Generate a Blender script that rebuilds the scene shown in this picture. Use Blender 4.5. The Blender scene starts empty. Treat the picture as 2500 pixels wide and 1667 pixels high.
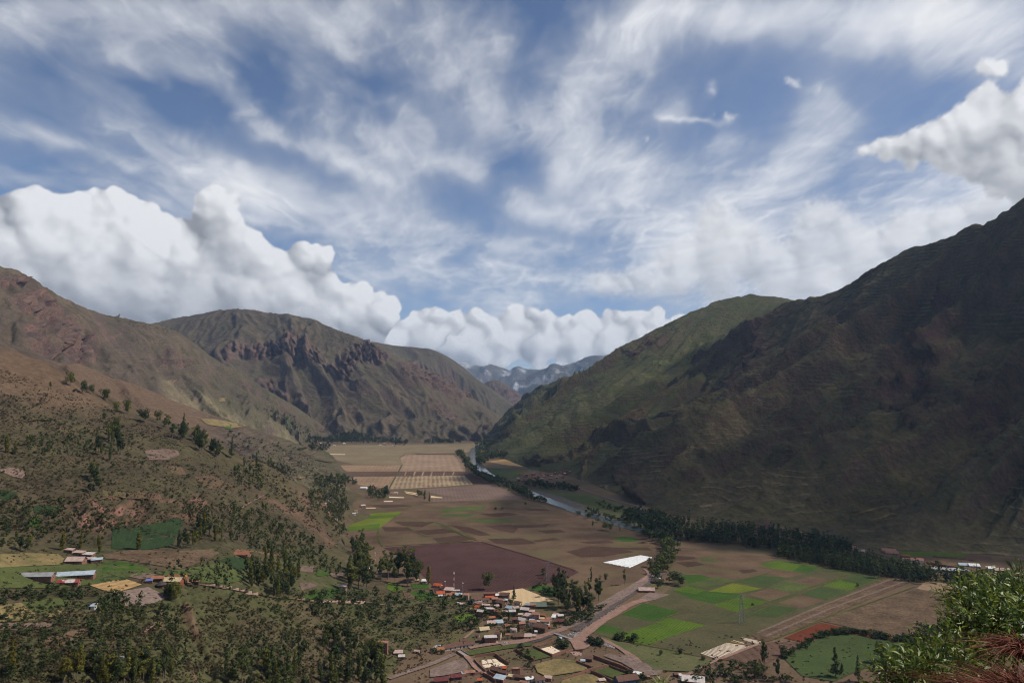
import math, random
import numpy as np

# ------------------------------------------------------------------ numbers shared by everything
F = 1690.0                      # focal length in pixels of the 2500 px wide photograph
PITCH = math.radians(5.1)
CAM_H = 230.0
CP, SP = math.cos(PITCH), math.sin(PITCH)
SUN_EL = math.radians(48.0)
SUN_AZ = math.radians(90.0)     # clockwise from +Y (the view direction): the sun stands over the right hand range
SUN_DIR = np.array([math.cos(SUN_EL) * math.sin(SUN_AZ), math.cos(SUN_EL) * math.cos(SUN_AZ), math.sin(SUN_EL)])


def ray(px, py):
    """view direction through a point of the photograph, scaled to unit depth (y = 1)"""
    u = (np.asarray(px, float) - 1250.0) / F
    v = (833.5 - np.asarray(py, float)) / F
    yw = CP - SP * v
    return np.stack([u / yw, np.ones_like(yw), (SP + CP * v) / yw], -1)


# ------------------------------------------------------------------ noise
_rs = np.random.RandomState(7)
_perm = np.concatenate([_rs.permutation(512)] * 3)
_grad3 = _rs.normal(size=(512, 3)); _grad3 /= np.linalg.norm(_grad3, axis=1)[:, None]


def perlin(x, y, z=None):
    x = np.asarray(x, np.float64); y = np.asarray(y, np.float64)
    xi = np.floor(x).astype(np.int64); yi = np.floor(y).astype(np.int64)
    xf = x - xi; yf = y - yi
    xi &= 511; yi &= 511
    u = xf * xf * xf * (xf * (xf * 6 - 15) + 10); v = yf * yf * yf * (yf * (yf * 6 - 15) + 10)
    if z is None:
        def g(ix, iy, fx, fy):
            h = _perm[_perm[ix] + iy]
            gr = _grad3[h]
            return gr[..., 0] * fx + gr[..., 1] * fy
        a = g(xi, yi, xf, yf); b = g(xi + 1, yi, xf - 1, yf)
        c = g(xi, yi + 1, xf, yf - 1); d = g(xi + 1, yi + 1, xf - 1, yf - 1)
        return (a + (b - a) * u) * (1 - v) + (c + (d - c) * u) * v
    z = np.asarray(z, np.float64)
    zi = np.floor(z).astype(np.int64); zf = z - zi; zi &= 511
    w = zf * zf * zf * (zf * (zf * 6 - 15) + 10)
    r = 0
    for dz in (0, 1):
        for dy in (0, 1):
            for dx in (0, 1):
                h = _perm[_perm[_perm[xi + dx] + yi + dy] + zi + dz]
                gr = _grad3[h]
                k = gr[..., 0] * (xf - dx) + gr[..., 1] * (yf - dy) + gr[..., 2] * (zf - dz)
                r = r + k * (u if dx else 1 - u) * (v if dy else 1 - v) * (w if dz else 1 - w)
    return r


def fbm(x, y, octaves=5, gain=0.5, lac=2.03, seed=0.0):
    s = 0.0; a = 1.0; f = 1.0
    for i in range(octaves):
        s = s + a * perlin(x * f + seed + i * 17.3, y * f - seed + i * 9.1)
        a *= gain; f *= lac
    return s


def ridged(x, y, octaves=5, gain=0.5, lac=2.07, seed=0.0):
    s = 0.0; a = 1.0; f = 1.0; w = 1.0
    for i in range(octaves):
        n = 1.0 - np.abs(perlin(x * f + seed + i * 13.7, y * f + seed * 1.7 + i * 5.9)) * 2.2
        n = np.clip(n, 0, 1) ** 2 * w
        w = np.clip(n * 1.6, 0, 1)
        s = s + a * n
        a *= gain; f *= lac
    return s


def sstep(a, b, x):
    t = np.clip((x - a) / (b - a), 0, 1)
    return t * t * (3 - 2 * t)
import bpy, bmesh
from mathutils import Vector, Matrix
from mathutils.bvhtree import BVHTree
from mathutils.geometry import delaunay_2d_cdt

R_ = random.Random(4)
SC = bpy.context.scene
COL = SC.collection

# ------------------------------------------------------------------ camera, sky light, sun, exposure
cam = bpy.data.cameras.new('camera'); cam.sensor_width = 36.0; cam.lens = 36.0 * F / 2500.0
cam.clip_start = 0.2; cam.clip_end = 200000.0
cam.dof.use_dof = True; cam.dof.focus_distance = 900.0; cam.dof.aperture_fstop = 8.0
camo = bpy.data.objects.new('camera', cam); COL.objects.link(camo)
camo.location = (0, 0, CAM_H); camo.rotation_euler = (math.radians(90) + PITCH, 0, 0)
SC.camera = camo

world = bpy.data.worlds.new("World"); SC.world = world; world.use_nodes = True
wn = world.node_tree; wn.nodes.clear()
sky = wn.nodes.new('ShaderNodeTexSky'); sky.sky_type = 'NISHITA'; sky.sun_disc = False
sky.sun_elevation = SUN_EL; sky.sun_rotation = SUN_AZ; sky.altitude = 3000.0
sky.air_density = 1.0; sky.dust_density = 0.2; sky.ozone_density = 4.0
bg = wn.nodes.new('ShaderNodeBackground'); bg.inputs['Strength'].default_value = 0.10
HAZE = 2.8e-5
wo = wn.nodes.new('ShaderNodeOutputWorld')
wn.links.new(sky.outputs[0], bg.inputs[0]); wn.links.new(bg.outputs[0], wo.inputs[0])

sun = bpy.data.lights.new('sun', 'SUN'); sun.energy = 5.0; sun.angle = math.radians(0.5); sun.color = (1.0, 0.91, 0.78)
suno = bpy.data.objects.new('sun', sun); COL.objects.link(suno)
suno.rotation_euler = Vector(-SUN_DIR).to_track_quat('-Z', 'Y').to_euler()

SC.render.engine = 'CYCLES'
SC.view_settings.view_transform = 'Standard'; SC.view_settings.look = 'None'
SC.view_settings.exposure = 0.08; SC.view_settings.gamma = 1.0; SC.view_settings.use_curve_mapping = False
SC.cycles.max_bounces = 6; SC.cycles.diffuse_bounces = 2; SC.cycles.glossy_bounces = 2; SC.cycles.transparent_max_bounces = 12
SC.cycles.transmission_bounces = 2; SC.cycles.volume_bounces = 0; SC.cycles.use_denoising = True; SC.cycles.filter_width = 1.1; SC.cycles.adaptive_threshold = 0.004
SC.cycles.caustics_reflective = False; SC.cycles.caustics_refractive = False

# ------------------------------------------------------------------ mesh helpers


def tag(o, label=None, cat=None, group=None, kind=None):
    if label: o['label'] = label
    if cat: o['category'] = cat
    if group: o['group'] = group
    if kind: o['kind'] = kind
    return o


def link(name, data, parent=None, loc=None):
    o = bpy.data.objects.new(name, data); COL.objects.link(o)
    if parent is not None: o.parent = parent
    if loc is not None: o.location = loc
    return o


def np_mesh(name, verts, faces, mat=None, smooth=False, attrs=None, uv=None):
    """faces: int array n x 3 or n x 4"""
    verts = np.asarray(verts, np.float32); faces = np.asarray(faces, np.int32)
    me = bpy.data.meshes.new(name)
    n, k = faces.shape
    me.vertices.add(len(verts)); me.vertices.foreach_set('co', verts.ravel())
    me.loops.add(n * k); me.loops.foreach_set('vertex_index', faces.ravel())
    me.polygons.add(n); me.polygons.foreach_set('loop_start', np.arange(0, n * k, k, dtype=np.int32))
    me.polygons.foreach_set('loop_total', np.full(n, k, np.int32))
    if smooth: me.polygons.foreach_set('use_smooth', np.ones(n, bool))
    for an, av in (attrs or {}).items():
        av = np.asarray(av, np.float32)
        if av.ndim == 2:
            at = me.attributes.new(an, 'FLOAT_COLOR', 'POINT')
            if av.shape[1] == 3: av = np.concatenate([av, np.ones((len(av), 1), np.float32)], 1)
            at.data.foreach_set('color', av.ravel())
        else:
            me.attributes.new(an, 'FLOAT', 'POINT').data.foreach_set('value', av)
    me.update(calc_edges=True)
    if mat is not None: me.materials.append(mat)
    return me


def grid_faces(nr, nc):
    i = np.arange(nr - 1)[:, None] * nc + np.arange(nc - 1)[None, :]
    i = i.ravel()
    return np.stack([i, i + 1, i + 1 + nc, i + nc], 1)


class MB:
    """collects simple solids and links them as one mesh"""
    def __init__(s): s.v = []; s.f = []
    def add(s, vs, fs):
        b = len(s.v); s.v += [tuple(v) for v in vs]; s.f += [tuple(i + b for i in f) for f in fs]
    def box(s, x0, y0, z0, x1, y1, z1):
        s.add([(x0, y0, z0), (x1, y0, z0), (x1, y1, z0), (x0, y1, z0), (x0, y0, z1), (x1, y0, z1), (x1, y1, z1), (x0, y1, z1)],
              [(0, 3, 2, 1), (4, 5, 6, 7), (0, 1, 5, 4), (1, 2, 6, 5), (2, 3, 7, 6), (3, 0, 4, 7)])
    def tube(s, a, b, r0, r1, n=6):
        a = Vector(a); b = Vector(b); d = (b - a).normalized()
        p = d.orthogonal().normalized(); q = d.cross(p)
        vs = []
        for c, r in ((a, r0), (b, r1)):
            for i in range(n):
                t = 2 * math.pi * i / n
                vs.append(c + p * (r * math.cos(t)) + q * (r * math.sin(t)))
        fs = [(i, (i + 1) % n, n + (i + 1) % n, n + i) for i in range(n)] + [tuple(range(n - 1, -1, -1)), tuple(range(n, 2 * n))]
        s.add(vs, fs)
    def mesh(s, name, mat=None, smooth=False):
        me = bpy.data.meshes.new(name); me.from_pydata(s.v, [], s.f)
        if mat is not None: me.materials.append(mat)
        if smooth:
            for p in me.polygons: p.use_smooth = True
        return me
    def build(s, name, mat=None, parent=None, loc=None, smooth=False):
        return link(name, s.mesh(name, mat, smooth), parent, loc)


# ------------------------------------------------------------------ materials
class NT:
    def __init__(s, name):
        s.m = bpy.data.materials.new(name); s.m.use_nodes = True
        s.t = s.m.node_tree; s.t.nodes.clear()
        s.out = s.t.nodes.new('ShaderNodeOutputMaterial')
    def n(s, typ, **kw):
        nd = s.t.nodes.new('ShaderNode' + typ)
        for k, v in kw.items():
            if hasattr(nd, k) and k not in ('inputs',): setattr(nd, k, v)
        return nd
    def l(s, a, b): s.t.links.new(a, b)
    def pos(s):
        if not hasattr(s, '_p'): s._p = s.n('NewGeometry').outputs['Position']
        return s._p
    def noise(s, scale, detail=4, rough=.55, vec=None, dist=0.0, stretch=None):
        nd = s.n('TexNoise'); nd.inputs['Scale'].default_value = scale; nd.inputs['Detail'].default_value = detail
        nd.inputs['Roughness'].default_value = rough; nd.inputs['Distortion'].default_value = dist
        v = vec if vec is not None else s.pos()
        if stretch:
            mp = s.n('Mapping'); mp.inputs['Scale'].default_value = stretch; s.l(v, mp.inputs[0]); v = mp.outputs[0]
        s.l(v, nd.inputs['Vector'])
        return nd.outputs['Fac']
    def ramp(s, fac, stops, interp='LINEAR'):
        nd = s.n('ValToRGB'); cr = nd.color_ramp; cr.interpolation = interp
        while len(cr.elements) > 1: cr.elements.remove(cr.elements[-1])
        cr.elements[0].position = stops[0][0]; cr.elements[0].color = c4(stops[0][1])
        for p, c in stops[1:]:
            e = cr.elements.new(p); e.color = c4(c)
        s.l(fac, nd.inputs[0]); return nd.outputs[0]
    def mix(s, fac, a, b, mode='MIX'):
        nd = s.n('MixRGB', blend_type=mode)
        for sock, v in ((nd.inputs[0], fac), (nd.inputs[1], a), (nd.inputs[2], b)):
            if isinstance(v, (int, float)): sock.default_value = v
            elif isinstance(v, (tuple, list)): sock.default_value = c4(v)
            else: s.l(v, sock)
        return nd.outputs[0]
    def math(s, op, a, b=0.0, c=0.0, clamp=False):
        nd = s.n('Math', operation=op); nd.use_clamp = clamp
        for i, v in enumerate((a, b, c)):
            if isinstance(v, (int, float)): nd.inputs[i].default_value = v
            else: s.l(v, nd.inputs[i])
        return nd.outputs[0]
    def attr(s, name, out='Fac'):
        nd = s.n('Attribute'); nd.attribute_name = name; return nd.outputs[out]
    def bump(s, h, dist=1.0, strength=1.0):
        nd = s.n('Bump'); nd.inputs['Strength'].default_value = strength; nd.inputs['Distance'].default_value = dist
        s.l(h, nd.inputs['Height']); return nd.outputs[0]
    def bsdf(s, color, rough=.95, normal=None, spec=.15, **kw):
        nd = s.n('BsdfPrincipled'); nd.inputs['Roughness'].default_value = rough if isinstance(rough, float) else .9
        nd.inputs['Specular IOR Level'].default_value = spec
        if isinstance(color, (tuple, list)): nd.inputs['Base Color'].default_value = c4(color)
        else: s.l(color, nd.inputs['Base Color'])
        if normal is not None: s.l(normal, nd.inputs['Normal'])
        for k, v in kw.items(): nd.inputs[k.replace('_', ' ')].default_value = v
        s.l(nd.outputs[0], s.out.inputs[0]); return nd


def c4(c): return (c[0], c[1], c[2], 1.0)
def srgb(r, g, b): return tuple(((v / 255.0 + .055) / 1.055) ** 2.4 if v > 10 else v / 255.0 / 12.92 for v in (r, g, b))
# ------------------------------------------------------------------ clouds (opacity, and colour with sun and shade painted in, over the directions of the sky)
def blur(a, r):
    """three box blurs, radius r samples"""
    r = max(1, int(r))
    for _ in range(3):
        for ax in (0, 1):
            p = np.concatenate([np.repeat(np.take(a, [0], ax), r + 1, ax), a, np.repeat(np.take(a, [-1], ax), r, ax)], ax)
            c = np.cumsum(p, ax)
            n = a.shape[ax]
            hi = np.take(c, np.arange(2 * r + 1, 2 * r + 1 + n), ax); lo = np.take(c, np.arange(0, n), ax)
            a = (hi - lo) / (2 * r + 1)
    return a


def resample(a, fx, fy):
    h, w = a.shape
    fx = np.clip(fx, 0, w - 1.001); fy = np.clip(fy, 0, h - 1.001)
    x0 = fx.astype(int); y0 = fy.astype(int); tx = fx - x0; ty = fy - y0
    return (a[y0, x0] * (1 - tx) + a[y0, x0 + 1] * tx) * (1 - ty) + (a[y0 + 1, x0] * (1 - tx) + a[y0 + 1, x0 + 1] * tx) * ty


def px_azel(px, py):
    d = ray(px, py)
    return np.degrees(np.arctan2(d[..., 0], d[..., 1])), np.degrees(np.arctan2(d[..., 2], np.hypot(d[..., 0], d[..., 1])))


def stroke_field(AZ, EL, strokes, k=1.063):
    """soft brush strokes of high cloud: points of the 2352 px wide view, width, strength"""
    out = np.zeros_like(AZ)
    for pts, w, s in strokes:
        a, e = px_azel(np.array([p[0] for p in pts]) * k, np.array([p[1] for p in pts]) * k)
        wd = w * k / F * 57.3 * 1.25
        best = np.full(AZ.shape, 1e9)
        if len(a) == 1:
            best = (AZ - a[0]) ** 2 + (EL - e[0]) ** 2
        for i in range(len(a) - 1):
            dx, dy = a[i + 1] - a[i], e[i + 1] - e[i]
            t = np.clip(((AZ - a[i]) * dx + (EL - e[i]) * dy) / (dx * dx + dy * dy + 1e-9), 0, 1)
            best = np.minimum(best, (AZ - a[i] - t * dx) ** 2 + (EL - e[i] - t * dy) ** 2)
        out = 1 - (1 - out) * (1 - s * np.exp(-best / (wd * wd)))
    return out


CIRRUS = [
    ([(-60, 45), (300, 45), (620, 55), (760, 70)], 46, .62), ([(760, 60), (950, 95), (1150, 80)], 50, .5), ([(0, 10), (400, 5), (900, 10)], 30, .45),
    ([(200, 190), (330, 265), (450, 350), (560, 430)], 34, .40), ([(0, 290), (150, 320), (350, 390), (560, 440)], 18, .38), ([(560, 430), (800, 510), (980, 580)], 45, .5),
    ([(270, 118), (420, 140), (520, 205), (620, 290), (750, 350), (900, 410)], 24, .6), ([(900, 420), (960, 560)], 60, .38), ([(260, 300), (420, 380), (600, 480)], 30, .36),
    ([(700, 180), (760, 270), (900, 335), (1080, 385)], 34, .45), ([(640, 120), (800, 200), (1000, 300)], 20, .3), ([(1000, 20), (1040, 150), (1150, 260), (1290, 292)], 66, .5),
    ([(1490, -20), (1430, 110), (1330, 175)], 70, .8), ([(1380, 60), (1600, 25), (2000, 35), (2400, 50)], 46, .62), ([(1300, 190), (1380, 240), (1560, 250)], 30, .4),
    ([(1190, 470), (1300, 490), (1460, 545), (1600, 575)], 26, .46), ([(1000, 520), (1200, 570), (1500, 600)], 26, .4), ([(1100, 625), (1250, 640), (1420, 655)], 22, .55),
    ([(1900, 262), (1850, 330), (1790, 420), (1700, 500)], 46, .66), ([(1330, 375), (1480, 410), (1620, 470)], 50, .52), ([(1690, 330), (1720, 420)], 40, .4),
    ([(2000, 400), (2150, 430), (2300, 440)], 60, .5), ([(1450, 470), (1700, 520), (2000, 520), (2300, 480)], 80, .72), ([(1550, 600), (1800, 640), (2050, 600)], 70, .8),
    ([(2150, -10), (2200, 80), (2360, 120)], 60, .5), ([(1520, 275), (1600, 268), (1700, 262)], 7, .5), ([(1630, 190)], 9, .4),
    ([(2120, 60), (2160, 20)], 13, .5), ([(800, 600), (1000, 640), (1200, 680)], 40, .5),
    ([(380, 470), (560, 480), (640, 500)], 26, .3), ([(0, 420), (200, 420), (400, 450)], 20, .3), ([(1100, 720), (1500, 640)], 20, .2)]

# cumulus: view x, y, radius, distance rank (bigger = nearer)
BANK_LEFT = [(-40, 520, 70, 0), (20, 520, 62, 0), (80, 510, 66, 1), (140, 500, 62, 1), (185, 474, 38, 1), (225, 484, 42, 1), (265, 500, 58, 1), (320, 520, 52, 1), (370, 540, 46, 1),
             (430, 560, 55, 0), (500, 470, 44, 3), (480, 500, 40, 3), (520, 520, 52, 3), (545, 570, 66, 3), (600, 600, 56, 3), (650, 620, 50, 3), (700, 586, 36, 4), (735, 590, 36, 4), (720, 625, 34, 3),
             (500, 620, 80, 2), (400, 620, 80, 2), (300, 600, 85, 2), (200, 580, 80, 1.5), (100, 590, 85, 1.5), (0, 600, 85, 1.5), (760, 660, 42, 3), (820, 680, 36, 3), (650, 690, 70, 3), (560, 700, 80, 3),
             (430, 700, 80, 3), (300, 680, 80, 3), (180, 660, 80, 3), (50, 660, 80, 2), (740, 740, 60, 3), (870, 690, 22, 3), (900, 700, 20, 3), (880, 730, 40, 4), (330, 570, 40, 3.4), (420, 590, 36, 3.6),
             (0, 720, 90, 2), (120, 740, 90, 2), (240, 750, 80, 2), (380, 770, 80, 2), (520, 790, 80, 2), (660, 780, 80, 2), (780, 800, 70, 2), (840, 760, 60, 2), (800, 700, 58, 2), (850, 720, 50, 2), (820, 730, 60, 3), (730, 680, 60, 2), (760, 690, 50, 2)]
BANK_MID = [(940, 752, 40, 1), (985, 735, 36, 1), (1012, 728, 22, 2), (1052, 742, 34, 1), (1098, 728, 26, 2), (1120, 744, 34, 1), (1178, 730, 34, 1), (1222, 722, 20, 2), (1262, 738, 40, 1), (1300, 736, 22, 2), (1345, 742, 36, 1), (1402, 736, 30, 1), (1432, 726, 18, 2), (1465, 740, 30, 1), (1500, 722, 24, 1), (1512, 740, 30, 2), (1560, 752, 30, 1),
            (900, 790, 50, 2), (980, 790, 50, 2), (1070, 800, 45, 3), (1150, 800, 50, 2), (1240, 800, 50, 2), (1320, 800, 46, 2), (1400, 800, 48, 2), (1480, 800, 50, 2), (1560, 800, 50, 1), (1100, 822, 24, 4), (1150, 840, 20, 4), (1290, 838, 14, 4), (1230, 835, 18, 4), (1330, 822, 24, 4), (1040, 800, 28, 4), (1190, 846, 12, 4), (1260, 850, 10, 4),
            (1120, 850, 16, 3), (1165, 862, 12, 3), (1215, 858, 14, 3), (1245, 868, 9, 3), (1280, 862, 14, 3), (1310, 850, 18, 3), (1340, 840, 16, 3), (1090, 845, 18, 3),
            (950, 770, 60, 0), (1030, 775, 60, 0), (1110, 775, 60, 0), (1190, 775, 60, 0), (1270, 775, 60, 0), (1350, 775, 60, 0), (1430, 775, 60, 0), (1510, 775, 60, 0), (860, 780, 60, 0)]
CLOUD_RIGHT = [(1978, 348, 14, 1), (2010, 346, 20, 1), (2050, 345, 28, 1), (2100, 335, 36, 1), (2150, 330, 44, 1), (2210, 310, 52, 1), (2270, 300, 66, 1), (2340, 270, 70, 1), (2370, 200, 40, 1), (2260, 232, 26, 1), (2290, 240, 28, 1), (2400, 340, 80, 1), (2300, 370, 60, 1),
               (2230, 370, 40, 1), (2330, 410, 40, 2), (2380, 430, 60, 2), (2180, 368, 26, 1), (2440, 260, 80, 1), (2268, 150, 22, 1), (2250, 165, 13, 1), (2300, 140, 12, 1)]
WISPS = [(1812, 196, 12, 1), (1824, 200, 9, 1), (1800, 199, 7, 1), (1874, 210, 8, 1), (1632, 192, 8, 1), (1600, 216, 7, 1), (1640, 268, 8, 1), (1670, 262, 10, 1), (1690, 264, 8, 1), (1480, 310, 9, 1), (1890, 244, 8, 1), (2130, 50, 9, 1), (2150, 24, 12, 1), (2170, 10, 14, 1)]
BANK_SOFT = [(1655, 480, 38, 1), (1640, 520, 34, 1), (1680, 520, 40, 1), (1880, 500, 42, 1), (1920, 500, 30, 1), (1560, 600, 46, 1), (1640, 590, 60, 1), (1750, 590, 60, 1), (1860, 580, 60, 1), (1960, 580, 66, 1), (2070, 560, 60, 1), (2180, 520, 50, 1),
             (1480, 640, 36, 2), (1560, 650, 40, 2), (1660, 655, 44, 2), (1780, 650, 46, 2), (1880, 650, 50, 2), (1500, 672, 26, 2), (1380, 655, 24, 2), (1430, 650, 26, 2), (2280, 470, 50, 1), (2000, 640, 50, 1)]


def puffs(AZ, EL, az0, el0, da, blobs, seed, detail=1.0, warp=1.0, k=1.063):
    """height field of heaped-up cloud: spheres on spheres on spheres"""
    rnd = random.Random(seed)
    H, W = AZ.shape
    Z = np.full((H, W), -50.0)

    def put(a, e, r, z):
        x0 = int((a - r - az0) / da); x1 = int((a + r - az0) / da) + 2
        y0 = int((e - r - el0) / da); y1 = int((e + r - el0) / da) + 2
        x0 = max(x0, 0); y0 = max(y0, 0); x1 = min(x1, W); y1 = min(y1, H)
        if x1 <= x0 or y1 <= y0: return
        d2 = (AZ[y0:y1, x0:x1] - a) ** 2 + (EL[y0:y1, x0:x1] - e) ** 2
        q = r * r - d2
        s = Z[y0:y1, x0:x1]
        np.maximum(s, np.where(q > 0, z + np.sqrt(np.maximum(q, 0)), -50.0), out=s)

    def grow(a, e, r, z, level):
        put(a, e, r, z)
        if level == 0 or r < 0.12: return
        n = int((16 if level == 2 else 11) * detail)
        for _ in range(n):
            th = rnd.uniform(0, 2 * math.pi); ph = math.acos(rnd.uniform(0.0, 1.0))
            rr = r * rnd.uniform(.22, .46)
            q = r * rnd.uniform(.74, .95)
            grow(a + q * math.sin(ph) * math.cos(th), e + q * math.sin(ph) * math.sin(th) * .95, rr, z + q * math.cos(ph) * .9, level - 1)
    for x, y, r, rank in blobs:
        a, e = px_azel(x * k, y * k)
        grow(float(a), float(e), r * k / F * 57.3 * .8, rank * 1.1, 2)
    # pull the spheres out of shape
    jj, ii = np.meshgrid(np.arange(W, dtype=float), np.arange(H, dtype=float))
    wx = (fbm(AZ * .4, EL * .4, 3, .45, seed=seed) * .8 + fbm(AZ * 3.0, EL * 3.0, 4, .6, seed=seed + 5) * .09) * warp / da
    wy = (fbm(AZ * .4, EL * .4, 3, .45, seed=seed + 31) * .8 + fbm(AZ * 3.0, EL * 3.0, 4, .6, seed=seed + 9) * .09) * warp / da
    cov = (Z > -40).astype(float)
    fill = Z * cov; m = cov
    for rad in (2, 6):
        b = blur(m, rad); v = blur(fill, rad) / (b + 1e-6)
        grow_to = (m < .5) & (b > 1e-3)
        fill = np.where(m > .5, fill, np.where(grow_to, v, fill)); m = np.where(grow_to, 1.0, m)
        fill = fill * m
    return resample(cov, jj + wx, ii + wy), resample(fill, jj + wx, ii + wy)


def cloud_layers(AZ, EL, az0, el0, da):
    """returns opacity, brightness (0 grey .. 1 white) for the grid of directions"""
    r = np.radians
    dz = np.sin(r(EL)); hx = np.cos(r(EL)) * np.sin(r(AZ)); hy = np.cos(r(EL)) * np.cos(r(AZ))
    den = np.maximum(dz, 0) + .06
    PX, PY = hx / den, hy / den
    c, s = math.cos(r(-3.0)), math.sin(r(-3.0))
    U = PX * c - PY * s; V = PX * s + PY * c          # V runs away from the camera, along the streaks
    w1 = fbm(U * .7, V * .7, 4, .5, seed=3); w2 = fbm(U * .7, V * .7, 4, .5, seed=11)
    w3 = fbm(U * 3.5, V * 2.2, 4, .55, seed=13); w4 = fbm(U * 3.5, V * 2.2, 4, .55, seed=17)
    Uw = U + .20 * w1 + .06 * w3; Vw = V + .30 * w2 + .10 * w4
    n = fbm(Uw * 2.3, Vw * .9, 7, .60, seed=5)
    fil = ridged(Uw * 5.5 + .4 * n, Vw * 1.5, 5, .62, seed=8) - .85
    fil2 = ridged(Uw * 3.0 + Vw * 3.4, Vw * 2.2 - Uw * 1.2, 5, .62, seed=9) - .85
    fine = .65 * fil + .45 * fil2 + .5 * fbm(Uw * 16, Vw * 8, 5, .65, seed=12)
    # the brushed layout, bent a little by noise
    bx = AZ + fbm(AZ * .16, EL * .16, 4, .6, seed=21) * 2.0; by = EL + fbm(AZ * .16, EL * .16, 4, .6, seed=27) * 1.4
    st = stroke_field(bx, by, CIRRUS)
    inframe = sstep(46, 36, np.abs(AZ)) * sstep(42, 33, EL)
    free = sstep(-.15, .9, n) * .75
    base = st * inframe + free * (1 - inframe)
    soft = fbm(Uw * 1.1, Vw * .6, 4, .5, seed=15)
    body = base * (.80 + .42 * n + .24 * fine + .40 * soft) + .20 * sstep(-.5, .9, n + .4 * fine + soft) * (.4 + st)
    body = body - .12 * sstep(.05, -.6, n) * (1 - st)
    body = np.where(body > .46, .46 + (body - .46) * .60, body)
    veil = .03 + .36 * np.exp(-np.maximum(EL, 0) / 8.0)
    cir = 1 - (1 - np.clip(body, 0, .97)) * (1 - veil * (.7 + .5 * sstep(-.6, .7, n)))
    cir_b = .86 + .14 * sstep(.2, .8, body)
    return np.clip(cir, 0, 1), cir_b


def shade_puffs(cov, Z, da, L=(.62, .66, .42)):
    """sun shading painted on the heaped cloud at a fine and a coarse scale, and how deep each spot sits between its neighbours"""
    def lam(sets):
        out = 0; tot = 0
        for rad, wgt, soft in sets:
            cb = blur(cov, rad) + 1e-4
            zb = blur(Z * cov, rad) / cb
            gy, gx = np.gradient(zb, da)
            gx = np.clip(gx, -3, 3); gy = np.clip(gy, -3, 3)
            nn = np.sqrt(gx * gx + gy * gy + soft)
            out = out + wgt * ((-gx * L[0] - gy * L[1] + math.sqrt(soft) * L[2]) / nn); tot += wgt
        return out / tot
    cb = blur(cov, 9) + 1e-4
    occ = np.clip((Z - blur(Z * cov, 9) / cb), -1.2, 1.2)
    return lam(((1, .5, .5), (3, .5, .6))), lam(((8, .4, .7), (20, .4, .8), (42, .3, .8))), occ


def make_clouds(AZ, EL, az0, el0, da):
    alpha, br = cloud_layers(AZ, EL, az0, el0, da)
    warm = np.zeros_like(alpha)
    fine = fbm(AZ * 1.3, EL * 1.7, 6, .58, seed=44)
    big = fbm(AZ * .22, EL * .3, 4, .5, seed=49)
    mid = fbm(AZ * .34 + 3, EL * .6, 5, .5, seed=63)
    ragged = fbm(AZ * 3.2, EL * 3.2, 4, .6, seed=57)

    def over(blobs, seed, soft, opac, lo, hi, basefade, warp=1.0, gradient=0.0, top=0.0, detail=1.0, wob=.10, mk=.3, bias=.66, topw=3.0):
        nonlocal alpha, br
        cov, Z = puffs(AZ, EL, az0, el0, da, blobs, seed, detail, warp)
        lam, lamc, occ = shade_puffs(cov, Z, da)
        top = np.where(cov > .5, EL, -9).max(0); tt = blur(np.repeat(top[None], 3, 0), 6)[1]
        lit = np.exp(-np.maximum(tt[None, :] - EL + .9 * mid + .5 * fine, 0) / topw)
        edge = blur(cov, max(1, soft))
        a = sstep(.38 - .30 * min(1, soft / 4), .72, edge + ragged * .22 * min(1, soft / 2)) * opac
        if basefade: a = a * sstep(basefade[0], basefade[1], EL + big * 1.6 + fine * .8)
        b = lo + (hi - lo) * np.clip(bias - .20 + .34 * lit + (.22 + .42 * lit) * (lam - .4) + .75 * (lamc - .35) + .20 * occ * (.4 + lit) + wob * fine + mk * mid, 0, 1)
        if gradient: b = b - gradient * sstep(top, 0, EL + 2.0 * big + fine)
        br = br * (1 - a) + b * a
        alpha = 1 - (1 - alpha) * (1 - a)

    over(BANK_SOFT, 5, 6, .74, .70, .98, None, warp=1.8, detail=.8, wob=.10, mk=.22)
    over(WISPS, 3, 2, .60, .84, .98, None, warp=1.2, wob=.1)
    over(CLOUD_RIGHT, 9, 2, .97, .62, 1.03, None, warp=1.8, detail=1.1, wob=.08)
    over(BANK_MID, 14, 1, .97, .62, 1.04, (1.2, 2.4), warp=1.0, gradient=.12, top=7, wob=.06)
    over(BANK_LEFT, 21, 1, .985, .60, 1.05, None, warp=.9, gradient=.14, top=14, wob=.06)
    return alpha, br
# ------------------------------------------------------------------ mountains: control columns given as (view x, view y, depth in metres)
def wp(px, py, Y):
    d = ray(px, py); return np.array([d[0] * Y, Y, CAM_H + d[2] * Y])


def gp(px, py, z=0.0):
    """point of the plane at height z seen at this spot of the photograph"""
    d = ray(px, py); k = (z - CAM_H) / d[2]
    return np.array([d[0] * k, k, z])


def to_px(P):
    P = np.asarray(P, float); y = P[..., 1]; z = P[..., 2] - CAM_H
    fw = CP * y + SP * z; up = -SP * y + CP * z
    fw = np.where(fw < 1, 1, fw)
    return 1250 + F * P[..., 0] / fw, 833.5 - F * up / fw


def in_poly(px, py, poly):
    px = np.asarray(px, float); r = np.zeros(px.shape, bool); j = len(poly) - 1
    for i in range(len(poly)):
        xi, yi = poly[i]; xj, yj = poly[j]
        if yi != yj:
            r ^= ((yi > py) != (yj > py)) & (px < (xj - xi) * (py - yi) / (yj - yi) + xi)
        j = i
    return r


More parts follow.
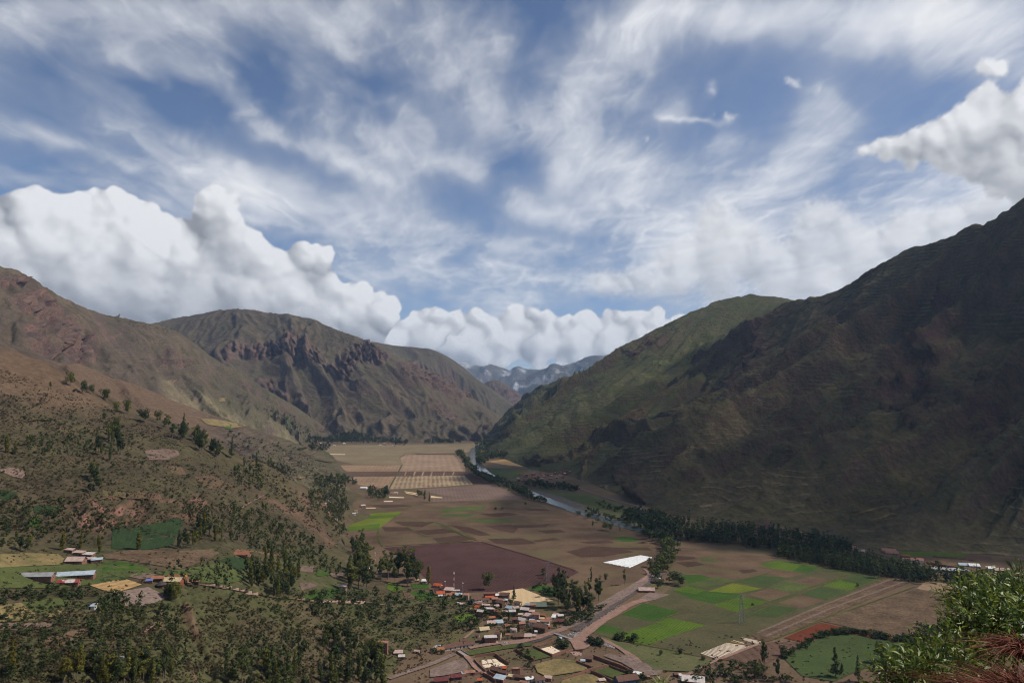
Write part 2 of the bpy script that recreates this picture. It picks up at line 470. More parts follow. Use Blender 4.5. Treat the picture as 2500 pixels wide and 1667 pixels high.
def soft_poly(px, py, poly, soft=6.0, wob=0.0, seed=0.0):
    """0..1 inside a polygon of the view with a noisy edge"""
    if wob:
        px = px + wob * fbm(px / (wob * 5), py / (wob * 5), 3, seed=seed); py = py + wob * fbm(px / (wob * 5), py / (wob * 5), 3, seed=seed + 9)
    d = np.full(px.shape, 1e9); j = len(poly) - 1
    for i in range(len(poly)):
        (xi, yi), (xj, yj) = poly[i], poly[j]
        dx, dy = xj - xi, yj - yi
        t = np.clip(((px - xi) * dx + (py - yi) * dy) / (dx * dx + dy * dy + 1e-9), 0, 1)
        d = np.minimum(d, (px - xi - t * dx) ** 2 + (py - yi - t * dy) ** 2); j = i
    d = np.sqrt(d)
    return sstep(-soft, soft, np.where(in_poly(px, py, poly), d, -d))


def loft(columns, nf, nb, nu, smooth=3):
    """columns: (front points foot..crest, back points) in metres; returns nr x nu x 3 grid, rows foot -> crest -> back"""
    def resamp(P, n):
        P = np.array(P, float); s = np.concatenate([[0], np.cumsum(np.linalg.norm(np.diff(P, axis=0), axis=1))]); s /= s[-1]
        t = np.linspace(0, 1, n); return np.stack([np.interp(t, s, P[:, k]) for k in range(3)], 1)
    G = []
    for fr, bk in columns:
        a = resamp(fr, nf); b = resamp([fr[-1]] + list(bk), nb + 1)[1:]
        G.append(np.concatenate([a, b]))
    G = np.array(G)                                                  # cols x rows x 3
    mid = G[:, nf // 2:nf].mean(1); s = np.concatenate([[0], np.cumsum(np.linalg.norm(np.diff(mid, axis=0), axis=1))])
    t = np.linspace(0, s[-1], nu); out = np.zeros((G.shape[1], nu, 3))
    for r in range(G.shape[1]):
        for k in range(3): out[r, :, k] = np.interp(t, s, G[:, r, k])
    for k in range(3): out[..., k] = blur1(out[..., k], smooth, 1)
    for k in range(3): out[..., k] = blur1(out[..., k], max(1, smooth // 2), 0)
    return out, t


def blur1(a, r, ax):
    if r < 1: return a
    for _ in range(2):
        p = np.concatenate([np.repeat(np.take(a, [0], ax), r, ax), a, np.repeat(np.take(a, [-1], ax), r, ax)], ax)
        c = np.cumsum(np.concatenate([np.zeros_like(np.take(p, [0], ax)), p], ax), ax); n = a.shape[ax]
        a = (np.take(c, np.arange(2 * r + 1, 2 * r + 1 + n), ax) - np.take(c, np.arange(0, n), ax)) / (2 * r + 1)
    return a


def carve(G, nf, t, lam=320., amp=60., stretch=3.5, seed=1., crest=.25, fine=7., finelam=45., skew=0.0, cliffs=None, warp=.55):
    """gullies and spurs running down the slope; returns the displaced grid and how deep each spot lies in a gully"""
    nr, nu, _ = G.shape
    v = np.arange(nr) / (nf - 1.0); vv = np.minimum(v, 1.0)
    dl = np.linalg.norm(np.diff(G, axis=0), axis=2).mean(1); vm = np.concatenate([[0], np.cumsum(dl)])
    Um, Vm = np.meshgrid(t, vm); Um = Um + skew * Vm
    w1 = fbm(Um / (lam * 1.6), Vm / (lam * 2.2), 4, seed=seed + 3) * lam * warp
    a = ridged((Um + w1) / lam, Vm / (lam * stretch), 5, .52, seed=seed) - 1.0
    b = fbm(G[..., 0] / (lam * 1.5), G[..., 1] / (lam * 1.5), 4, seed=seed + 5)
    env = (sstep(0, .18, vv) * (crest + (1 - crest) * sstep(1.0, .78, vv)))[:, None]
    f1 = ridged((Um + w1 * .8) / finelam, Vm / (finelam * 3.0), 4, .55, seed=seed + 20) - .6
    f2 = fbm(G[..., 0] / 30, (G[..., 1] + G[..., 2]) / 30, 4, .6, seed=seed + 40)
    out = G.copy()
    out[..., 2] += env * (amp * a + amp * .5 * b) + fine * (f1 * (.35 + .65 * env) + .5 * f2) * sstep(0, .06, vv)[:, None]
    gul = a
    if cliffs is not None:
        m = cliffs
        rib = ridged((Um + w1 * .5) / 42, Vm / 260, 4, .6, seed=seed + 60)
        du = np.gradient(G, axis=1); dv = np.gradient(G, axis=0)
        nrm = np.cross(du, dv); nrm[..., 2] *= .25; nrm /= np.linalg.norm(nrm, axis=2)[..., None] + 1e-9
        sgn = np.where(nrm[..., 1:2] < 0, 1.0, -1.0)
        out += nrm * sgn * (m * (rib - .45) * 44.0)[..., None]
    return out, gul


BVHS = []


def add_terrain(name, G, mat, attrs=None, label_kind='structure'):
    nr, nu, _ = G.shape
    V = G.reshape(-1, 3); Fc = grid_faces(nr, nu)
    e1 = V[Fc[:, 1]] - V[Fc[:, 0]]; e2 = V[Fc[:, 3]] - V[Fc[:, 0]]
    if np.median(np.cross(e1, e2)[:, 2]) < 0: Fc = Fc[:, ::-1]
    me = np_mesh(name, V, Fc, mat, smooth=True, attrs={k: v.ravel() if v.ndim == 2 else v.reshape(-1, v.shape[-1]) for k, v in (attrs or {}).items()})
    o = link(name, me); o['kind'] = label_kind
    BVHS.append(BVHTree.FromPolygons(V.tolist(), Fc.tolist()))
    return o


def cast(px, py):
    """first ground point seen at a spot of the photograph"""
    d = ray(px, py); o = Vector((0, 0, CAM_H)); d = Vector(d).normalized(); best = None; bd = 1e12
    for b in BVHS:
        h = b.ray_cast(o, d)
        if h[0] is not None and h[3] < bd: best, bd = h[0], h[3]
    if d.z < 0:
        k = -CAM_H / d.z
        if k < bd: best = o + d * k
    return best


def ground(x, y):
    z = 0.0
    for b in BVHS:
        h = b.ray_cast(Vector((x, y, 5000.0)), Vector((0, 0, -1)))
        if h[0] is not None and h[0].z > z: z = h[0].z
    return z


def column(front, back):
    """front: list of (px, py, Y); back: offsets in metres from the crest"""
    f = [wp(*p) if len(p) == 3 else np.array(p[1:]) for p in front]
    return f, [f[-1] + np.array(b) for b in back]


def floor_y(px, py): return float(gp(px, py)[1])


def P3(px, py, Y=None):
    return (px, py, Y if Y is not None else floor_y(px, py))

LOW = -4.0
def foot(px, py, dx=0, dy=0):
    g = gp(px, py); return ('w', g[0] + dx, g[1] + dy, LOW)
# ------------------------------------------------------------------ ground and range by range
def attr_pack(G, rock=None, green=None, gul=None, **kw):
    z = np.zeros(G.shape[:2])
    return dict(rock=rock if rock is not None else z, green=green if green is not None else z, gul=gul if gul is not None else z, **kw)


def pxg(G):
    return to_px(G)


# the near right hand mountain
BK = [(260, 300, -160), (700, 800, -560)]
cols = [
    ([('w', 250, 3500, LOW), ('w', 330, 3420, 60), ('w', 520, 3450, 200), ('w', 850, 3500, 420), ('w', 1240, 3420, 560)], [(300, 300, -160), (700, 800, -400)]),
    ([foot(1418, 1170), (1500, 1105, 2330), (1575, 1045, 2520), (1665, 966, 2700), (1745, 912, 2820), (1816, 830, 2950), (1871, 779, 3020), (1926, 729, 3100)], BK),
    ([foot(1450, 1187), (1600, 1085, 2150), (1720, 985, 2480), (1860, 850, 2750), (1975, 716, 3000)], BK),
    ([foot(1500, 1207), (1680, 1080, 2020), (1830, 950, 2400), (1960, 820, 2680), (2060, 696, 2880)], BK),
    ([foot(1560, 1235), (1750, 1080, 1900), (1900, 950, 2250), (2050, 790, 2560), (2150, 635, 2720)], BK),
    ([foot(1640, 1262), (1850, 1100, 1750), (2000, 950, 2100), (2140, 770, 2400), (2240, 592, 2560)], BK),
    ([foot(1780, 1292), (1980, 1110, 1620), (2120, 950, 1950), (2240, 760, 2250), (2330, 556, 2420)], BK),
    ([foot(1950, 1324), (2120, 1120, 1500), (2260, 940, 1820), (2350, 750, 2100), (2415, 528, 2290)], BK),
    ([foot(2150, 1348), (2290, 1130, 1400), (2400, 940, 1700), (2460, 730, 1980), (2495, 462, 2180)], BK),
    ([foot(2350, 1354), (2450, 1140, 1320), (2530, 940, 1600), (2580, 700, 1880), (2620, 360, 2080)], BK),
    ([foot(2600, 1368), (2680, 1130, 1240), (2740, 900, 1500), (2800, 650, 1780), (2850, 220, 1980)], BK),
    ([foot(3100, 1390), (3200, 1130, 1100), (3300, 860, 1300), (3400, 560, 1500), (3500, 100, 1700)], BK),
    ([foot(4200, 1480), (4300, 1130, 900), (4400, 860, 1050), (4500, 560, 1200), (4600, 100, 1400)], BK),
]
G, t = loft([column(*c) for c in cols], 300, 40, 460, 9)
px_, py_ = to_px(G)
cl = soft_poly(px_, py_, [(2150, 900), (2230, 770), (2300, 720), (2330, 800), (2290, 900), (2350, 960), (2500, 1000), (2500, 1080), (2340, 1040), (2230, 1090), (2150, 1000)], 18, 22, 3) * .5
cl = np.maximum(cl, soft_poly(px_, py_, [(2280, 690), (2300, 660), (2340, 690), (2330, 740), (2290, 740)], 10, 8, 5) * .8)
cl = np.maximum(cl, soft_poly(px_, py_, [(1770, 900), (1850, 790), (1880, 800), (1830, 900), (1780, 950)], 14, 12, 6) * .6)
cl = np.maximum(cl, soft_poly(px_, py_, [(1500, 1150), (1560, 1130), (1590, 1180), (1580, 1225), (1530, 1210)], 8, 12, 6) * .5)
G, gul = carve(G, 300, t, lam=340, amp=88, stretch=8, seed=2.3, crest=.12, fine=14, finelam=52, skew=-.45, warp=.26, cliffs=cl)
scar = soft_poly(px_, py_, [(1840, 1310), (1855, 1262), (1880, 1268), (1895, 1320)], 5, 6, 2)
ATTR_R = attr_pack(G, rock=np.clip(cl * 1.1 + scar * 1.6, 0, 1.6), green=np.full(G.shape[:2], .32), gul=gul)
MOUNT = [('mountain', G, ATTR_R)]

# the green mountain behind it
BK2 = [(500, 300, -160), (900, 900, -640)]
cols = [
    ([('w', -260, 5200, LOW), ('w', -150, 5250, 60), ('w', 100, 5400, 250), ('w', 500, 5600, 420)], [(500, 500, -150), (1200, 1200, -300)]),
    ([foot(1172, 1096), (1230, 1062, 3450), (1290, 1018, 3560), (1340, 978, 3650), (1400, 930, 3750), (1440, 906, 3800)], BK2),
    ([foot(1190, 1104), (1270, 1050, 3350), (1360, 980, 3550), (1440, 915, 3720), (1500, 866, 3850), (1560, 829, 3950)], BK2),
    ([foot(1215, 1116), (1320, 1050, 3200), (1430, 970, 3450), (1540, 880, 3750), (1620, 793, 4000)], BK2),
    ([foot(1260, 1134), (1390, 1050, 2950), (1500, 970, 3300), (1600, 880, 3700), (1680, 764, 4100)], BK2),
    ([foot(1290, 1147), (1450, 1050, 2800), (1570, 960, 3200), (1670, 860, 3700), (1740, 733, 4200)], BK2),
    ([foot(1330, 1154), (1500, 1050, 2700), (1630, 950, 3150), (1730, 840, 3700), (1790, 719, 4250)], BK2),
    ([foot(1380, 1160), (1560, 1040, 2700), (1690, 930, 3150), (1780, 820, 3700), (1850, 715, 4250)], BK2),
    ([foot(1440, 1180), (1640, 1030, 2700), (1770, 900, 3200), (1860, 800, 3700), (1912, 720, 4250)], BK2),
    ([foot(1520, 1200), (1740, 1030, 2800), (1850, 900, 3300), (1950, 800, 3800), (2000, 745, 4300)], BK2),
    ([foot(1700, 1200), (1850, 1030, 3000), (1950, 900, 3500), (2050, 830, 3900), (2150, 780, 4300)], BK2),
]
G, t = loft([column(*c) for c in cols], 230, 30, 300, 7)
px_, py_ = to_px(G)
cl = soft_poly(px_, py_, [(1530, 860), (1580, 825), (1640, 830), (1620, 870), (1560, 880)], 14, 14, 3) * .5
G, gul = carve(G, 230, t, lam=380, amp=70, stretch=6, seed=6.1, warp=.4, crest=.15, fine=11, finelam=70, skew=-.3, cliffs=cl)
wood = soft_poly(px_, py_, [(1560, 880), (1640, 800), (1760, 760), (1880, 790), (1840, 850), (1740, 900), (1620, 870)], 26, 30, 4)
MOUNT.append(('mountain', G, attr_pack(G, rock=cl, green=np.clip(.45 + .0 * wood, 0, 1), gul=gul, wood=wood)))

# the dark spur between the two
cols = [
    ([('w', 20, 2750, LOW), ('w', 60, 2740, 20)], [(120, 160, -30), (260, 300, -60)]),
    ([foot(1330, 1156), (1352, 1135, 2560), (1372, 1112, 2640)], [(160, 240, -60), (400, 500, -140)]),
    ([foot(1375, 1165), (1405, 1118, 2500), (1450, 1062, 2750)], [(160, 240, -90), (400, 500, -240)]),
    ([foot(1410, 1172), (1460, 1110, 2480), (1520, 1006, 2870)], [(160, 240, -110), (400, 500, -320)]),
    ([foot(1435, 1180), (1510, 1110, 2450), (1570, 1030, 2750), (1620, 945, 3020)], [(160, 240, -120), (400, 500, -380)]),
    ([foot(1470, 1195), (1560, 1110, 2480), (1640, 1010, 2850), (1705, 894, 3180)], [(160, 240, -120), (400, 500, -380)]),
    ([foot(1520, 1210), (1640, 1100, 2600), (1730, 1000, 3000), (1800, 900, 3350)], [(160, 240, -120), (400, 500, -380)]),
    ([foot(1620, 1240), (1760, 1100, 2700), (1830, 1000, 3100), (1900, 900, 3500)], [(160, 240, -120), (400, 500, -380)]),
]
G, t = loft([column(*c) for c in cols], 150, 30, 150, 5)
G, gul = carve(G, 150, t, lam=220, amp=38, stretch=3, seed=8.8, crest=.2, fine=6, finelam=50, skew=-.2)
MOUNT.append(('hillside', G, attr_pack(G, green=np.full(G.shape[:2], .3), gul=gul)))

# the middle left mountain
BK3 = [(-100, 600, -140), (-200, 1600, -700)]
BK3r = [(250, 350, -160), (600, 800, -520)]
cols = [
    ([('w', -3900, 3600, 0), ('w', -4000, 4600, 500), ('w', -3900, 5400, 760)], BK3),
    ([('w', -2600, 3500, 0), ('w', -2800, 4300, 450), (310, 800, 5400)], BK3),
    ([('w', -2050, 3700, 0), (400, 900, 4700), (370, 840, 5100), (420, 790, 5600), (470, 766, 5800)], BK3),
    ([('w', -1700, 3800, 0), (520, 930, 4500), (490, 870, 4800), (510, 810, 5200), (560, 751, 5650)], BK3),
    ([('w', -1500, 3900, 0), (640, 1010, 4350), (600, 920, 4650), (590, 830, 5000), (600, 751, 5600)], BK3),
    ([foot(745, 1076, 0, -100), (700, 1000, 4500), (660, 900, 4800), (640, 830, 5050), (650, 760, 5550)], BK3),
    ([foot(800, 1077), (770, 1010, 4550), (740, 920, 4750), (720, 840, 5000), (720, 765, 5450)], BK3),
    ([foot(870, 1078), (850, 1010, 4600), (820, 920, 4800), (800, 850, 5000), (790, 785, 5350)], BK3),
    ([foot(940, 1079), (920, 1010, 4650), (890, 930, 4800), (870, 870, 5000), (850, 814, 5250)], BK3r),
    ([foot(1010, 1080), (990, 1020, 4700), (960, 950, 4850), (935, 890, 5000), (915, 836, 5200)], BK3r),
    ([foot(1070, 1081), (1050, 1030, 4750), (1020, 970, 4900), (990, 920, 5050), (965, 872, 5250)], BK3r),
    ([foot(1130, 1082), (1110, 1040, 4800), (1090, 1000, 4950), (1070, 960, 5100), (1045, 905, 5350)], BK3r),
    ([foot(1185, 1084), (1175, 1050, 4800), (1155, 1020, 5000), (1130, 985, 5200), (1105, 943, 5450)], BK3r),
    ([foot(1225, 1088), (1220, 1065, 4900), (1205, 1040, 5100), (1185, 1015, 5350), (1165, 985, 5600)], BK3r),
    ([foot(1262, 1095), (1262, 1080, 5050), (1250, 1058, 5300), (1235, 1035, 5550), (1222, 1012, 5800)], BK3r),
    ([('w', 160, 5050, LOW), (1290, 1060, 5800), (1280, 1040, 6200)], BK3r),
]
G, t = loft([column(*c) for c in cols], 250, 40, 420, 6)
px_, py_ = to_px(G)
cl = soft_poly(px_, py_, [(530, 868), (580, 840), (660, 822), (720, 818), (780, 838), (800, 880), (760, 880), (700, 860), (680, 870), (600, 858), (540, 888)], 9, 12, 3)
cl = np.maximum(cl, soft_poly(px_, py_, [(800, 870), (830, 848), (900, 835), (945, 870), (940, 880), (870, 870), (850, 905), (810, 900)], 9, 12, 4))
cl = np.maximum(cl, .8 * soft_poly(px_, py_, [(960, 900), (1000, 888), (1080, 920), (1150, 968), (1130, 970), (1060, 950), (1020, 950)], 8, 10, 5))
cl = np.maximum(cl, .8 * soft_poly(px_, py_, [(600, 930), (640, 900), (700, 940), (720, 1000), (780, 1010), (790, 1050), (730, 1030), (660, 990)], 8, 14, 6))
cl = np.maximum(cl, .7 * soft_poly(px_, py_, [(1040, 980), (1080, 970), (1160, 1040), (1200, 1060), (1140, 1050), (1080, 1030)], 8, 14, 7))
G, gul = carve(G, 250, t, lam=360, amp=62, stretch=3.6, seed=4.4, crest=.12, fine=11, finelam=75, cliffs=cl)
MOUNT.append(('mountain', G, attr_pack(G, rock=cl * .9, green=np.full(G.shape[:2], .22), gul=gul)))

# small far crest behind it
cols = [([('w', -3500, 6400, 600), (200, 800, 6600)], BK3), ([('w', -3100, 6400, 600), (370, 790, 6700)], BK3), ([('w', -2900, 6400, 700), (420, 770, 6800)], BK3),
        ([('w', -2600, 6400, 700), (470, 767, 6900)], BK3), ([('w', -2300, 6400, 700), (520, 790, 6900)], BK3)]
G, t = loft([column(*c) for c in cols], 40, 16, 90, 4)
G, gul = carve(G, 40, t, lam=500, amp=40, seed=14.4, crest=.1, fine=8, finelam=90)
MOUNT.append(('mountain', G, attr_pack(G, green=np.full(G.shape[:2], .3), gul=gul)))

# the ridge beyond, and the cliffed hill at the bend of the valley
BK5 = [(300, 500, -200), (900, 1400, -900)]
cols = [
    ([(860, 1060, 6000), (800, 900, 7200), (780, 830, 7700)], BK5), ([(960, 1060, 6000), (920, 900, 7200), (905, 828, 7700)], BK5), ([(1000, 1060, 6100), (970, 900, 7200), (950, 836, 7700)], BK5),
    ([(1050, 1060, 6200), (1030, 920, 7300), (1010, 843, 7700)], BK5), ([(1100, 1060, 6400), (1080, 940, 7300), (1052, 845, 7700)], BK5), ([(1140, 1060, 6500), (1110, 960, 7400), (1085, 864, 7700)], BK5),
    ([(1170, 1060, 6600), (1140, 980, 7400), (1112, 892, 7750)], BK5), ([(1210, 1060, 6700), (1180, 1000, 7400), (1150, 915, 7800)], BK5), ([(1250, 1060, 6800), (1225, 1020, 7500), (1200, 950, 7850)], BK5),
    ([(1280, 1060, 7000), (1262, 1030, 7600), (1245, 984, 7900)], BK5), ([(1310, 1060, 7200), (1300, 1040, 7700), (1290, 1018, 8000)], BK5)]
G, t = loft([column(*c) for c in cols], 110, 16, 200, 4)
px_, py_ = to_px(G)
cl = .6 * soft_poly(px_, py_, [(930, 850), (1000, 880), (1060, 890), (1120, 910), (1080, 925), (980, 900)], 8, 10, 3)
G, gul = carve(G, 110, t, lam=420, amp=70, stretch=2.5, seed=9.7, crest=.08, fine=8, finelam=100, cliffs=cl)
MOUNT.append(('mountain', G, attr_pack(G, rock=cl * .6, green=np.full(G.shape[:2], .3), gul=gul)))
cols = [([(1150, 1060, 8200), (1150, 960, 9300)], BK5), ([(1200, 1060, 8200), (1190, 926, 9400)], BK5), ([(1230, 1060, 8300), (1212, 924, 9400)], BK5), ([(1255, 1060, 8400), (1238, 938, 9450)], BK5),
        ([(1272, 1060, 8500), (1255, 965, 9500)], BK5), ([(1288, 1060, 8600), (1272, 990, 9500)], BK5), ([(1310, 1060, 8800), (1296, 1012, 9500)], BK5)]
G, t = loft([column(*c) for c in cols], 60, 12, 90, 3)
px_, py_ = to_px(G)
cl = soft_poly(px_, py_, [(1205, 940), (1250, 950), (1275, 990), (1270, 1010), (1225, 970)], 6, 8, 3)
G, gul = carve(G, 60, t, lam=300, amp=40, stretch=2.5, seed=19.7, crest=.1, fine=10, finelam=80, cliffs=cl)
MOUNT.append(('mountain', G, attr_pack(G, rock=cl, green=np.full(G.shape[:2], .2), gul=gul)))

# far blue mountains that run up into the cloud
BK7 = [(600, 900, -200), (1800, 3000, -1400)]
for sd, dep, cc in ((23.1, 21500, [(1050, 880), (1150, 885), (1215, 890), (1235, 906), (1262, 890), (1280, 902), (1300, 896), (1330, 905), (1370, 960), (1500, 900)]),
                    (27.7, 18500, [(1175, 955), (1225, 942), (1262, 928), (1300, 908), (1330, 893), (1348, 884), (1365, 894), (1390, 886), (1420, 872), (1500, 860), (1600, 830)]),
                    (25.2, 14500, [(1240, 1060), (1275, 1010), (1300, 990), (1330, 965), (1370, 940), (1420, 920), (1500, 900)])):
    cols = [([(x, 1075, dep - 3200), (x, y, dep)], BK7) for x, y in cc]
    G, t = loft([column(*c) for c in cols], 60, 12, 130, 2)
    G, gul = carve(G, 60, t, lam=900, amp=190, stretch=2.2, seed=sd, crest=.22, fine=42, finelam=260)
    vv_ = np.repeat((np.arange(G.shape[0]) / 59.0)[:, None], G.shape[1], 1)
    MOUNT.append(('mountain', G, attr_pack(G, green=np.full(G.shape[:2], .3), gul=gul, snow=sstep(.62, .95, vv_ + .25 * gul) * (.55 if dep > 15000 else 0.0))))

# the left hand mountain
BK1 = [(-300, 500, -100), (-900, 1400, -500)]
cols = [
    ([('w', -1500, 300, 250), ('w', -2300, 500, 620), ('w', -2900, 900, 900)], [(-300, 100, -50), (-900, 300, -200)]),
    ([('w', -1450, 900, 230), (-260, 800, 1900), (-300, 560, 2300)], BK1),
    ([('w', -1420, 1400, 230), (-60, 800, 2150), (-90, 610, 2550)], BK1),
    ([('w', -1350, 1700, 200), (60, 880, 2250), (10, 760, 2500), (0, 642, 2750)], BK1),
    ([('w', -1260, 1900, 150), (160, 900, 2400), (100, 780, 2650), (60, 662, 2850)], BK1),
    ([('w', -1200, 2100, 110), (240, 930, 2550), (180, 800, 2800), (110, 694, 2950)], BK1),
    ([('w', -1150, 2300, 90), (320, 960, 2700), (250, 850, 2900), (155, 728, 3080)], BK1),
    ([('w', -1120, 2500, 70), (390, 980, 2850), (310, 880, 3050), (200, 742, 3200)], BK1),
    ([('w', -1100, 2700, 50), (450, 990, 3000), (360, 880, 3200), (255, 764, 3350)], BK1),
    ([('w', -1090, 2900, 30), (510, 1005, 3150), (430, 900, 3350), (350, 781, 3550)], [(-100, 350, -150), (-300, 900, -500)]),
    ([('w', -1100, 3100, 20), (560, 1015, 3300), (490, 920, 3500), (437, 804, 3700)], [(-60, 350, -150), (-100, 900, -500)]),
    ([('w', -1120, 3300, 10), (600, 1022, 3450), (530, 930, 3620), (478, 840, 3800)], [(0, 350, -150), (0, 900, -500)]),
    ([('w', -1130, 3500, 0), (640, 1032, 3600), (570, 960, 3750), (521, 876, 3900)], [(60, 300, -130), (100, 800, -400)]),
    ([('w', -1150, 3700, LOW), (680, 1044, 3750), (630, 990, 3850), (595, 913, 4000)], [(60, 260, -110), (100, 700, -340)]),
    ([('w', -1170, 3850, LOW), (720, 1054, 3900), (690, 1020, 3980), (665, 958, 4100)], [(60, 220, -80), (100, 600, -240)]),
    ([foot(745, 1090), (755, 1068, 4080), (735, 1010, 4220)], [(60, 200, -60), (100, 500, -150)]),
    ([foot(780, 1086), (785, 1072, 4300), (780, 1058, 4400)], [(60, 200, -30), (100, 500, -60)]),
]
G, t = loft([column(*c) for c in cols], 230, 30, 420, 7)
px_, py_ = to_px(G)
cl = soft_poly(px_, py_, [(20, 740), (60, 720), (110, 740), (170, 790), (230, 830), (240, 870), (160, 870), (130, 820), (60, 780)], 9, 14, 3)
cl = np.maximum(cl, soft_poly(px_, py_, [(-20, 680), (60, 690), (60, 712), (-20, 700)], 6, 8, 3) * .9)
cl = np.maximum(cl, soft_poly(px_, py_, [(50, 810), (80, 800), (120, 850), (130, 880), (90, 860), (60, 840)], 6, 10, 8))
cl = np.maximum(cl, .5 * soft_poly(px_, py_, [(380, 860), (420, 850), (470, 880), (475, 900), (430, 890)], 6, 10, 8))
pink = soft_poly(px_, py_, [(230, 770), (245, 768), (270, 810), (300, 850), (285, 848), (255, 812)], 4, 5, 3)
cut = soft_poly(px_, py_, [(248, 815), (308, 798), (308, 801), (250, 819)], 1.6, 0, 0)
cut = np.maximum(cut, soft_poly(px_, py_, [(165, 737), (190, 741), (190, 744), (165, 739)], 1.5, 0, 0))
wood = soft_poly(px_, py_, [(256, 762), (300, 764), (350, 780), (440, 805), (420, 815), (350, 805), (300, 790)], 8, 10, 3)
wood = np.maximum(wood, .7 * soft_poly(px_, py_, [(560, 960), (620, 980), (760, 1050), (760, 1075), (700, 1060), (620, 1020)], 10, 18, 5))
pale = soft_poly(px_, py_, [(380, 930), (430, 930), (520, 980), (600, 1010), (720, 1060), (740, 1085), (620, 1080), (480, 1040), (400, 980)], 20, 24, 5)
G, gul = carve(G, 230, t, lam=320, amp=46, stretch=3.2, seed=12.2, crest=.12, fine=9, finelam=60, cliffs=cl)
MOUNT.append(('mountain', G, attr_pack(G, rock=np.clip(cl + pink * .8 + cut * 2.0, 0, 2), green=.10 + .15 * sstep(330, 520, px_) + .3 * sstep(900, 1060, py_) * sstep(350, 500, px_), gul=gul, wood=wood, pale=pale)))

# the rounded rose brown spur in front of it
cols = [
    ([('w', -1700, 1000, 240), ('w', -1600, 1300, 330), ('w', -1750, 1500, 380)], [(-100, 300, -20), (-200, 600, -40)]),
    ([('w', -1300, 1200, 200), (-60, 860, 1500), (-30, 825, 1750)], [(-100, 300, -30), (-200, 600, -60)]),
    ([('w', -1150, 1350, 170), (100, 905, 1650), (90, 862, 1850)], [(-60, 300, -60), (-100, 600, -100)]),
    ([('w', -1050, 1450, 140), (190, 930, 1750), (170, 885, 1950)], [(-20, 250, -60), (-50, 600, -140)]),
    ([('w', -960, 1500, 120), (260, 960, 1800), (245, 908, 1980)], [(60, 200, -60), (100, 500, -140)]),
    ([('w', -880, 1550, 90), (330, 985, 1830), (320, 945, 2000)], [(80, 200, -60), (140, 500, -130)]),
    ([('w', -800, 1600, 60), (400, 1010, 1860), (395, 978, 2020)], [(80, 200, -50), (140, 500, -120)]),
    ([('w', -730, 1650, 40), (450, 1035, 1880), (452, 1006, 2040)], [(80, 200, -50), (140, 500, -110)]),
    ([('w', -660, 1700, 20), (490, 1058, 1900), (500, 1040, 2040)], [(80, 200, -40), (140, 500, -90)]),
    ([('w', -560, 1800, 5), (560, 1085, 1950), (580, 1072, 2060)], [(80, 200, -30), (140, 500, -60)]),
    ([('w', -545, 1900, LOW), ('w', -560, 2000, 22), ('w', -600, 2110, 40)], [(30, 100, -20), (50, 250, -50)]),
    ([('w', -480, 2000, -12), ('w', -470, 2080, -12), ('w', -460, 2160, -12)], [(10, 40, 0), (20, 80, 0)]),
]
G, t = loft([column(*c) for c in cols], 110, 40, 260, 6)
px_, py_ = to_px(G)
G, gul = carve(G, 110, t, lam=200, amp=14, stretch=3, seed=16.2, crest=.5, fine=2.0, finelam=40)
MOUNT.append(('hillside', G, attr_pack(G, green=.0 + .35 * sstep(560, 700, px_), gul=gul, rose=sstep(80, 200, px_) * sstep(560, 460, px_))))


# the low apron along the left edge of the valley floor
BKA = [(-150, 160, -10), (-400, 400, -40)]
cols = [
    ([foot(852, 1345), (790, 1300, 1290), (720, 1250, 1330)], BKA),
    ([foot(845, 1290), (780, 1240, 1440), (700, 1182, 1520)], BKA),
    ([foot(842, 1240), (790, 1205, 1640), (720, 1160, 1690)], BKA),
    ([foot(872, 1200), (800, 1170, 1840), (700, 1140, 1880), (600, 1100, 1980)], BKA),
    ([foot(832, 1172), (760, 1145, 2080), (680, 1118, 2170), (600, 1086, 2230)], BKA),
    ([foot(802, 1147), (740, 1128, 2380), (660, 1104, 2450)], BKA),
    ([foot(785, 1127), (735, 1116, 2760), (690, 1104, 2850)], BKA),
    ([foot(762, 1110), (735, 1105, 3150), (700, 1099, 3300)], BKA),
]
G, t = loft([column(*c) for c in cols], 60, 16, 160, 4)
G, gul = carve(G, 60, t, lam=160, amp=14, stretch=3, seed=31.2, crest=.3, fine=2.5, finelam=40)
MOUNT.append(('hillside', G, attr_pack(G, green=np.full(G.shape[:2], .45), gul=gul, pale=.3 * np.ones(G.shape[:2]))))

# the near left hillside with its farms: a height field through known spots (view x, view y, height)
SPOTS = [
    # crest seen against the slopes behind
    (0, 852, 312, 1), (60, 872, 300, 1), (120, 900, 285, 1), (171, 936, 262, 1), (257, 978, 234, 1), (321, 1008, 212, 1), (393, 1026, 198, 1), (450, 1042, 186, 1), (500, 1062, 172, 1), (571, 1112, 140, 1), (650, 1138, 122, 1),
    (679, 1154, 112, 1), (732, 1209, 82, 1), (762, 1240, 64, 1), (800, 1285, 36, 1), (839, 1332, 10, 1),
]
CRY = [1150, 1150, 1155, 1160, 1180, 1200, 1210, 1215, 1220, 1235, 1245, 1250, 1225, 1205, 1180, 1160]
HP = []
for (a, b, c, _), Y in zip(SPOTS, CRY):
    p = wp(a, b, Y); HP.append(p)
    HP.append(p + np.array([40, 200, -75 if p[2] > 80 else -45])); HP.append(p + np.array([60, 480, -170 if p[2] > 150 else -110]))
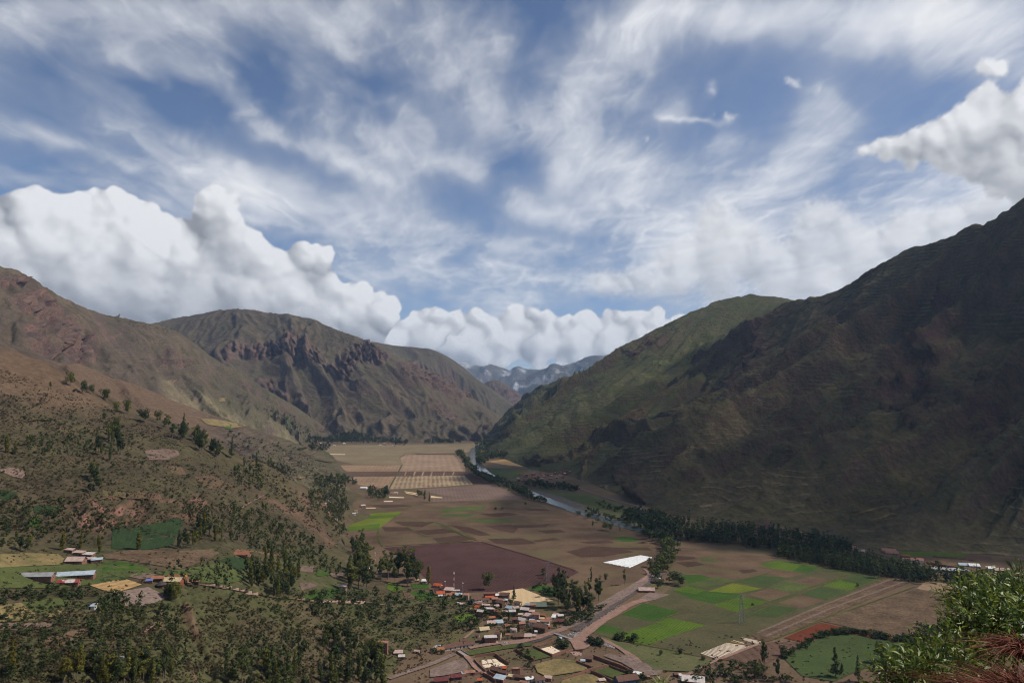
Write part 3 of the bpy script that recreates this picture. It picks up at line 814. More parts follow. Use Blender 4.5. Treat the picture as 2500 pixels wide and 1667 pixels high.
SURF = [
    (200, 1180, 148), (320, 1180, 142), (450, 1180, 130), (560, 1220, 104), (640, 1270, 78), (720, 1290, 54), (780, 1320, 30),
    (0, 1220, 140), (100, 1240, 134), (200, 1235, 130), (300, 1200, 138), (400, 1215, 128), (500, 1240, 108), (200, 1290, 113), (300, 1285, 106), (400, 1280, 105), (500, 1300, 98), (600, 1320, 82), (700, 1345, 50), (780, 1365, 22),
    (0, 1300, 118), (100, 1310, 114), (0, 1360, 108), (100, 1380, 104), (200, 1370, 104), (300, 1360, 98), (400, 1370, 95), (500, 1360, 92), (560, 1350, 88), (640, 1380, 70), (720, 1400, 48), (800, 1400, 20), (860, 1370, 5), (870, 1400, 5),
    (50, 1440, 100), (150, 1440, 100), (250, 1440, 96), (350, 1420, 93), (450, 1420, 90), (560, 1430, 78), (650, 1450, 62), (750, 1440, 42), (850, 1445, 20), (930, 1440, 6), (1000, 1430, 0), (1050, 1450, 0),
    (50, 1520, 99), (150, 1520, 97), (250, 1510, 94), (350, 1490, 88), (450, 1500, 78), (550, 1500, 68), (650, 1500, 58), (750, 1500, 42), (850, 1500, 26), (950, 1490, 14), (1040, 1490, 6), (1120, 1500, 2), (1190, 1470, -2), (1180, 1420, -3),
    (50, 1600, 100), (150, 1600, 98), (260, 1580, 92), (360, 1580, 80), (450, 1580, 66), (550, 1580, 58), (650, 1580, 48), (750, 1580, 34), (850, 1580, 20), (950, 1570, 7), (1040, 1560, 1), (1140, 1540, -2),
    (50, 1667, 100), (200, 1667, 94), (320, 1667, 80), (450, 1667, 60), (550, 1667, 50), (650, 1667, 38), (750, 1667, 24), (850, 1667, 12), (940, 1640, 0), (900, 1660, 2), (1000, 1600, -2), (1100, 1580, -3), (1250, 1540, -5), (1060, 1640, -5), (1160, 1660, -6),
    (-100, 1300, 140), (-100, 1500, 112), (-100, 1667, 112),
    (900, 1380, -4), (950, 1400, -4), (850, 1300, -6), (880, 1240, -8), (1100, 1400, -6),
]
NEARHZ = [(0, 940, 1000), (100, 985, 1020), (200, 1020, 1040), (0, 1040, 850), (120, 1080, 860), (250, 1080, 920), (360, 1100, 980), (480, 1120, 1050), (590, 1165, 1100), (660, 1220, 1110), (0, 1130, 760), (100, 1160, 740), (-120, 900, 1020), (-120, 1050, 830)]
for a, b, c in SURF: HP.append(gp(a, b, c))
for a, b, c in NEARHZ: HP.append(wp(a, b, c))
for x, y, z in ((-300, 250, 92), (-450, 200, 125), (-200, 380, 55), (-100, 480, 10), (60, 600, -15), (250, 620, -30), (250, 900, -30), (0, 1300, -30), (-200, 1500, -30), (-250, 1900, -60), (0, 400, -10), (0, 200, -10), (-150, 200, 40), (-100, 1700, -60)): HP.append(np.array([x, y, z], float))
HP = np.array(HP)


def tps_fit(P, lam=25.0):
    x = P[:, 0] / 100; y = P[:, 1] / 100; n = len(P)
    r2 = (x[:, None] - x) ** 2 + (y[:, None] - y) ** 2
    K = .5 * r2 * np.log(r2 + 1e-9) + lam * .01 * np.eye(n)
    A = np.zeros((n + 3, n + 3)); A[:n, :n] = K; A[:n, n] = 1; A[:n, n + 1] = x; A[:n, n + 2] = y; A[n:, :n] = A[:n, n:].T
    return np.linalg.solve(A, np.concatenate([P[:, 2], [0, 0, 0]])), x, y


W_, hx_, hy_ = tps_fit(HP)


def tps(x, y):
    x = np.asarray(x) / 100; y = np.asarray(y) / 100; out = W_[-3] + W_[-2] * x + W_[-1] * y
    for i in range(len(hx_)):
        r2 = (x - hx_[i]) ** 2 + (y - hy_[i]) ** 2
        out = out + W_[i] * .5 * r2 * np.log(r2 + 1e-9)
    return out


ys = np.geomspace(210, 1750, 450); q = np.linspace(-1.0, 0.28, 440)
Yg, Qg = np.meshgrid(ys, q, indexing='ij')
Xg = Qg * (Yg * .80 + 60)
Zg = tps(Xg, Yg)
px_, py_ = to_px(np.stack([Xg, Yg, Zg], -1))
rel = sstep(2, 30, Zg)
steep = soft_poly(px_, py_, [(170, 1225), (280, 1205), (400, 1215), (500, 1215), (520, 1250), (400, 1280), (300, 1290), (190, 1290)], 10, 14, 3)
gully = soft_poly(px_, py_, [(420, 1470), (445, 1475), (480, 1560), (520, 1620), (540, 1700), (490, 1700), (460, 1600)], 8, 8, 3)
farm = soft_poly(px_, py_, [(-200, 1345), (160, 1330), (560, 1325), (640, 1350), (620, 1420), (450, 1440), (400, 1480), (250, 1500), (-200, 1520)], 14, 0, 0)
Zg = Zg + rel * ((1 - .85 * farm) * (9 * fbm(Xg / 90, Yg / 90, 5, .5, seed=3) + 3.2 * fbm(Xg / 22, Yg / 22, 4, .55, seed=7)) - 5 * gully * sstep(.2, .8, ridged(Xg / 60, Yg / 200, 3, seed=2) + .4))
Zg = Zg + steep * 7 * (ridged(Xg / 16, Yg / 60, 3, seed=12) - .5)
hills = [(330, 1590, 400, 30)]
G = np.stack([Xg, Yg, Zg], -1)
rose = .8 * soft_poly(px_, py_, [(0, 850), (120, 880), (180, 940), (260, 990), (150, 1000), (0, 960)], 12, 18, 4)
cl = steep * sstep(-.15, .35, fbm(Xg / 22, Yg / 22, 4, seed=21)) * .95
red_ = np.zeros_like(Zg)
for poly in ([(590, 1190), (760, 1260), (820, 1330), (800, 1330), (700, 1250)], [(730, 1190), (755, 1225), (750, 1250), (735, 1220)], [(440, 1480), (460, 1480), (490, 1560), (480, 1565)], [(380, 1500), (400, 1480), (400, 1530), (340, 1570)]):
    red_ = np.maximum(red_, soft_poly(px_, py_, poly, 5, 8, 4) * .45)
MOUNT.append(('hillside', G, attr_pack(G, rock=np.clip(cl + red_, 0, 1), green=.22 + .26 * sstep(1290, 1400, py_) - .22 * sstep(1040, 960, py_), gul=fbm(Xg / 60, Yg / 60, 4, seed=5), rose=rose, scrub=sstep(900, 1100, py_))))

# the slope below the viewpoint (outside the frame, under the foreground bush)
xs = np.linspace(-260, 380, 120); yy = np.linspace(-160, 420, 120)
Yg, Xg = np.meshgrid(yy, xs, indexing='ij')
Zg = np.where(Yg < 1.5, 228.2 + .05 * (1.5 - Yg), 228.2 - .80 * (Yg - 1.5)) + sstep(2, 30, np.abs(Yg - 1.5)) * 4 * fbm(Xg / 30, Yg / 30, 4, seed=6) - np.abs(Xg - 10) * .10
Zg = np.maximum(Zg, -6)
Zg = np.where(Yg > 2, np.minimum(Zg, 228 - .46 * (Yg - 1)), Zg)
G = np.stack([Xg, Yg, Zg], -1)
MOUNT.append(('hillside', G, attr_pack(G, green=np.full(G.shape[:2], .4), gul=fbm(Xg / 30, Yg / 30, 4, seed=5))))
# ------------------------------------------------------------------ slope material: grass, scrub, bare rock, terraces
def slope_material(name, grass, scrub, green, rock1, rock2, terr=.5, bumpk=1.0, scrubscale=.05):
    m = NT(name)
    big = m.noise(.0035, 6, .6); mid = m.noise(.018, 6, .62); fine = m.noise(.11, 5, .65)
    base = m.mix(m.ramp(big, [(.38, (0, 0, 0)), (.62, (1, 1, 1))]), grass, scrub)
    base = m.mix(m.math('MULTIPLY', m.ramp(mid, [(.42, (0, 0, 0)), (.66, (1, 1, 1))]), .75), base, tuple(c * .55 for c in scrub))
    gfac = m.math('MULTIPLY', m.attr('green'), m.ramp(m.noise(.008, 6, .65), [(.36, (.25, .25, .25)), (.64, (1.9, 1.9, 1.9))]), clamp=True)
    base = m.mix(gfac, base, green)
    # shrubs as dark specks
    vor = m.n('TexVoronoi'); vor.inputs['Scale'].default_value = scrubscale
    m.l(m.pos(), vor.inputs['Vector'])
    sp = m.ramp(vor.outputs['Distance'], [(.12, (1, 1, 1)), (.42, (0, 0, 0))])
    dens = m.ramp(m.noise(.006, 5, .6), [(.40, (0, 0, 0)), (.62, (1, 1, 1))])
    dens = m.math('ADD', m.math('MULTIPLY', dens, .55), m.attr('wood'), clamp=True)
    spf = m.math('MULTIPLY', sp, dens)
    base = m.mix(spf, base, (.022, .030, .014))
    base = m.mix(m.math('MULTIPLY', m.attr('pale'), m.ramp(mid, [(.35, (.1, .1, .1)), (.6, (.8, .8, .8))])), base, (.21, .175, .105))
    base = m.mix(m.math('MULTIPLY', m.attr('rose'), .8), base, (.130, .085, .056))
    # terraces follow the contour lines
    sep = m.n('SeparateXYZ'); m.l(m.pos(), sep.inputs[0])
    h = m.math('ADD', sep.outputs[2], m.math('MULTIPLY', m.noise(.004, 3, .5), 90.0))
    saw = m.math('FRACT', m.math('DIVIDE', h, 13.0))
    line = m.ramp(saw, [(.0, (0, 0, 0)), (.10, (1, 1, 1)), (.30, (.1, .1, .1)), (1.0, (0, 0, 0))])
    tmask = m.math('MULTIPLY', m.ramp(m.noise(.0045, 4, .6, stretch=(1, 1, 2.2)), [(.46, (0, 0, 0)), (.60, (1, 1, 1))]), terr)
    tf = m.math('MULTIPLY', m.math('MULTIPLY', line, tmask), m.ramp(m.noise(.03, 3), [(.4, (.2, .2, .2)), (.6, (1, 1, 1))]))
    base = m.mix(tf, base, tuple(c * 1.85 for c in grass))
    # rock where the slope is steep or marked as cliff
    nrm = m.n('NewGeometry').outputs['Normal']; sn = m.n('SeparateXYZ'); m.l(nrm, sn.inputs[0])
    st = m.ramp(m.math('ADD', sn.outputs[2], m.math('MULTIPLY', m.math('SUBTRACT', mid, .5), .35)), [(.42, (1, 1, 1)), (.60, (0, 0, 0))])
    rf = m.math('ADD', m.math('MULTIPLY', m.attr('rock'), m.ramp(m.noise(.03, 5, .6), [(.34, (.35, .35, .35)), (.6, (1, 1, 1))])), m.math('MULTIPLY', st, .55), clamp=True)
    rc = m.mix(m.ramp(m.noise(.02, 6, .7, stretch=(1, 1, .35)), [(.36, (0, 0, 0)), (.64, (1, 1, 1))]), rock1, rock2)
    base = m.mix(rf, base, rc)
    base = m.mix(m.math('MULTIPLY', m.attr('snow'), m.ramp(m.noise(.0016, 6, .7), [(.50, (0, 0, 0)), (.60, (1, 1, 1))])), base, (.75, .78, .82))
    base = m.mix(.7, base, m.ramp(fine, [(.25, (.45, .45, .45)), (.75, (1.5, 1.5, 1.5))]), 'MULTIPLY')
    bh = m.math('ADD', m.math('MULTIPLY', mid, 15.0 * bumpk), m.math('MULTIPLY', fine, 5.0 * bumpk))
    bh = m.math('ADD', bh, m.math('MULTIPLY', spf, 3.0))
    bh = m.math('ADD', bh, m.math('MULTIPLY', tf, 2.2))
    m.bsdf(base, .95, m.bump(bh, 1.0, .85), .05)
    return m.m


M_LEFT = slope_material('left_slope', (.122, .090, .064), (.082, .062, .050), (.072, .078, .036), (.165, .098, .080), (.075, .056, .052), terr=.55)
M_RIGHT = slope_material('right_slope', (.135, .102, .055), (.075, .056, .038), (.075, .074, .030), (.13, .07, .055), (.040, .030, .030), terr=.9)
M_NEAR = slope_material('near_slope', (.106, .074, .048), (.066, .050, .034), (.065, .074, .028), (.27, .135, .105), (.15, .080, .064), terr=.15, bumpk=.28, scrubscale=.16)
M_GREEN = slope_material('green_slope', (.100, .088, .046), (.056, .052, .030), (.064, .072, .026), (.12, .07, .055), (.040, .030, .030), terr=.8)
MATOF = [M_RIGHT, M_GREEN, M_RIGHT, M_LEFT, M_LEFT, M_LEFT, M_LEFT, M_LEFT, M_LEFT, M_LEFT, M_LEFT, M_LEFT, M_LEFT, M_NEAR, M_NEAR]
for (nm, G, A), mt in zip(MOUNT, MATOF):
    G[..., 2] = np.maximum(G[..., 2], -12.0)
    add_terrain(nm, G, mt, A)

# ------------------------------------------------------------------ haze over the valley
ztop = max(float(G[..., 2].max()) for _, G, _ in MOUNT) + 60.0
hz = MB(); hz.box(-13500, -2600, -14.0, 13500, 24500, ztop)
mh = NT('haze_air'); pv = mh.n('VolumePrincipled'); pv.inputs['Density'].default_value = HAZE
pv.inputs['Color'].default_value = (.45, .66, 1.0, 1.0); pv.inputs['Anisotropy'].default_value = 0.25
mh.l(pv.outputs[0], mh.out.inputs['Volume'])
ho = hz.build('haze', mh.m); ho['kind'] = 'stuff'


# ------------------------------------------------------------------ unseen cloud above the frame, placed sunward to shade the right hand range
mc = NT('shade_cloud')
ca = mc.ramp(mc.noise(.0013, 6, .6), [(.40, (.08, .08, .08)), (.60, (.72, .72, .72))])
cd = mc.n('BsdfDiffuse'); cd.inputs[0].default_value = (.9, .9, .9, 1); ct = mc.n('BsdfTransparent'); cx = mc.n('MixShader')
mc.l(ca, cx.inputs[0]); mc.l(ct.outputs[0], cx.inputs[1]); mc.l(cd.outputs[0], cx.inputs[2]); mc.l(cx.outputs[0], mc.out.inputs[0])


def cloud(target, height, radii, seed):
    s = (height - target[2]) / SUN_DIR[2]; c = np.array(target) + SUN_DIR * s
    th, ph = np.meshgrid(np.linspace(0, 2 * np.pi, 97), np.linspace(.001, np.pi - .001, 40))
    d = np.stack([np.cos(th) * np.sin(ph), np.sin(th) * np.sin(ph), np.cos(ph)], -1)
    r = 1 + .30 * fbm(d[..., 0] * 2.2 + 5 * np.sign(d[..., 2]) * 0, d[..., 1] * 2.2, 4, seed=seed) * np.sin(ph)
    V = c + d * r[..., None] * np.array(radii)
    o = link('cloud', np_mesh('cloud', V.reshape(-1, 3), grid_faces(*th.shape)[:, ::-1], mc.m, smooth=True)); o['kind'] = 'stuff'


cloud((1480, 2300, 640), ztop + 1500, (1020, 1400, 150), 5.0)
# ------------------------------------------------------------------ the sky dome that carries the clouds
def build_sky():
    da = .1; az0, el0 = -39.5, 0.0
    az = np.arange(az0, 39.51, da); el = np.arange(el0, 34.01, da)
    AZ, EL = np.meshgrid(az, el)
    a, b = make_clouds(AZ, EL, az0, el0, da)
    Rr = 60000.0

    def sphere(AZ, EL):
        r = np.radians
        return np.stack([Rr * np.cos(r(EL)) * np.sin(r(AZ)), Rr * np.cos(r(EL)) * np.cos(r(AZ)), CAM_H + Rr * np.sin(r(EL))], -1)

    def emit(AZ, EL, a, b):
        V = sphere(AZ, EL).reshape(-1, 3); Fc = grid_faces(*AZ.shape)
        return V, Fc, a.ravel(), b.ravel()
    parts = [emit(AZ, EL, a, b)]
    # the rest of the dome, coarser, with the same kind of high cloud
    def rest(a0, a1, e0, e1, st):
        A_, E_ = np.meshgrid(np.linspace(a0, a1, int(abs(a1 - a0) / st) + 1), np.linspace(e0, e1, int(abs(e1 - e0) / st) + 1))
        al, br = cloud_layers(A_, E_, a0, e0, st)
        parts.append(emit(A_, E_, al, br))
    rest(39.5, 320.5, 0.0, 89.9, 1.0)
    rest(-39.5, 39.5, 34.0, 89.9, .5)
    vs, fs, aa, bb = [], [], [], []; off = 0
    for V, Fc, al, br in parts:
        vs.append(V); fs.append(Fc + off); aa.append(al); bb.append(br); off += len(V)
    m = NT('cloud_sky')
    alpha = m.attr('cloud'); br = m.attr('bright')
    b2 = m.math('MULTIPLY', br, br)
    em = m.n('Emission'); m.l(m.ramp(b2, [(0, (0, 0, 0)), (.5, (.455, .47, .50)), (1.0, (.93, .935, .95))]), em.inputs[0]); em.inputs[1].default_value = .90
    tr = m.n('BsdfTransparent'); mx = m.n('MixShader')
    m.l(alpha, mx.inputs[0]); m.l(tr.outputs[0], mx.inputs[1]); m.l(em.outputs[0], mx.inputs[2]); m.l(mx.outputs[0], m.out.inputs[0])
    me = np_mesh('sky', np.concatenate(vs), np.concatenate(fs), m.m, smooth=True, attrs={'cloud': np.concatenate(aa), 'bright': np.concatenate(bb)})
    o = link('sky', me); o['kind'] = 'structure'


build_sky()
# ------------------------------------------------------------------ valley floor and its fields
K1 = lambda x, y: (0 + x / 2.8, 900 + y / 2.8)
K2 = lambda x, y: (760 + x / 2.8, 1040 + y / 2.8)
K3 = lambda x, y: (1400 + x / 2.8, 1107 + y / 2.8)
K4 = lambda x, y: (860 + x / 4.3556, 1360 + y / 4.3556)
K5 = lambda x, y: (0 + x / 3.92, 1270 + y / 3.92)
K6 = lambda x, y: (2000 + x / 3.358, 1200 + y / 3.358)
K7 = lambda x, y: (1040 + x / 4.523, 1380 + y / 4.523)
K8 = lambda x, y: (300 + x / 3.76, 1250 + y / 3.76)
K9 = lambda x, y: (0 + x / 3.36, 600 + y / 3.36)
K10 = lambda x, y: (600 + x / 2.94, 700 + y / 2.94)
K11 = lambda x, y: (1150 + x / 2.7035, 650 + y / 2.7035)
K13 = lambda x, y: (1500 + x / 4.052, 1280 + y / 4.052)
K14 = lambda x, y: (1640 + x / 8.4, 1500 + y / 8.4)
K15 = lambda x, y: (1000 + x / 7.84, 1560 + y / 7.84)
K16 = lambda x, y: (1250 + x / 6.72, 1500 + y / 6.72)
K17 = lambda x, y: (780 + x / 7.84, 1060 + y / 7.84)


def soil_material(name, col, col2=None, rows=None, rowk=.25, grain=.35, green=None, patch=.02):
    """one field: two tones in patches, crop rows along an angle, grain"""
    m = NT(name)
    col2 = col2 or tuple(c * .72 for c in col)
    n1 = m.noise(patch, 6, .65); n2 = m.noise(.35, 5, .7); n3 = m.noise(.006, 3, .5)
    c = m.mix(m.ramp(n1, [(.38, (0, 0, 0)), (.62, (1, 1, 1))]), col, col2)
    c = m.mix(.5, c, m.ramp(n3, [(.3, (.72, .72, .72)), (.7, (1.25, 1.25, 1.25))]), 'MULTIPLY')
    if green: c = m.mix(m.ramp(m.noise(patch * .8, 5, .6), [(.50, (0, 0, 0)), (.66, (.8, .8, .8))]), c, green)
    c = m.mix(grain, c, m.ramp(n2, [(.30, (.35, .35, .35)), (.70, (1.6, 1.6, 1.6))]), 'MULTIPLY')
    h = n2
    if rows is not None:
        ang, sp = rows
        mp = m.n('Mapping'); mp.inputs['Rotation'].default_value = (0, 0, ang); m.l(m.pos(), mp.inputs[0])
        w = m.n('TexWave'); w.bands_direction = 'X'; w.inputs['Scale'].default_value = .314 / sp; w.inputs['Distortion'].default_value = 3.0
        w.inputs['Detail'].default_value = 3; w.inputs['Detail Scale'].default_value = 1.0
        m.l(mp.outputs[0], w.inputs['Vector'])
        brk = m.ramp(m.noise(.02, 4, .6), [(.35, (.35, .35, .35)), (.65, (1, 1, 1))])
        c = m.mix(m.math('MULTIPLY', brk, rowk), c, m.ramp(w.outputs['Fac'], [(.2, (.35, .35, .35)), (.8, (1.7, 1.7, 1.7))]), 'MULTIPLY')
        h = m.math('ADD', n2, m.math('MULTIPLY', w.outputs['Fac'], .6))
    m.bsdf(c, .97, m.bump(h, .5, .8), .04)
    return m.m


S_BASE = soil_material('valley_soil', (.150, .102, .066), (.098, .066, .045), green=(.085, .085, .035), patch=.012)
ground_me = np_mesh('ground', [(-13000, -2400, 0), (13000, -2400, 0), (13000, 24000, 0), (-13000, 24000, 0)], [(0, 1, 2, 3)], S_BASE)
link('ground', ground_me)['kind'] = 'structure'


def dens_line(pts, step, closed=False):
    out = []; n = len(pts)
    for i in range(n if closed else n - 1):
        a = np.array(pts[i], float); b = np.array(pts[(i + 1) % n], float); k = max(1, int(np.hypot(*(b[:2] - a[:2])) / step))
        for j in range(k): out.append(tuple(a + (b - a) * j / k))
    if not closed: out.append(tuple(pts[-1]))
    return out


_lift = [0.0]


def sheet(name, poly, mat, z=None, kind='structure', label=None, cat=None, group=None, wob=2.0, step=25.0, thick=0.0):
    """a field lying flat on the valley floor, outline from spots of the photograph; edges a little uneven"""
    _lift[0] = _lift[0] + .006
    z = z if z is not None else .06 + _lift[0]
    P = [gp(*p)[:2] for p in poly]
    P = dens_line(P, step, True)
    P = [(x + wob * .5 * perlin(x * .05, y * .05 + 7), y + wob * perlin(x * .05 + 31, y * .05)) for x, y in P]
    bm = bmesh.new()
    vs = [bm.verts.new((float(x), float(y), z + thick)) for x, y in P]
    f = bm.faces.new(vs); f.normal_update()
    if f.normal.z < 0: f.normal_flip()
    if thick:
        r = bmesh.ops.extrude_face_region(bm, geom=[f])
        for v in [g for g in r['geom'] if isinstance(g, bmesh.types.BMVert)]: v.co.z = z
        bmesh.ops.recalc_face_normals(bm, faces=bm.faces)
    bmesh.ops.triangulate(bm, faces=bm.faces)
    me = bpy.data.meshes.new(name); bm.to_mesh(me); bm.free(); me.materials.append(mat)
    return tag(link(name, me), label, cat, group, kind)


def drape(name, poly, mat, lift=.5, step=9.0, kind='structure'):
    """a field lying on the hillside: every vertex dropped onto the ground seen there"""
    P = [tuple(p) for p in poly]
    bd = dens_line(P, step, True); xs = [p[0] for p in P]; ys = [p[1] for p in P]
    pts = [Vector(p) for p in bd]; nb = len(pts)
    gx = np.arange(min(xs), max(xs), step * 1.2); gy = np.arange(min(ys), max(ys), step * 1.0)
    X, Y = np.meshgrid(gx, gy); ins = in_poly(X, Y, P)
    for x, y in zip(X[ins], Y[ins]):
        pts.append(Vector((float(x), float(y))))
    v, e, f, *_ = delaunay_2d_cdt(pts, [(i, (i + 1) % nb) for i in range(nb)], [], 1, 1e-4)
    W = [cast(p.x, p.y) for p in v]
    W = [(w.x, w.y, w.z + lift) if w is not None else (0, 0, -50) for w in W]
    me = bpy.data.meshes.new(name); me.from_pydata(W, [], [tuple(q) for q in f]); me.materials.append(mat)
    if len(me.polygons) and me.polygons[0].normal.z < 0: me.flip_normals()
    return tag(link(name, me), kind=kind)


def rowang(ax, ay, bx, by):
    a = gp(ax, ay); b = gp(bx, by); return -(math.atan2(b[1] - a[1], b[0] - a[0]) - math.pi / 2) * 1.0


RA = rowang(*K2(640, 430), *K2(705, 200))
S = {}
S['olive'] = soil_material('olive_stubble', (.205, .160, .095), (.168, .132, .080), rows=(RA + 1.57, 16), rowk=.25)
S['tan'] = soil_material('tan_stubble', (.275, .188, .118), (.215, .146, .094), rows=(RA, 14), rowk=.12)
S['striped'] = soil_material('striped_stubble', (.285, .215, .132), (.195, .138, .092), rows=(RA, 13), rowk=.42)
S['pale'] = soil_material('pale_furrows', (.280, .198, .134), (.232, .160, .112), rows=(RA, 24), rowk=.12)
S['dark'] = soil_material('dark_soil', (.115, .070, .050), (.090, .056, .042), rows=(RA, 9), rowk=.2)
S['pink'] = soil_material('rose_soil', (.165, .115, .092), (.140, .096, .078), rows=(RA, 9), rowk=.06)
S['plum'] = soil_material('ploughed_plum_soil', (.076, .040, .036), (.060, .032, .030), rows=(RA + .5, 5), rowk=.2, patch=.03)
S['brown'] = soil_material('brown_stubble', (.130, .088, .056), (.085, .055, .038), green=(.10, .088, .042), patch=.016)
S['darkbrown'] = soil_material('dark_brown_patch', (.072, .042, .030), (.058, .036, .026), patch=.05, rows=(RA + 1.57, 6), rowk=.3)
S['redbrown'] = soil_material('red_soil', (.120, .036, .020), (.098, .030, .018), patch=.03)
S['maize'] = soil_material('dry_maize_field', (.128, .088, .056), (.080, .055, .036), patch=.05, grain=.75)
S['green'] = soil_material('green_crop', (.046, .090, .018), (.036, .072, .016), rows=(.6, 3), rowk=.12, patch=.03, grain=.3)
S['lime'] = soil_material('lime_crop', (.078, .120, .018), (.058, .098, .016), rows=(.6, 3), rowk=.125, patch=.03, grain=.3)
S['yellow'] = soil_material('yellow_green_crop', (.130, .150, .022), (.100, .125, .020), rows=(.6, 3), rowk=.12, patch=.03)
S['deep'] = soil_material('deep_green_crop', (.030, .052, .022), (.024, .040, .018), rows=(.9, 3), rowk=.12, patch=.03)
S['greygreen'] = soil_material('grey_green_crop', (.055, .078, .026), (.044, .062, .024), patch=.03)
S['olivegreen'] = soil_material('olive_pasture', (.082, .098, .032), (.062, .074, .028), green=(.060, .080, .028), patch=.03)
S['greybrown'] = soil_material('grey_brown_field', (.088, .080, .040), (.068, .062, .034), green=(.060, .066, .030), patch=.03)
S['gold'] = soil_material('golden_stubble', (.36, .235, .105), (.28, .18, .085), patch=.05, rows=(.3, 6), rowk=.2)
S['meadow'] = soil_material('river_meadow', (.120, .115, .055), (.080, .090, .038), green=(.075, .105, .035), patch=.03)
S['gravelly'] = soil_material('river_gravel', (.150, .130, .110), (.110, .092, .076), patch=.06)
S['dirt'] = soil_material('dirt_road', (.275, .170, .132), (.22, .138, .108), patch=.08)
S['greydirt'] = soil_material('grey_dirt', (.20, .148, .125), (.155, .112, .094), patch=.08, grain=.6)
S['asphalt'] = soil_material('dark_road', (.085, .068, .068), (.070, .056, .056), patch=.08)
S['stream'] = soil_material('stony_stream_bed', (.115, .092, .084), (.082, .066, .060), patch=.12, grain=.7)
S['dryrows'] = soil_material('dry_grass', (.22, .165, .075), (.15, .12, .058), patch=.06, green=(.085, .085, .035), grain=.5)


def polys(K, *lst):
    for name, pts in lst: sheet('field', [K(*p) for p in pts], S[name])


# broad tones first, single fields on top
polys(K2,
      ('olive', [(100, 130), (640, 125), (1150, 118), (1130, 150), (1060, 180), (650, 190), (100, 200)]),
      ('olive', [(60, 192), (470, 187), (640, 190), (600, 215), (625, 262), (300, 262), (200, 240)]),
      ('tan', [(220, 266), (612, 265), (592, 308), (260, 310), (120, 290)]),
      ('pale', [(650, 192), (998, 198), (1040, 250), (1056, 308), (600, 308), (625, 262), (605, 218)]),
      ('dark', [(165, 314), (592, 311), (573, 340), (200, 343)]),
      ('dark', [(602, 311), (1064, 311), (1100, 336), (585, 340)]),
      ('striped', [(572, 343), (1047, 337), (1105, 397), (860, 415), (530, 432)]),
      ('darkbrown', [(1050, 336), (1085, 322), (1150, 360), (1200, 390), (1107, 397)]),
      ('tan', [(205, 346), (570, 343), (526, 428), (330, 402)]),
      ('dark', [(700, 185), (990, 190), (985, 197), (720, 195)]),
      ('pink', [(735, 432), (1240, 397), (1455, 497), (830, 516), (835, 480), (900, 486), (1020, 490), (880, 470)]),
      ('brown', [(330, 590), (400, 515), (490, 500), (830, 520), (1490, 506), (1640, 572), (1900, 645), (2240, 735), (2480, 830), (2352, 1030), (2000, 1105), (1600, 1120), (1160, 780), (470, 822), (255, 770), (230, 720)]),
      ('brown', [(380, 520), (560, 500), (826, 520), (755, 545), (640, 580), (320, 592)]),
      ('yellow', [(242, 640), (330, 602), (622, 582), (540, 642), (460, 702), (238, 718)]),
      ('lime', [(238, 690), (470, 665), (460, 702), (240, 720)]), ('lime', [(300, 615), (420, 612), (620, 600), (560, 625), (420, 632), (290, 640)]),
      ('plum', [(488, 830), (1142, 787), (1500, 890), (1835, 997), (1700, 1060), (1465, 1104), (1268, 1130), (850, 1140), (820, 1080), (640, 900)]),
      ('green', [(1472, 1106), (1560, 1082), (1655, 1100), (1655, 1170)]),
      ('gold', [(1205, 242), (1400, 216), (1425, 240), (1470, 278), (1310, 262)]),
      ('olivegreen', [(1168, 285), (1290, 287), (1440, 306), (1462, 332), (1375, 362), (1225, 335)]),
      ('green', [(2045, 762), (2130, 755), (2215, 765), (2235, 787), (2130, 790)]))
for row in ([(1190, 680), (1360, 672), (1420, 700), (1380, 730), (1290, 715)], [(1340, 680), (1560, 672), (1640, 665), (1600, 690), (1400, 695)], [(960, 680), (1080, 690), (1230, 745), (1150, 750), (1040, 720)],
            [(830, 765), (1060, 742), (1130, 770), (1000, 790), (860, 795)], [(480, 690), (660, 690), (690, 715), (500, 720)], [(560, 650), (840, 655), (760, 690), (620, 680)], [(690, 715), (900, 700), (980, 725), (790, 742)],
            [(1200, 770), (1440, 765), (1550, 800), (1400, 812), (1260, 800)], [(1500, 780), (1660, 765), (1700, 775), (1560, 795)], [(1740, 860), (1900, 820), (2100, 830), (2200, 860), (2000, 890), (1850, 895)], [(1540, 715), (1700, 705), (1740, 725), (1600, 735)],
            [(1150, 600), (1340, 590), (1420, 605), (1250, 620)], [(1830, 790), (2010, 780), (2080, 795), (1900, 805)], [(1440, 560), (1600, 565), (1640, 580), (1500, 580)], [(2060, 830), (2300, 830), (2330, 850), (2180, 850)], [(380, 540), (620, 535), (700, 545), (500, 560)]):
    sheet('field', [K2(*p) for p in row], S['darkbrown'], wob=9)
for row in ([(880, 560), (1200, 545), (1180, 575), (900, 590)], [(860, 600), (1120, 600), (1080, 620), (900, 618)], [(1000, 640), (1300, 630), (1420, 650), (1200, 665)]):
    sheet('field', [K2(*p) for p in row], S['olivegreen'], wob=9)
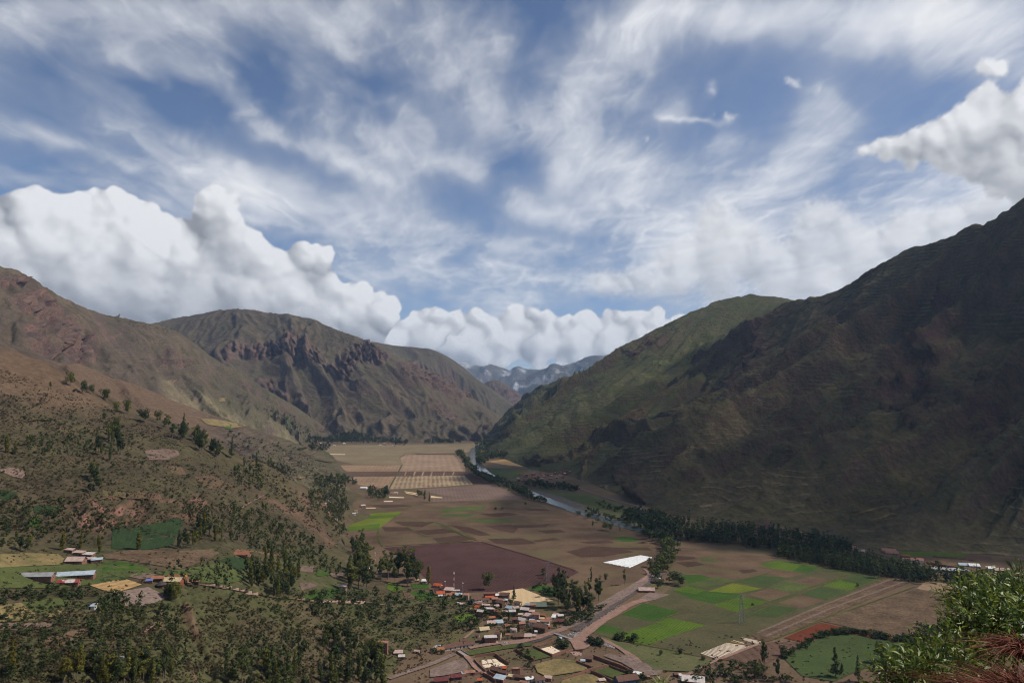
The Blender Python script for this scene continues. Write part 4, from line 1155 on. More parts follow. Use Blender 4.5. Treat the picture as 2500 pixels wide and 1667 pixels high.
# the big field right of the dirt road
polys(K3,
      ('greybrown', [(720, 640), (1400, 712), (1900, 800), (2135, 850), (1240, 1245), (860, 1385), (500, 1325), (120, 1225), (320, 1100), (560, 1000), (690, 900), (650, 800)]),
      ('brown', [(722, 645), (1400, 712), (1270, 755), (1380, 790), (1290, 830), (1120, 860), (980, 850), (870, 828), (735, 828), (660, 800)]),
      ('lime', [(1265, 757), (1400, 733), (1690, 775), (1600, 820), (1380, 790)]), ('green', [(1560, 760), (1690, 776), (1600, 820), (1500, 805)]), ('green', [(735, 830), (870, 828), (945, 853), (790, 893)]),
      ('green', [(680, 940), (800, 898), (905, 945), (790, 985)]), ('lime', [(690, 935), (780, 903), (940, 948), (860, 965)]), ('yellow', [(900, 950), (1090, 885), (1290, 923), (1125, 955)]),
      ('green', [(775, 985), (890, 940), (1120, 957), (1152, 975), (955, 1027)]), ('lime', [(942, 1040), (1150, 980), (1345, 1015), (1118, 1085)]),
      ('lime', [(1700, 905), (1820, 862), (1982, 885), (1895, 932)]), ('green', [(325, 1100), (478, 1022), (722, 1080), (548, 1150)]), ('lime', [(566, 1155), (640, 1122), (908, 1175), (738, 1225)]),
      ('green', [(135, 1215), (190, 1170), (345, 1202), (290, 1240)]), ('lime', [(240, 1262), (560, 1160), (755, 1222), (500, 1310)]),
      ('greygreen', [(1555, 962), (1690, 910), (1900, 942), (1725, 1003)]), ('greygreen', [(1145, 1100), (1335, 1035), (1545, 1060), (1380, 1122)]),
      ('greygreen', [(1120, 870), (1270, 832), (1480, 850), (1325, 910), (1100, 880)]), ('olivegreen', [(780, 892), (980, 842), (1120, 870), (900, 922)]),
      ('olivegreen', [(1640, 790), (1900, 805), (2080, 850), (1880, 830)]), ('brown', [(1480, 880), (1620, 842), (1762, 860), (1640, 903)]), ('brown', [(1195, 962), (1330, 925), (1500, 962), (1350, 1012)]),
      ('greygreen', [(1830, 868), (1950, 825), (2110, 855), (1985, 900)]), ('brown', [(1275, 815), (1400, 792), (1580, 822), (1460, 852)]), ('olivegreen', [(1330, 915), (1480, 872), (1650, 905), (1520, 955)]),
      ('dark', [(1480, 880), (1560, 858), (1660, 862), (1530, 882)]), ('greybrown', [(740, 1080), (930, 1030), (1110, 1085), (900, 1165), (720, 1125)]), ('brown', [(1400, 1020), (1560, 965), (1720, 1005), (1560, 1060)]),
      ('darkbrown', [(700, 745), (830, 738), (900, 760), (780, 778)]), ('darkbrown', [(700, 700), (820, 705), (850, 720), (720, 730)]), ('darkbrown', [(1130, 800), (1230, 790), (1260, 805), (1160, 820)]),
      ('olivegreen', [(860, 712), (960, 715), (990, 738), (880, 735)]),
      ('maize', [(2135, 848), (2352, 858), (1340, 1280), (1290, 1290), (1225, 1243)]),
      ('redbrown', [(1440, 1262), (1690, 1155), (2110, 1245), (2300, 1290), (2200, 1290), (1840, 1225), (1750, 1222), (1560, 1290)]),
      ('dark', [(1000, 1405), (1345, 1288), (1562, 1290), (1440, 1372), (1290, 1450)]),
      ('greygreen', [(1440, 1400), (1560, 1330), (1700, 1250), (1870, 1232), (2240, 1290), (2200, 1360), (2040, 1445), (1780, 1560), (1560, 1520)]),
      ('greydirt', [(440, 1000), (520, 950), (660, 965), (560, 1000), (430, 1030)]))
polys(K6,
      ('maize', [(0, 1058), (790, 800), (1000, 815), (1180, 850), (1300, 900), (1300, 1100), (900, 1215), (640, 1200)]),
      ('tan', [(795, 797), (865, 742), (1010, 748), (1175, 770), (1250, 840), (1180, 850), (1000, 828)]),
      ('dark', [(600, 1480), (840, 1270), (1000, 1262), (1100, 1300), (900, 1500)]),
      ('brown', [(690, 560), (880, 590), (1230, 640), (1700, 760), (1700, 560), (1100, 500), (700, 500)]), ('maize', [(870, 540), (1180, 560), (1280, 570), (1240, 600), (950, 590)]), ('lime', [(640, 490), (1000, 500), (1210, 515), (1180, 540), (700, 520)]),
      ('dark', [(1200, 520), (1400, 530), (1440, 580), (1250, 560)]))
# thin grass balks and tracks between the fields
BALK = soil_material('grass_balk', (.085, .095, .030), (.060, .060, .028), patch=.1)
PATHM = S['dirt']


def ribbon(name, pts, width, mat, z=None, wob=0.0, kind='structure', widths=None):
    """a road or strip on the flat floor; pts are spots of the photograph"""
    _lift[0] += .006
    z = z if z is not None else .07 + _lift[0]
    P = dens_line([tuple(gp(*p)[:2]) for p in pts], 8.0); P = np.array(P)
    for k in (0, 1): P[:, k] = blur1(P[:, k], 2, 0) if len(P) > 8 else P[:, k]
    T = np.gradient(P, axis=0); T /= np.linalg.norm(T, axis=1)[:, None] + 1e-9
    N = np.stack([-T[:, 1], T[:, 0]], 1); w = np.full(len(P), width / 2.0)
    if widths: w = np.interp(np.linspace(0, 1, len(P)), np.linspace(0, 1, len(widths)), widths) / 2.0
    w1 = w * (1 + wob * perlin(P[:, 0] * .06, P[:, 1] * .06)); w2 = w * (1 + wob * perlin(P[:, 0] * .06 + 50, P[:, 1] * .06))
    A = P + N * w1[:, None]; B = P - N * w2[:, None]
    V = np.concatenate([np.c_[A, np.full(len(A), z)], np.c_[B, np.full(len(B), z)]]); n = len(P)
    Fc = np.array([(i, i + n, i + n + 1, i + 1) for i in range(n - 1)])
    o = link(name, np_mesh(name, V, Fc, mat)); o['kind'] = kind
    return o


def balk(K, *lines, w=2.2, mat=None):
    for l in lines: ribbon('grass_strip', [K(*p) for p in l], w, mat or BALK, wob=.5)


balk(K3, [(1240, 1240), (1700, 1040), (2130, 848)], [(1160, 1130), (1345, 1035), (1560, 962), (1900, 815)], [(1345, 1280), (1800, 1100), (2352, 905)], [(870, 1385), (560, 1320), (240, 1265)], [(900, 920), (1120, 870), (1300, 830), (1400, 790)],
     [(1120, 1085), (1350, 1012), (1500, 960), (1640, 905), (1820, 862), (1900, 815)], [(550, 1155), (740, 1080), (940, 1030)], [(1720, 1003), (1985, 900), (2110, 850)], w=2.4)
balk(K2, [(1142, 786), (840, 650), (640, 680)], [(470, 822), (800, 805), (1142, 786)], [(530, 430), (625, 262)], [(870, 680), (1000, 730), (1140, 785)], [(650, 680), (700, 720), (800, 760)], [(460, 700), (458, 760), (490, 830)], [(620, 582), (700, 540), (830, 520)], w=3.5)
balk(K2, [(1142, 786), (1500, 888), (1835, 997)], w=3.0, mat=S['darkbrown'])
for x in (648, 710, 768, 828, 912, 975): balk(K2, [(x, 311), (x - 10, 340)], w=5, mat=S['striped'])
balk(K2, [(600, 311), (1064, 311)], [(572, 342), (1050, 336)], [(200, 344), (572, 342)], [(240, 264), (622, 263)], w=3, mat=S['darkbrown'])
balk(K3, [(1230, 1240), (1700, 1040), (2180, 858)], [(1280, 1265), (1760, 1060), (2285, 868)], w=3.4, mat=S['pink'])

# ------------------------------------------------------------------ river
mw = NT('river_water')
nw = mw.noise(.12, 4, .6); 
mw.bsdf((.07, .085, .085), .95, mw.bump(nw, .25, .5), .5)
for nd in mw.t.nodes:
    if nd.type == 'BSDF_PRINCIPLED': nd.inputs['Roughness'].default_value = .12
sheet('meadow', [K2(*p) for p in [(1440, 438), (1560, 432), (1900, 465), (2140, 545), (2230, 600), (2300, 660), (2350, 720), (2250, 730), (2000, 650), (1840, 590), (1700, 545), (1560, 480)]], S['meadow'])
sheet('riverbank', [K2(*p) for p in [(1460, 442), (1540, 440), (1700, 480), (1800, 510), (1900, 530), (1860, 560), (1960, 590), (2100, 640), (2240, 690), (2240, 730), (2000, 650), (1840, 590), (1700, 545), (1560, 480)]], S['gravelly'], wob=10)
sheet('meadow', [K2(*p) for p in [(1700, 478), (1880, 480), (2060, 530), (2200, 580), (2180, 600), (1960, 560), (1800, 520)]], S['olivegreen'], wob=10)
RIV = [K2(*p) for p in [(1300, 119), (1190, 128), (1125, 152), (1095, 185), (1110, 225), (1135, 262), (1170, 305), (1230, 350), (1320, 390), (1420, 430), (1500, 462), (1620, 512), (1760, 562), (1880, 602), (2020, 645), (2160, 690), (2330, 735), (2500, 790)]]
ribbon('river', RIV, 34, mw.m, widths=[40, 42, 48, 44, 34, 34, 36, 34, 34, 34, 34, 36, 34, 34, 34, 32, 30, 30], wob=.5)
ribbon('riverbank', [K2(*p) for p in [(1540, 500), (1650, 540), (1760, 575)]], 6, S['gravelly'], wob=.8)

# ------------------------------------------------------------------ roads and bare ground
ribbon('dirt_road', [K15(*p) for p in [(-400, 760), (0, 620), (250, 540), (500, 450), (860, 290)]], 6, S['greydirt'], wob=.3)
ribbon('road', [K16(*p) for p in [(-340, 520), (0, 475), (300, 435), (450, 390), (560, 330), (660, 290), (800, 275), (900, 250), (1000, 180), (1150, 90), (1350, 0)]], 9, S['dirt'], wob=.2)
ribbon('dark_road', [K16(*p) for p in [(-300, 560), (0, 505), (300, 468), (450, 428), (560, 380), (640, 350)]], 4.5, S['asphalt'], wob=.2)
ribbon('road', [K15(*p) for p in [(940, 215), (1350, 130), (1800, 60), (2352, 15)]], 6, S['dirt'], wob=.2)
ribbon('road', [K2(*p) for p in [(1700, 1395), (1880, 1300), (2050, 1200), (2200, 1110), (2300, 1040), (2352, 1000)]], 13, S['greydirt'], wob=.3, widths=[12, 16, 17, 16, 13, 11])
ribbon('stream_bed', [K2(*p) for p in [(1760, 1415), (1900, 1345), (2060, 1235), (2200, 1150), (2330, 1060), (2440, 985)]], 7, S['stream'], wob=.6, widths=[9, 8, 6, 5, 6, 8])
ribbon('road', [K2(*p) for p in [(1850, 1440), (1930, 1370), (2060, 1290), (2200, 1205), (2330, 1180)]], 10, S['dirt'], wob=.4)
ribbon('path', [K2(*p) for p in [(2250, 1075), (2320, 1000), (2335, 985), (2290, 972), (2220, 968)]], 3.5, S['dirt'], wob=.3)
ribbon('road', [K16(*p) for p in [(960, 420), (1060, 430), (1180, 400), (1230, 330), (1330, 220), (1450, 120), (1650, 20)]], 9, S['dirt'], wob=.4)
ribbon('path', [K16(*p) for p in [(1240, 370), (1450, 390), (1700, 460), (1850, 580), (1950, 700), (2100, 800), (2300, 960)]], 7, S['dirt'], wob=.4)
sheet('dirt_yard', [K16(*p) for p in [(900, 420), (1010, 380), (1180, 340), (1250, 330), (1300, 400), (1450, 400), (1650, 430), (1780, 520), (1900, 660), (1960, 700), (1850, 640), (1700, 500), (1560, 440), (1330, 430), (1250, 470), (1280, 520), (1200, 570), (1040, 590), (1010, 550), (960, 450)]], S['dirt'], wob=2)
sheet('dirt_yard', [K16(*p) for p in [(1600, 640), (1750, 690), (1850, 660), (1960, 690), (2100, 780), (2352, 830), (2500, 900), (2420, 1010), (2200, 1010), (2050, 940), (1800, 800), (1600, 720), (1500, 680)]], S['greydirt'], wob=4)
ribbon('path', [K3(*p) for p in [(720, 1570), (800, 1490), (960, 1420), (1150, 1350), (1300, 1290)]], 4, S['dirt'], wob=.4)
sheet('field', [K16(*p) for p in [(360, 830), (700, 740), (1020, 760), (1240, 880), (1180, 930), (880, 990), (560, 1030), (420, 960)]], S['dryrows'], wob=4)
sheet('field', [K16(*p) for p in [(820, 1080), (1180, 990), (1320, 1000), (1560, 1110), (1300, 1200), (800, 1160)]], S['dryrows'], wob=3)
sheet('field', [K16(*p) for p in [(1340, 930), (1600, 870), (1880, 970), (1700, 1060)]], S['olivegreen'], wob=3)
sheet('field', [K15(*p) for p in [(380, 590), (900, 400), (1060, 420), (1130, 520), (1100, 620), (700, 700), (400, 740)]], S['greydirt'], wob=4)
sheet('verge', [K15(*p) for p in [(1060, 250), (1400, 190), (1900, 120), (2352, 80), (2352, 130), (1800, 200), (1300, 300), (1100, 330)]], S['olivegreen'], wob=2)
sheet('field', [K16(*p) for p in [(100, 640), (350, 560), (640, 700), (360, 760)]], S['olivegreen'], wob=2)
sheet('field', [K3(*p) for p in [(150, 1240), (330, 1300), (600, 1345), (850, 1395), (960, 1420), (800, 1500), (560, 1480), (400, 1370), (260, 1290)]], S['meadow'], wob=5)
ribbon('path', [K2(*p) for p in [(1390, 362), (1450, 350), (1490, 320), (1500, 305), (1440, 290), (1350, 275), (1200, 262)]], 7, S['gravelly'], wob=.2)
ribbon('road', [K2(*p) for p in [(1560, 395), (1700, 400), (1850, 430), (1960, 470), (2120, 520), (2230, 545), (2330, 620)]], 8, S['greydirt'], wob=.2)
ribbon('road', [K2(*p) for p in [(215, 700), (200, 655), (240, 600), (260, 575)]], 7, S['greydirt'], wob=.2)
# ------------------------------------------------------------------ foliage
NR = np.random.RandomState(11)


def leaf_material(name, c0, c1, c2, attr=False):
    m = NT(name)
    r = m.attr('tone') if attr else m.n('ObjectInfo').outputs['Random']
    c = m.ramp(r, [(0, c0), (.5, c1), (1, c2)])
    n = m.noise(.25, 3, .6)
    c = m.mix(.6, c, m.ramp(n, [(.3, (.55, .55, .55)), (.7, (1.5, 1.5, 1.5))]), 'MULTIPLY')
    d = m.n('BsdfDiffuse'); t = m.n('BsdfTranslucent'); x = m.n('MixShader'); x.inputs[0].default_value = .28
    m.l(c, d.inputs[0]); m.l(c, t.inputs[0]); m.l(d.outputs[0], x.inputs[1]); m.l(t.outputs[0], x.inputs[2]); m.l(x.outputs[0], m.out.inputs[0])
    return m.m


L_EUC = leaf_material('eucalyptus_leaves', (.060, .078, .032), (.092, .105, .036), (.150, .150, .040))
L_DARK = leaf_material('dark_leaves', (.036, .052, .026), (.052, .070, .030), (.075, .092, .034))
L_YEL = leaf_material('yellowing_leaves', (.085, .085, .022), (.12, .11, .025), (.16, .135, .028))
L_STUFF = leaf_material('woodland_leaves', (.034, .050, .026), (.062, .078, .032), (.125, .125, .038), True)
L_SCRUB = leaf_material('scrub_leaves', (.040, .040, .022), (.075, .062, .036), (.115, .085, .052), True)
mb_ = NT('bark'); mb_.bsdf(mb_.mix(mb_.noise(.8, 4), (.11, .085, .065), (.20, .165, .13)), .95)
BARK = mb_.m


def leaf_cloud(lobes, n, size, rs, flat=.0):
    """n small faces spread through and over ellipsoid lobes (x, y, z, rx, rz)"""
    lobes = np.array(lobes, float); w = (lobes[:, 3] ** 2 * lobes[:, 4]) ** .6; w /= w.sum()
    k = rs.choice(len(lobes), n, p=w); L = lobes[k]
    d = rs.normal(size=(n, 3)); d /= np.linalg.norm(d, axis=1)[:, None]
    r = rs.uniform(.55, 1.05, n) ** .6
    c = np.stack([L[:, 0] + d[:, 0] * L[:, 3] * r, L[:, 1] + d[:, 1] * L[:, 3] * r, L[:, 2] + d[:, 2] * L[:, 4] * r], 1)
    nn = d + rs.normal(size=(n, 3)) * .55; nn[:, 2] += .25; nn /= np.linalg.norm(nn, axis=1)[:, None]
    a = np.cross(nn, rs.normal(size=(n, 3))); a /= np.linalg.norm(a, axis=1)[:, None] + 1e-9
    b = np.cross(nn, a); s = (size * rs.uniform(.5, 1.35, n))[:, None]
    b = b * rs.uniform(.5, .9, n)[:, None]
    V = np.stack([c - a * s, c - b * s * .8, c + a * s, c + b * s * .8], 1)
    V[:, 0] += nn * s * .2; V[:, 2] -= nn * s * .2
    return V.reshape(-1, 3), np.arange(n * 4).reshape(-1, 4)


def lobes_for(kind, rs):
    """unit height tree"""
    L = []
    if kind == 'euc':
        for i in range(rs.randint(7, 11)):
            z = rs.uniform(.36, .92); r = .15 * (1.15 - abs(z - .6) * 1.4); a = rs.uniform(0, 6.28); q = r * rs.uniform(.2, 1.1)
            L.append((q * math.cos(a), q * math.sin(a), z, r * rs.uniform(.5, .85), rs.uniform(.06, .11)))
    elif kind == 'poplar':
        for i in range(9):
            z = .16 + i * .09; r = .085 * (1.1 - abs(z - .45) * 1.1)
            L.append((rs.uniform(-.02, .02), rs.uniform(-.02, .02), z, r * rs.uniform(.8, 1.2), .09))
    elif kind == 'pine':
        for i in range(9):
            z = .18 + i * .088; r = .19 * (1.02 - z)
            for j in range(2):
                a = rs.uniform(0, 6.28); L.append((r * .5 * math.cos(a), r * .5 * math.sin(a), z, r * .8, .05))
    else:
        for i in range(9):
            a = rs.uniform(0, 6.28); q = rs.uniform(.05, .30); z = rs.uniform(.35, .78)
            L.append((q * math.cos(a), q * math.sin(a), z, rs.uniform(.13, .24), rs.uniform(.12, .2)))
    return L


def tree_proto(kind, seed, n):
    rs = np.random.RandomState(seed); L = lobes_for(kind, rs)
    size = {'euc': .034, 'poplar': .030, 'pine': .030, 'round': .048}[kind]
    V, Fc = leaf_cloud(L, n, size, rs)
    crown = np_mesh('crown', V, Fc, L_EUC)
    tb = MB(); top = {'euc': .86, 'poplar': .85, 'pine': .9, 'round': .6}[kind]; lean = rs.uniform(-.03, .03, 2)
    mid = (lean[0] * .5, lean[1] * .5, top * .5)
    tb.tube((0, 0, -.03), mid, .017, .011, 6); tb.tube(mid, (lean[0], lean[1], top), .011, .003, 6)
    for l in L[:6]:
        z0 = max(.15, l[2] - .16); f = z0 / top
        tb.tube((lean[0] * f, lean[1] * f, z0), (l[0], l[1], l[2]), .006, .002, 4)
    return crown, tb.mesh('trunk', BARK)


PROTO = {}
for kk in ('euc', 'poplar', 'pine', 'round'):
    for mat, mm in (('e', L_EUC), ('d', L_DARK), ('y', L_YEL)):
        base = []
        for s in range(4):
            if mat == 'e': c, tr = tree_proto(kk, s * 7 + len(kk), 620)
            else:
                c0, tr = PROTO[kk + 'e'][s]; c = c0.copy(); c.materials.clear(); c.materials.append(mm)
            base.append((c, tr))
        PROTO[kk + mat] = base
NAMES = {'euc': 'eucalyptus_tree', 'poplar': 'poplar_tree', 'pine': 'conifer_tree', 'round': 'broadleaf_tree'}
NTREE = [0]


def tree(px, py, hpx, kind='euce', label=None, group=None, wide=1.0, at=None):
    """one tree standing where its foot is seen; hpx is its height in the photograph"""
    g = at if at is not None else cast(px, py)
    if g is None: return
    h = hpx * g.y / F * 1.02
    kk, mm = kind[:-1], kind
    c, tr = PROTO[mm][R_.randrange(4)]
    o = link(NAMES[kk], None); o.location = (g.x, g.y, g.z - .3); o.rotation_euler = (0, 0, R_.uniform(0, 6.28)); w = h * wide * R_.uniform(.9, 1.15)
    o.scale = (w, w, h)
    tag(o, label, 'tree', group)
    link('crown', c, o); link('trunk', tr, o); NTREE[0] += 1
    return o


def rand_in(poly, n, rs=NR):
    xs = [p[0] for p in poly]; ys = [p[1] for p in poly]; out = []
    while len(out) < n:
        x = rs.uniform(min(xs), max(xs), n * 3); y = rs.uniform(min(ys), max(ys), n * 3); m = in_poly(x, y, poly)
        out += list(zip(x[m], y[m]))
    return out[:n]


STUFF_T = {k: [leaf_cloud(lobes_for(k, np.random.RandomState(40 + s)), 42, {'euc': .085, 'poplar': .06, 'pine': .07, 'round': .13}[k], np.random.RandomState(60 + s)) for s in range(5)] for k in ('euc', 'poplar', 'pine', 'round')}
SHRUB = [leaf_cloud([(0, 0, .30, .42, .34), (.2, .1, .25, .3, .25), (-.15, .2, .3, .3, .3)], 11, .30, np.random.RandomState(80 + s)) for s in range(5)]


def scatter(name, spots, lib, mat, kind='stuff'):
    """spots: (x, y, z, height, width, tone) -> one object"""
    vs, fs, tn = [], [], []; off = 0
    for (x, y, z, h, w, tone) in spots:
        V, Fc = lib[NR.randint(len(lib))]; a = NR.uniform(0, 6.28); c, s = math.cos(a), math.sin(a)
        P = np.empty_like(V); P[:, 0] = (V[:, 0] * c - V[:, 1] * s) * w + x; P[:, 1] = (V[:, 0] * s + V[:, 1] * c) * w + y; P[:, 2] = V[:, 2] * h + z
        vs.append(P); fs.append(Fc + off); off += len(V); tn.append(np.full(len(V), tone))
    if not vs: return
    o = link(name, np_mesh(name, np.concatenate(vs), np.concatenate(fs), mat, attrs={'tone': np.concatenate(tn)})); o['kind'] = kind
    return o


def wood(name, kind, regions, hpx, tone=(.2, .6), wide=1.0, metres=False):
    """stuff: many trees standing in regions of the view; regions: (poly, count)"""
    sp = []
    for poly, n in regions:
        for x, y in rand_in(poly, n):
            g = cast(x, y)
            if g is None: continue
            h = R_.uniform(*hpx) * (1 if metres else g.y / F)
            sp.append((g.x, g.y, g.z - .2, h, h * wide * R_.uniform(.85, 1.2), R_.uniform(*tone)))
    scatter(name, sp, STUFF_T[kind], L_STUFF)


def along(pts, n, jit):
    P = dens_line(pts, 4.0); out = []
    for i in range(n):
        p = P[R_.randrange(len(P))]; out.append((p[0] + R_.gauss(0, jit[0]), p[1] + R_.gauss(0, jit[1])))
    return out


def wood_line(name, kind, lines, hpx, tone=(.2, .6), wide=1.0):
    sp = []
    for pts, n, jit in lines:
        for x, y in along(pts, n, jit):
            g = cast(x, y)
            if g is None: continue
            h = R_.uniform(*hpx) * g.y / F
            sp.append((g.x, g.y, g.z - .2, h, h * wide * R_.uniform(.85, 1.2), R_.uniform(*tone)))
    scatter(name, sp, STUFF_T[kind], L_STUFF)


# --- single trees that stand out, each with its own words
for x, y, h, k, w, lb in [
    (171, 944, 44, 'rounde', .55, 'tall dark tree at the upper end of the row on the bare hill crest'),
    (208, 962, 36, 'rounde', .9, 'bushy dark tree second down the bare hill crest'),
    (221, 962, 26, 'rounde', .8, 'smaller bush-like tree touching the second crest tree'),
    (182, 958, 10, 'roundd', 1.1, 'low round shrub tree just below the uppermost crest tree'),
    (123, 951, 24, 'euce', .6, 'thin lone sapling on the pale grass of the upper hillside'),
    (258, 978, 34, 'rounde', .9, 'round tree alone on the crest between two gaps'),
    (281, 1009, 34, 'rounde', .8, 'tree with a wide crown at the start of the crest clump'),
    (312, 1012, 44, 'rounde', .6, 'tall pair-like tree above the grassy gap on the crest'),
    (254, 1028, 28, 'euce', .9, 'tree on the slope just below the crest clump'),
    (283, 1040, 22, 'roundd', 1.0, 'dark round tree under the crest, on brown slope'),
    (352, 1030, 36, 'rounde', .9, 'broad tree at the left end of the long crest grove'),
    (383, 1032, 36, 'rounde', .7, 'broad tree inside the long crest grove'),
    (448, 1050, 46, 'pined', .8, 'pointed dark conifer rising above the crest grove'),
    (565, 1118, 56, 'pined', .75, 'pointed dark tree at the lower end of the crest grove'),
    (627, 1150, 52, 'euce', .35, 'slender tree with thin foliage on the lower crest'),
    (655, 1152, 44, 'euce', .35, 'thin feathery tree beside the slender one on the lower crest'),
    (1192, 1438, 48, 'rounde', .75, 'big lone tree between the plum field and the village roofs'),
    (1254, 1465, 36, 'pined', 1.0, 'conifer standing in front of the cream drying ground'),
    (1443, 1430, 46, 'euce', .45, 'slim tall tree by the bend of the dirt track'),
    (1525, 1428, 40, 'euce', .55, 'tall tree left of the dirt track junction'),
    (1478, 1418, 22, 'rounde', .8, 'small round tree on the field by the dirt track'),
    (1868, 1646, 88, 'euced', .50, 'very tall dark eucalyptus behind the drying rows') if False else (1866, 1640, 86, 'eucd', .55, 'very tall dark eucalyptus below the drying rows'),
    (1898, 1662, 62, 'eucd', .6, 'dark eucalyptus beside the very tall one'),
    (1848, 1655, 40, 'rounde', .8, 'bushy tree at the foot of the very tall eucalyptus'),
    (1912, 1600, 30, 'rounde', .8, 'small tree in the maize field by the tall eucalyptus'),
    (2040, 1652, 74, 'pined', .85, 'spiky dark conifer below the grey green field'),
    (2056, 1655, 44, 'eucd', .45, 'narrow dark tree leaning on the spiky conifer'),
    (2096, 1664, 66, 'pined', .8, 'second spiky dark conifer, at the bottom edge'),
    (2152, 1618, 56, 'rounde', .62, 'olive coloured tree standing in the hedge'),
    (2308, 1560, 60, 'roundd', .8, 'dark broad tree where two hedges meet beside the maize field'),
    (1717, 1612, 14, 'roundd', 1.2, 'round shrub tree on the corner of the drying rows'),
    (1614, 1600, 16, 'roundd', .9, 'leafless looking small tree at the bottom of the grey field'),
    (1660, 1598, 18, 'roundd', .9, 'bare brown tree left of the drying rows'),
    (2095, 1432, 10, 'roundd', 1.1, 'small bush tree on the grass balk between green and brown fields'),
    (1838, 1478, 8, 'roundd', 1.1, 'tiny bush on the balk of the grey green fields'),
    (1648, 1425, 34, 'roundd', 1.1, 'dark dome shaped tree beside the stream house'),
    (1662, 1430, 26, 'roundd', 1.1, 'lower half of the dark tree pair beside the stream house'),
    (1606, 1436, 24, 'roundd', 1.2, 'dark bushy tree in front of the stream house'),
    (1605, 1392, 22, 'rounde', 1.0, 'bright olive round bush at the end of the stream willows'),
    (1318, 1222, 16, 'rounde', 1.3, 'big round willow on the river bank'),
    (1436, 1265, 16, 'rounde', 1.3, 'round willow beside the lower river'),
    (1413, 1257, 12, 'rounde', 1.2, 'small round willow on the near river bank'),
    (1460, 1274, 12, 'rounde', 1.2, 'third round willow on the near river bank'),
    (1447, 1290, 24, 'euce', .5, 'slim tree left of the pair on the river field'),
    (1478, 1294, 24, 'rounde', .9, 'wide dark tree in the field by the river'),
    (1490, 1296, 22, 'rounde', .9, 'right half of the dark clump in the river field'),
    (1514, 1302, 20, 'euce', .6, 'lone upright tree near the river bend'),
    (1283, 1234, 10, 'rounde', 1.0, 'single bush tree on the tan field margin'),
    (1210, 1246, 10, 'rounde', 1.0, 'small tree standing in the brown field, left of two'),
    (1226, 1245, 9, 'rounde', 1.0, 'small tree standing in the brown field, right of two'),
    (1037, 1222, 30, 'pined', .6, 'dark cypress, left one of the pair in the middle of the valley'),
    (1048, 1226, 26, 'pined', .6, 'dark cypress, right one of the pair in the middle of the valley'),
    (946, 1214, 26, 'roundd', .8, 'dark tree at the foot of the striped field'),
    (893, 1300, 0, '', 0, ''),
    (242, 1470 - 120, 42, 'poplary', .9, 'thin yellowing poplar beside the brown stubble field'),
    (338, 1342, 44, 'poplary', 1.5, 'yellowish poplar clump standing on the dark green field'),
    (152, 1342, 46, 'poplary', 1.2, 'yellow green poplar left of the farm sheds'),
    (197, 1338, 38, 'poplary', .9, 'second yellow green poplar above the farm sheds'),
    (238, 1336, 40, 'poplary', .5, 'very thin golden poplar by the dark grove'),
    (250, 1530, 42, 'poplary', .8, 'yellow green poplar on the slope below the farm'),
    (28, 1650, 90, 'poplary', .9, 'large yellow green poplar near the bottom left corner'),
    (200, 1600, 36, 'poplare', .9, 'small poplar in the brush of the lower left slope'),
    (16, 1105, 44, 'poplary', 1.2, 'yellow tree at the edge of the frame under the brown slope'),
    (36, 1110, 34, 'poplary', 1.2, 'second yellow tree under the brown slope'),
    (1051, 1432, 0, '', 0, ''),
    (1046, 1425, 46, 'poplary', 1.2, 'yellow green tree at the end of the village grove'),
]:
    if h: tree(x, y, h, k, lb, None, w)

# --- groves of trees that look alike
def grove(poly, n, h, kinds, label, group, wide=(.7, 1.0)):
    for x, y in sorted(rand_in(poly, n), key=lambda p: p[1]):
        tree(x, y, R_.uniform(*h), R_.choice(kinds), label, group, R_.uniform(*wide))


grove([(600, 1395), (640, 1380), (700, 1380), (730, 1410), (728, 1455), (680, 1462), (610, 1440)], 34, (46, 66), ['euce', 'eucd', 'poplare', 'poplare', 'eucy'], 'eucalyptus of the dense square grove between the terraced fields', 'eucalyptus trees of the square grove')
grove([(850, 1400), (900, 1385), (900, 1440), (870, 1452), (845, 1440)], 18, (58, 84), ['euce', 'eucd', 'poplare'], 'tall eucalyptus of the grove left of the orange village roofs', 'eucalyptus trees left of the village')
grove([(905, 1395), (1000, 1400), (1050, 1425), (1000, 1440), (910, 1425)], 18, (44, 74), ['euce', 'eucd', 'euce'], 'eucalyptus of the loose stand above the village', 'eucalyptus trees above the village')
grove([(856, 1345), (885, 1330), (900, 1365), (870, 1372)], 9, (34, 50), ['euce', 'eucd'], 'eucalyptus at the foot of the near hill beside the plum field', 'trees at the foot of the near hill')
grove([(1350, 1440), (1400, 1430), (1460, 1450), (1490, 1470), (1440, 1505), (1370, 1500), (1345, 1470)], 34, (38, 62), ['eucd', 'eucd', 'euce'], 'dark eucalyptus of the wood between drying ground and dirt road', 'trees of the wood beside the dirt road')
grove([(395, 1035), (440, 1048), (500, 1080), (545, 1115), (520, 1122), (460, 1090), (400, 1058)], 30, (30, 46), ['eucd', 'pined', 'euce', 'eucd'], 'dark tree of the long grove running down the hill crest', 'trees of the long crest grove')
grove([(235, 1085), (285, 1060), (300, 1110), (262, 1130), (235, 1120)], 14, (36, 60), ['euce', 'poplare', 'eucd'], 'tree of the upright grove in the middle of the near hill', 'trees of the mid-hill grove')
grove([(215, 1170), (245, 1140), (250, 1200), (215, 1205)], 8, (36, 56), ['euce', 'eucd'], 'tree of the narrow stand below the mid-hill grove', 'trees of the narrow stand')
grove([(150, 1660), (200, 1640), (290, 1650), (420, 1640), (440, 1667), (300, 1690), (150, 1690)], 26, (56, 96), ['euce', 'poplare', 'eucd', 'eucy'], 'tall eucalyptus of the belt along the bottom left edge', 'eucalyptus trees along the bottom left edge')
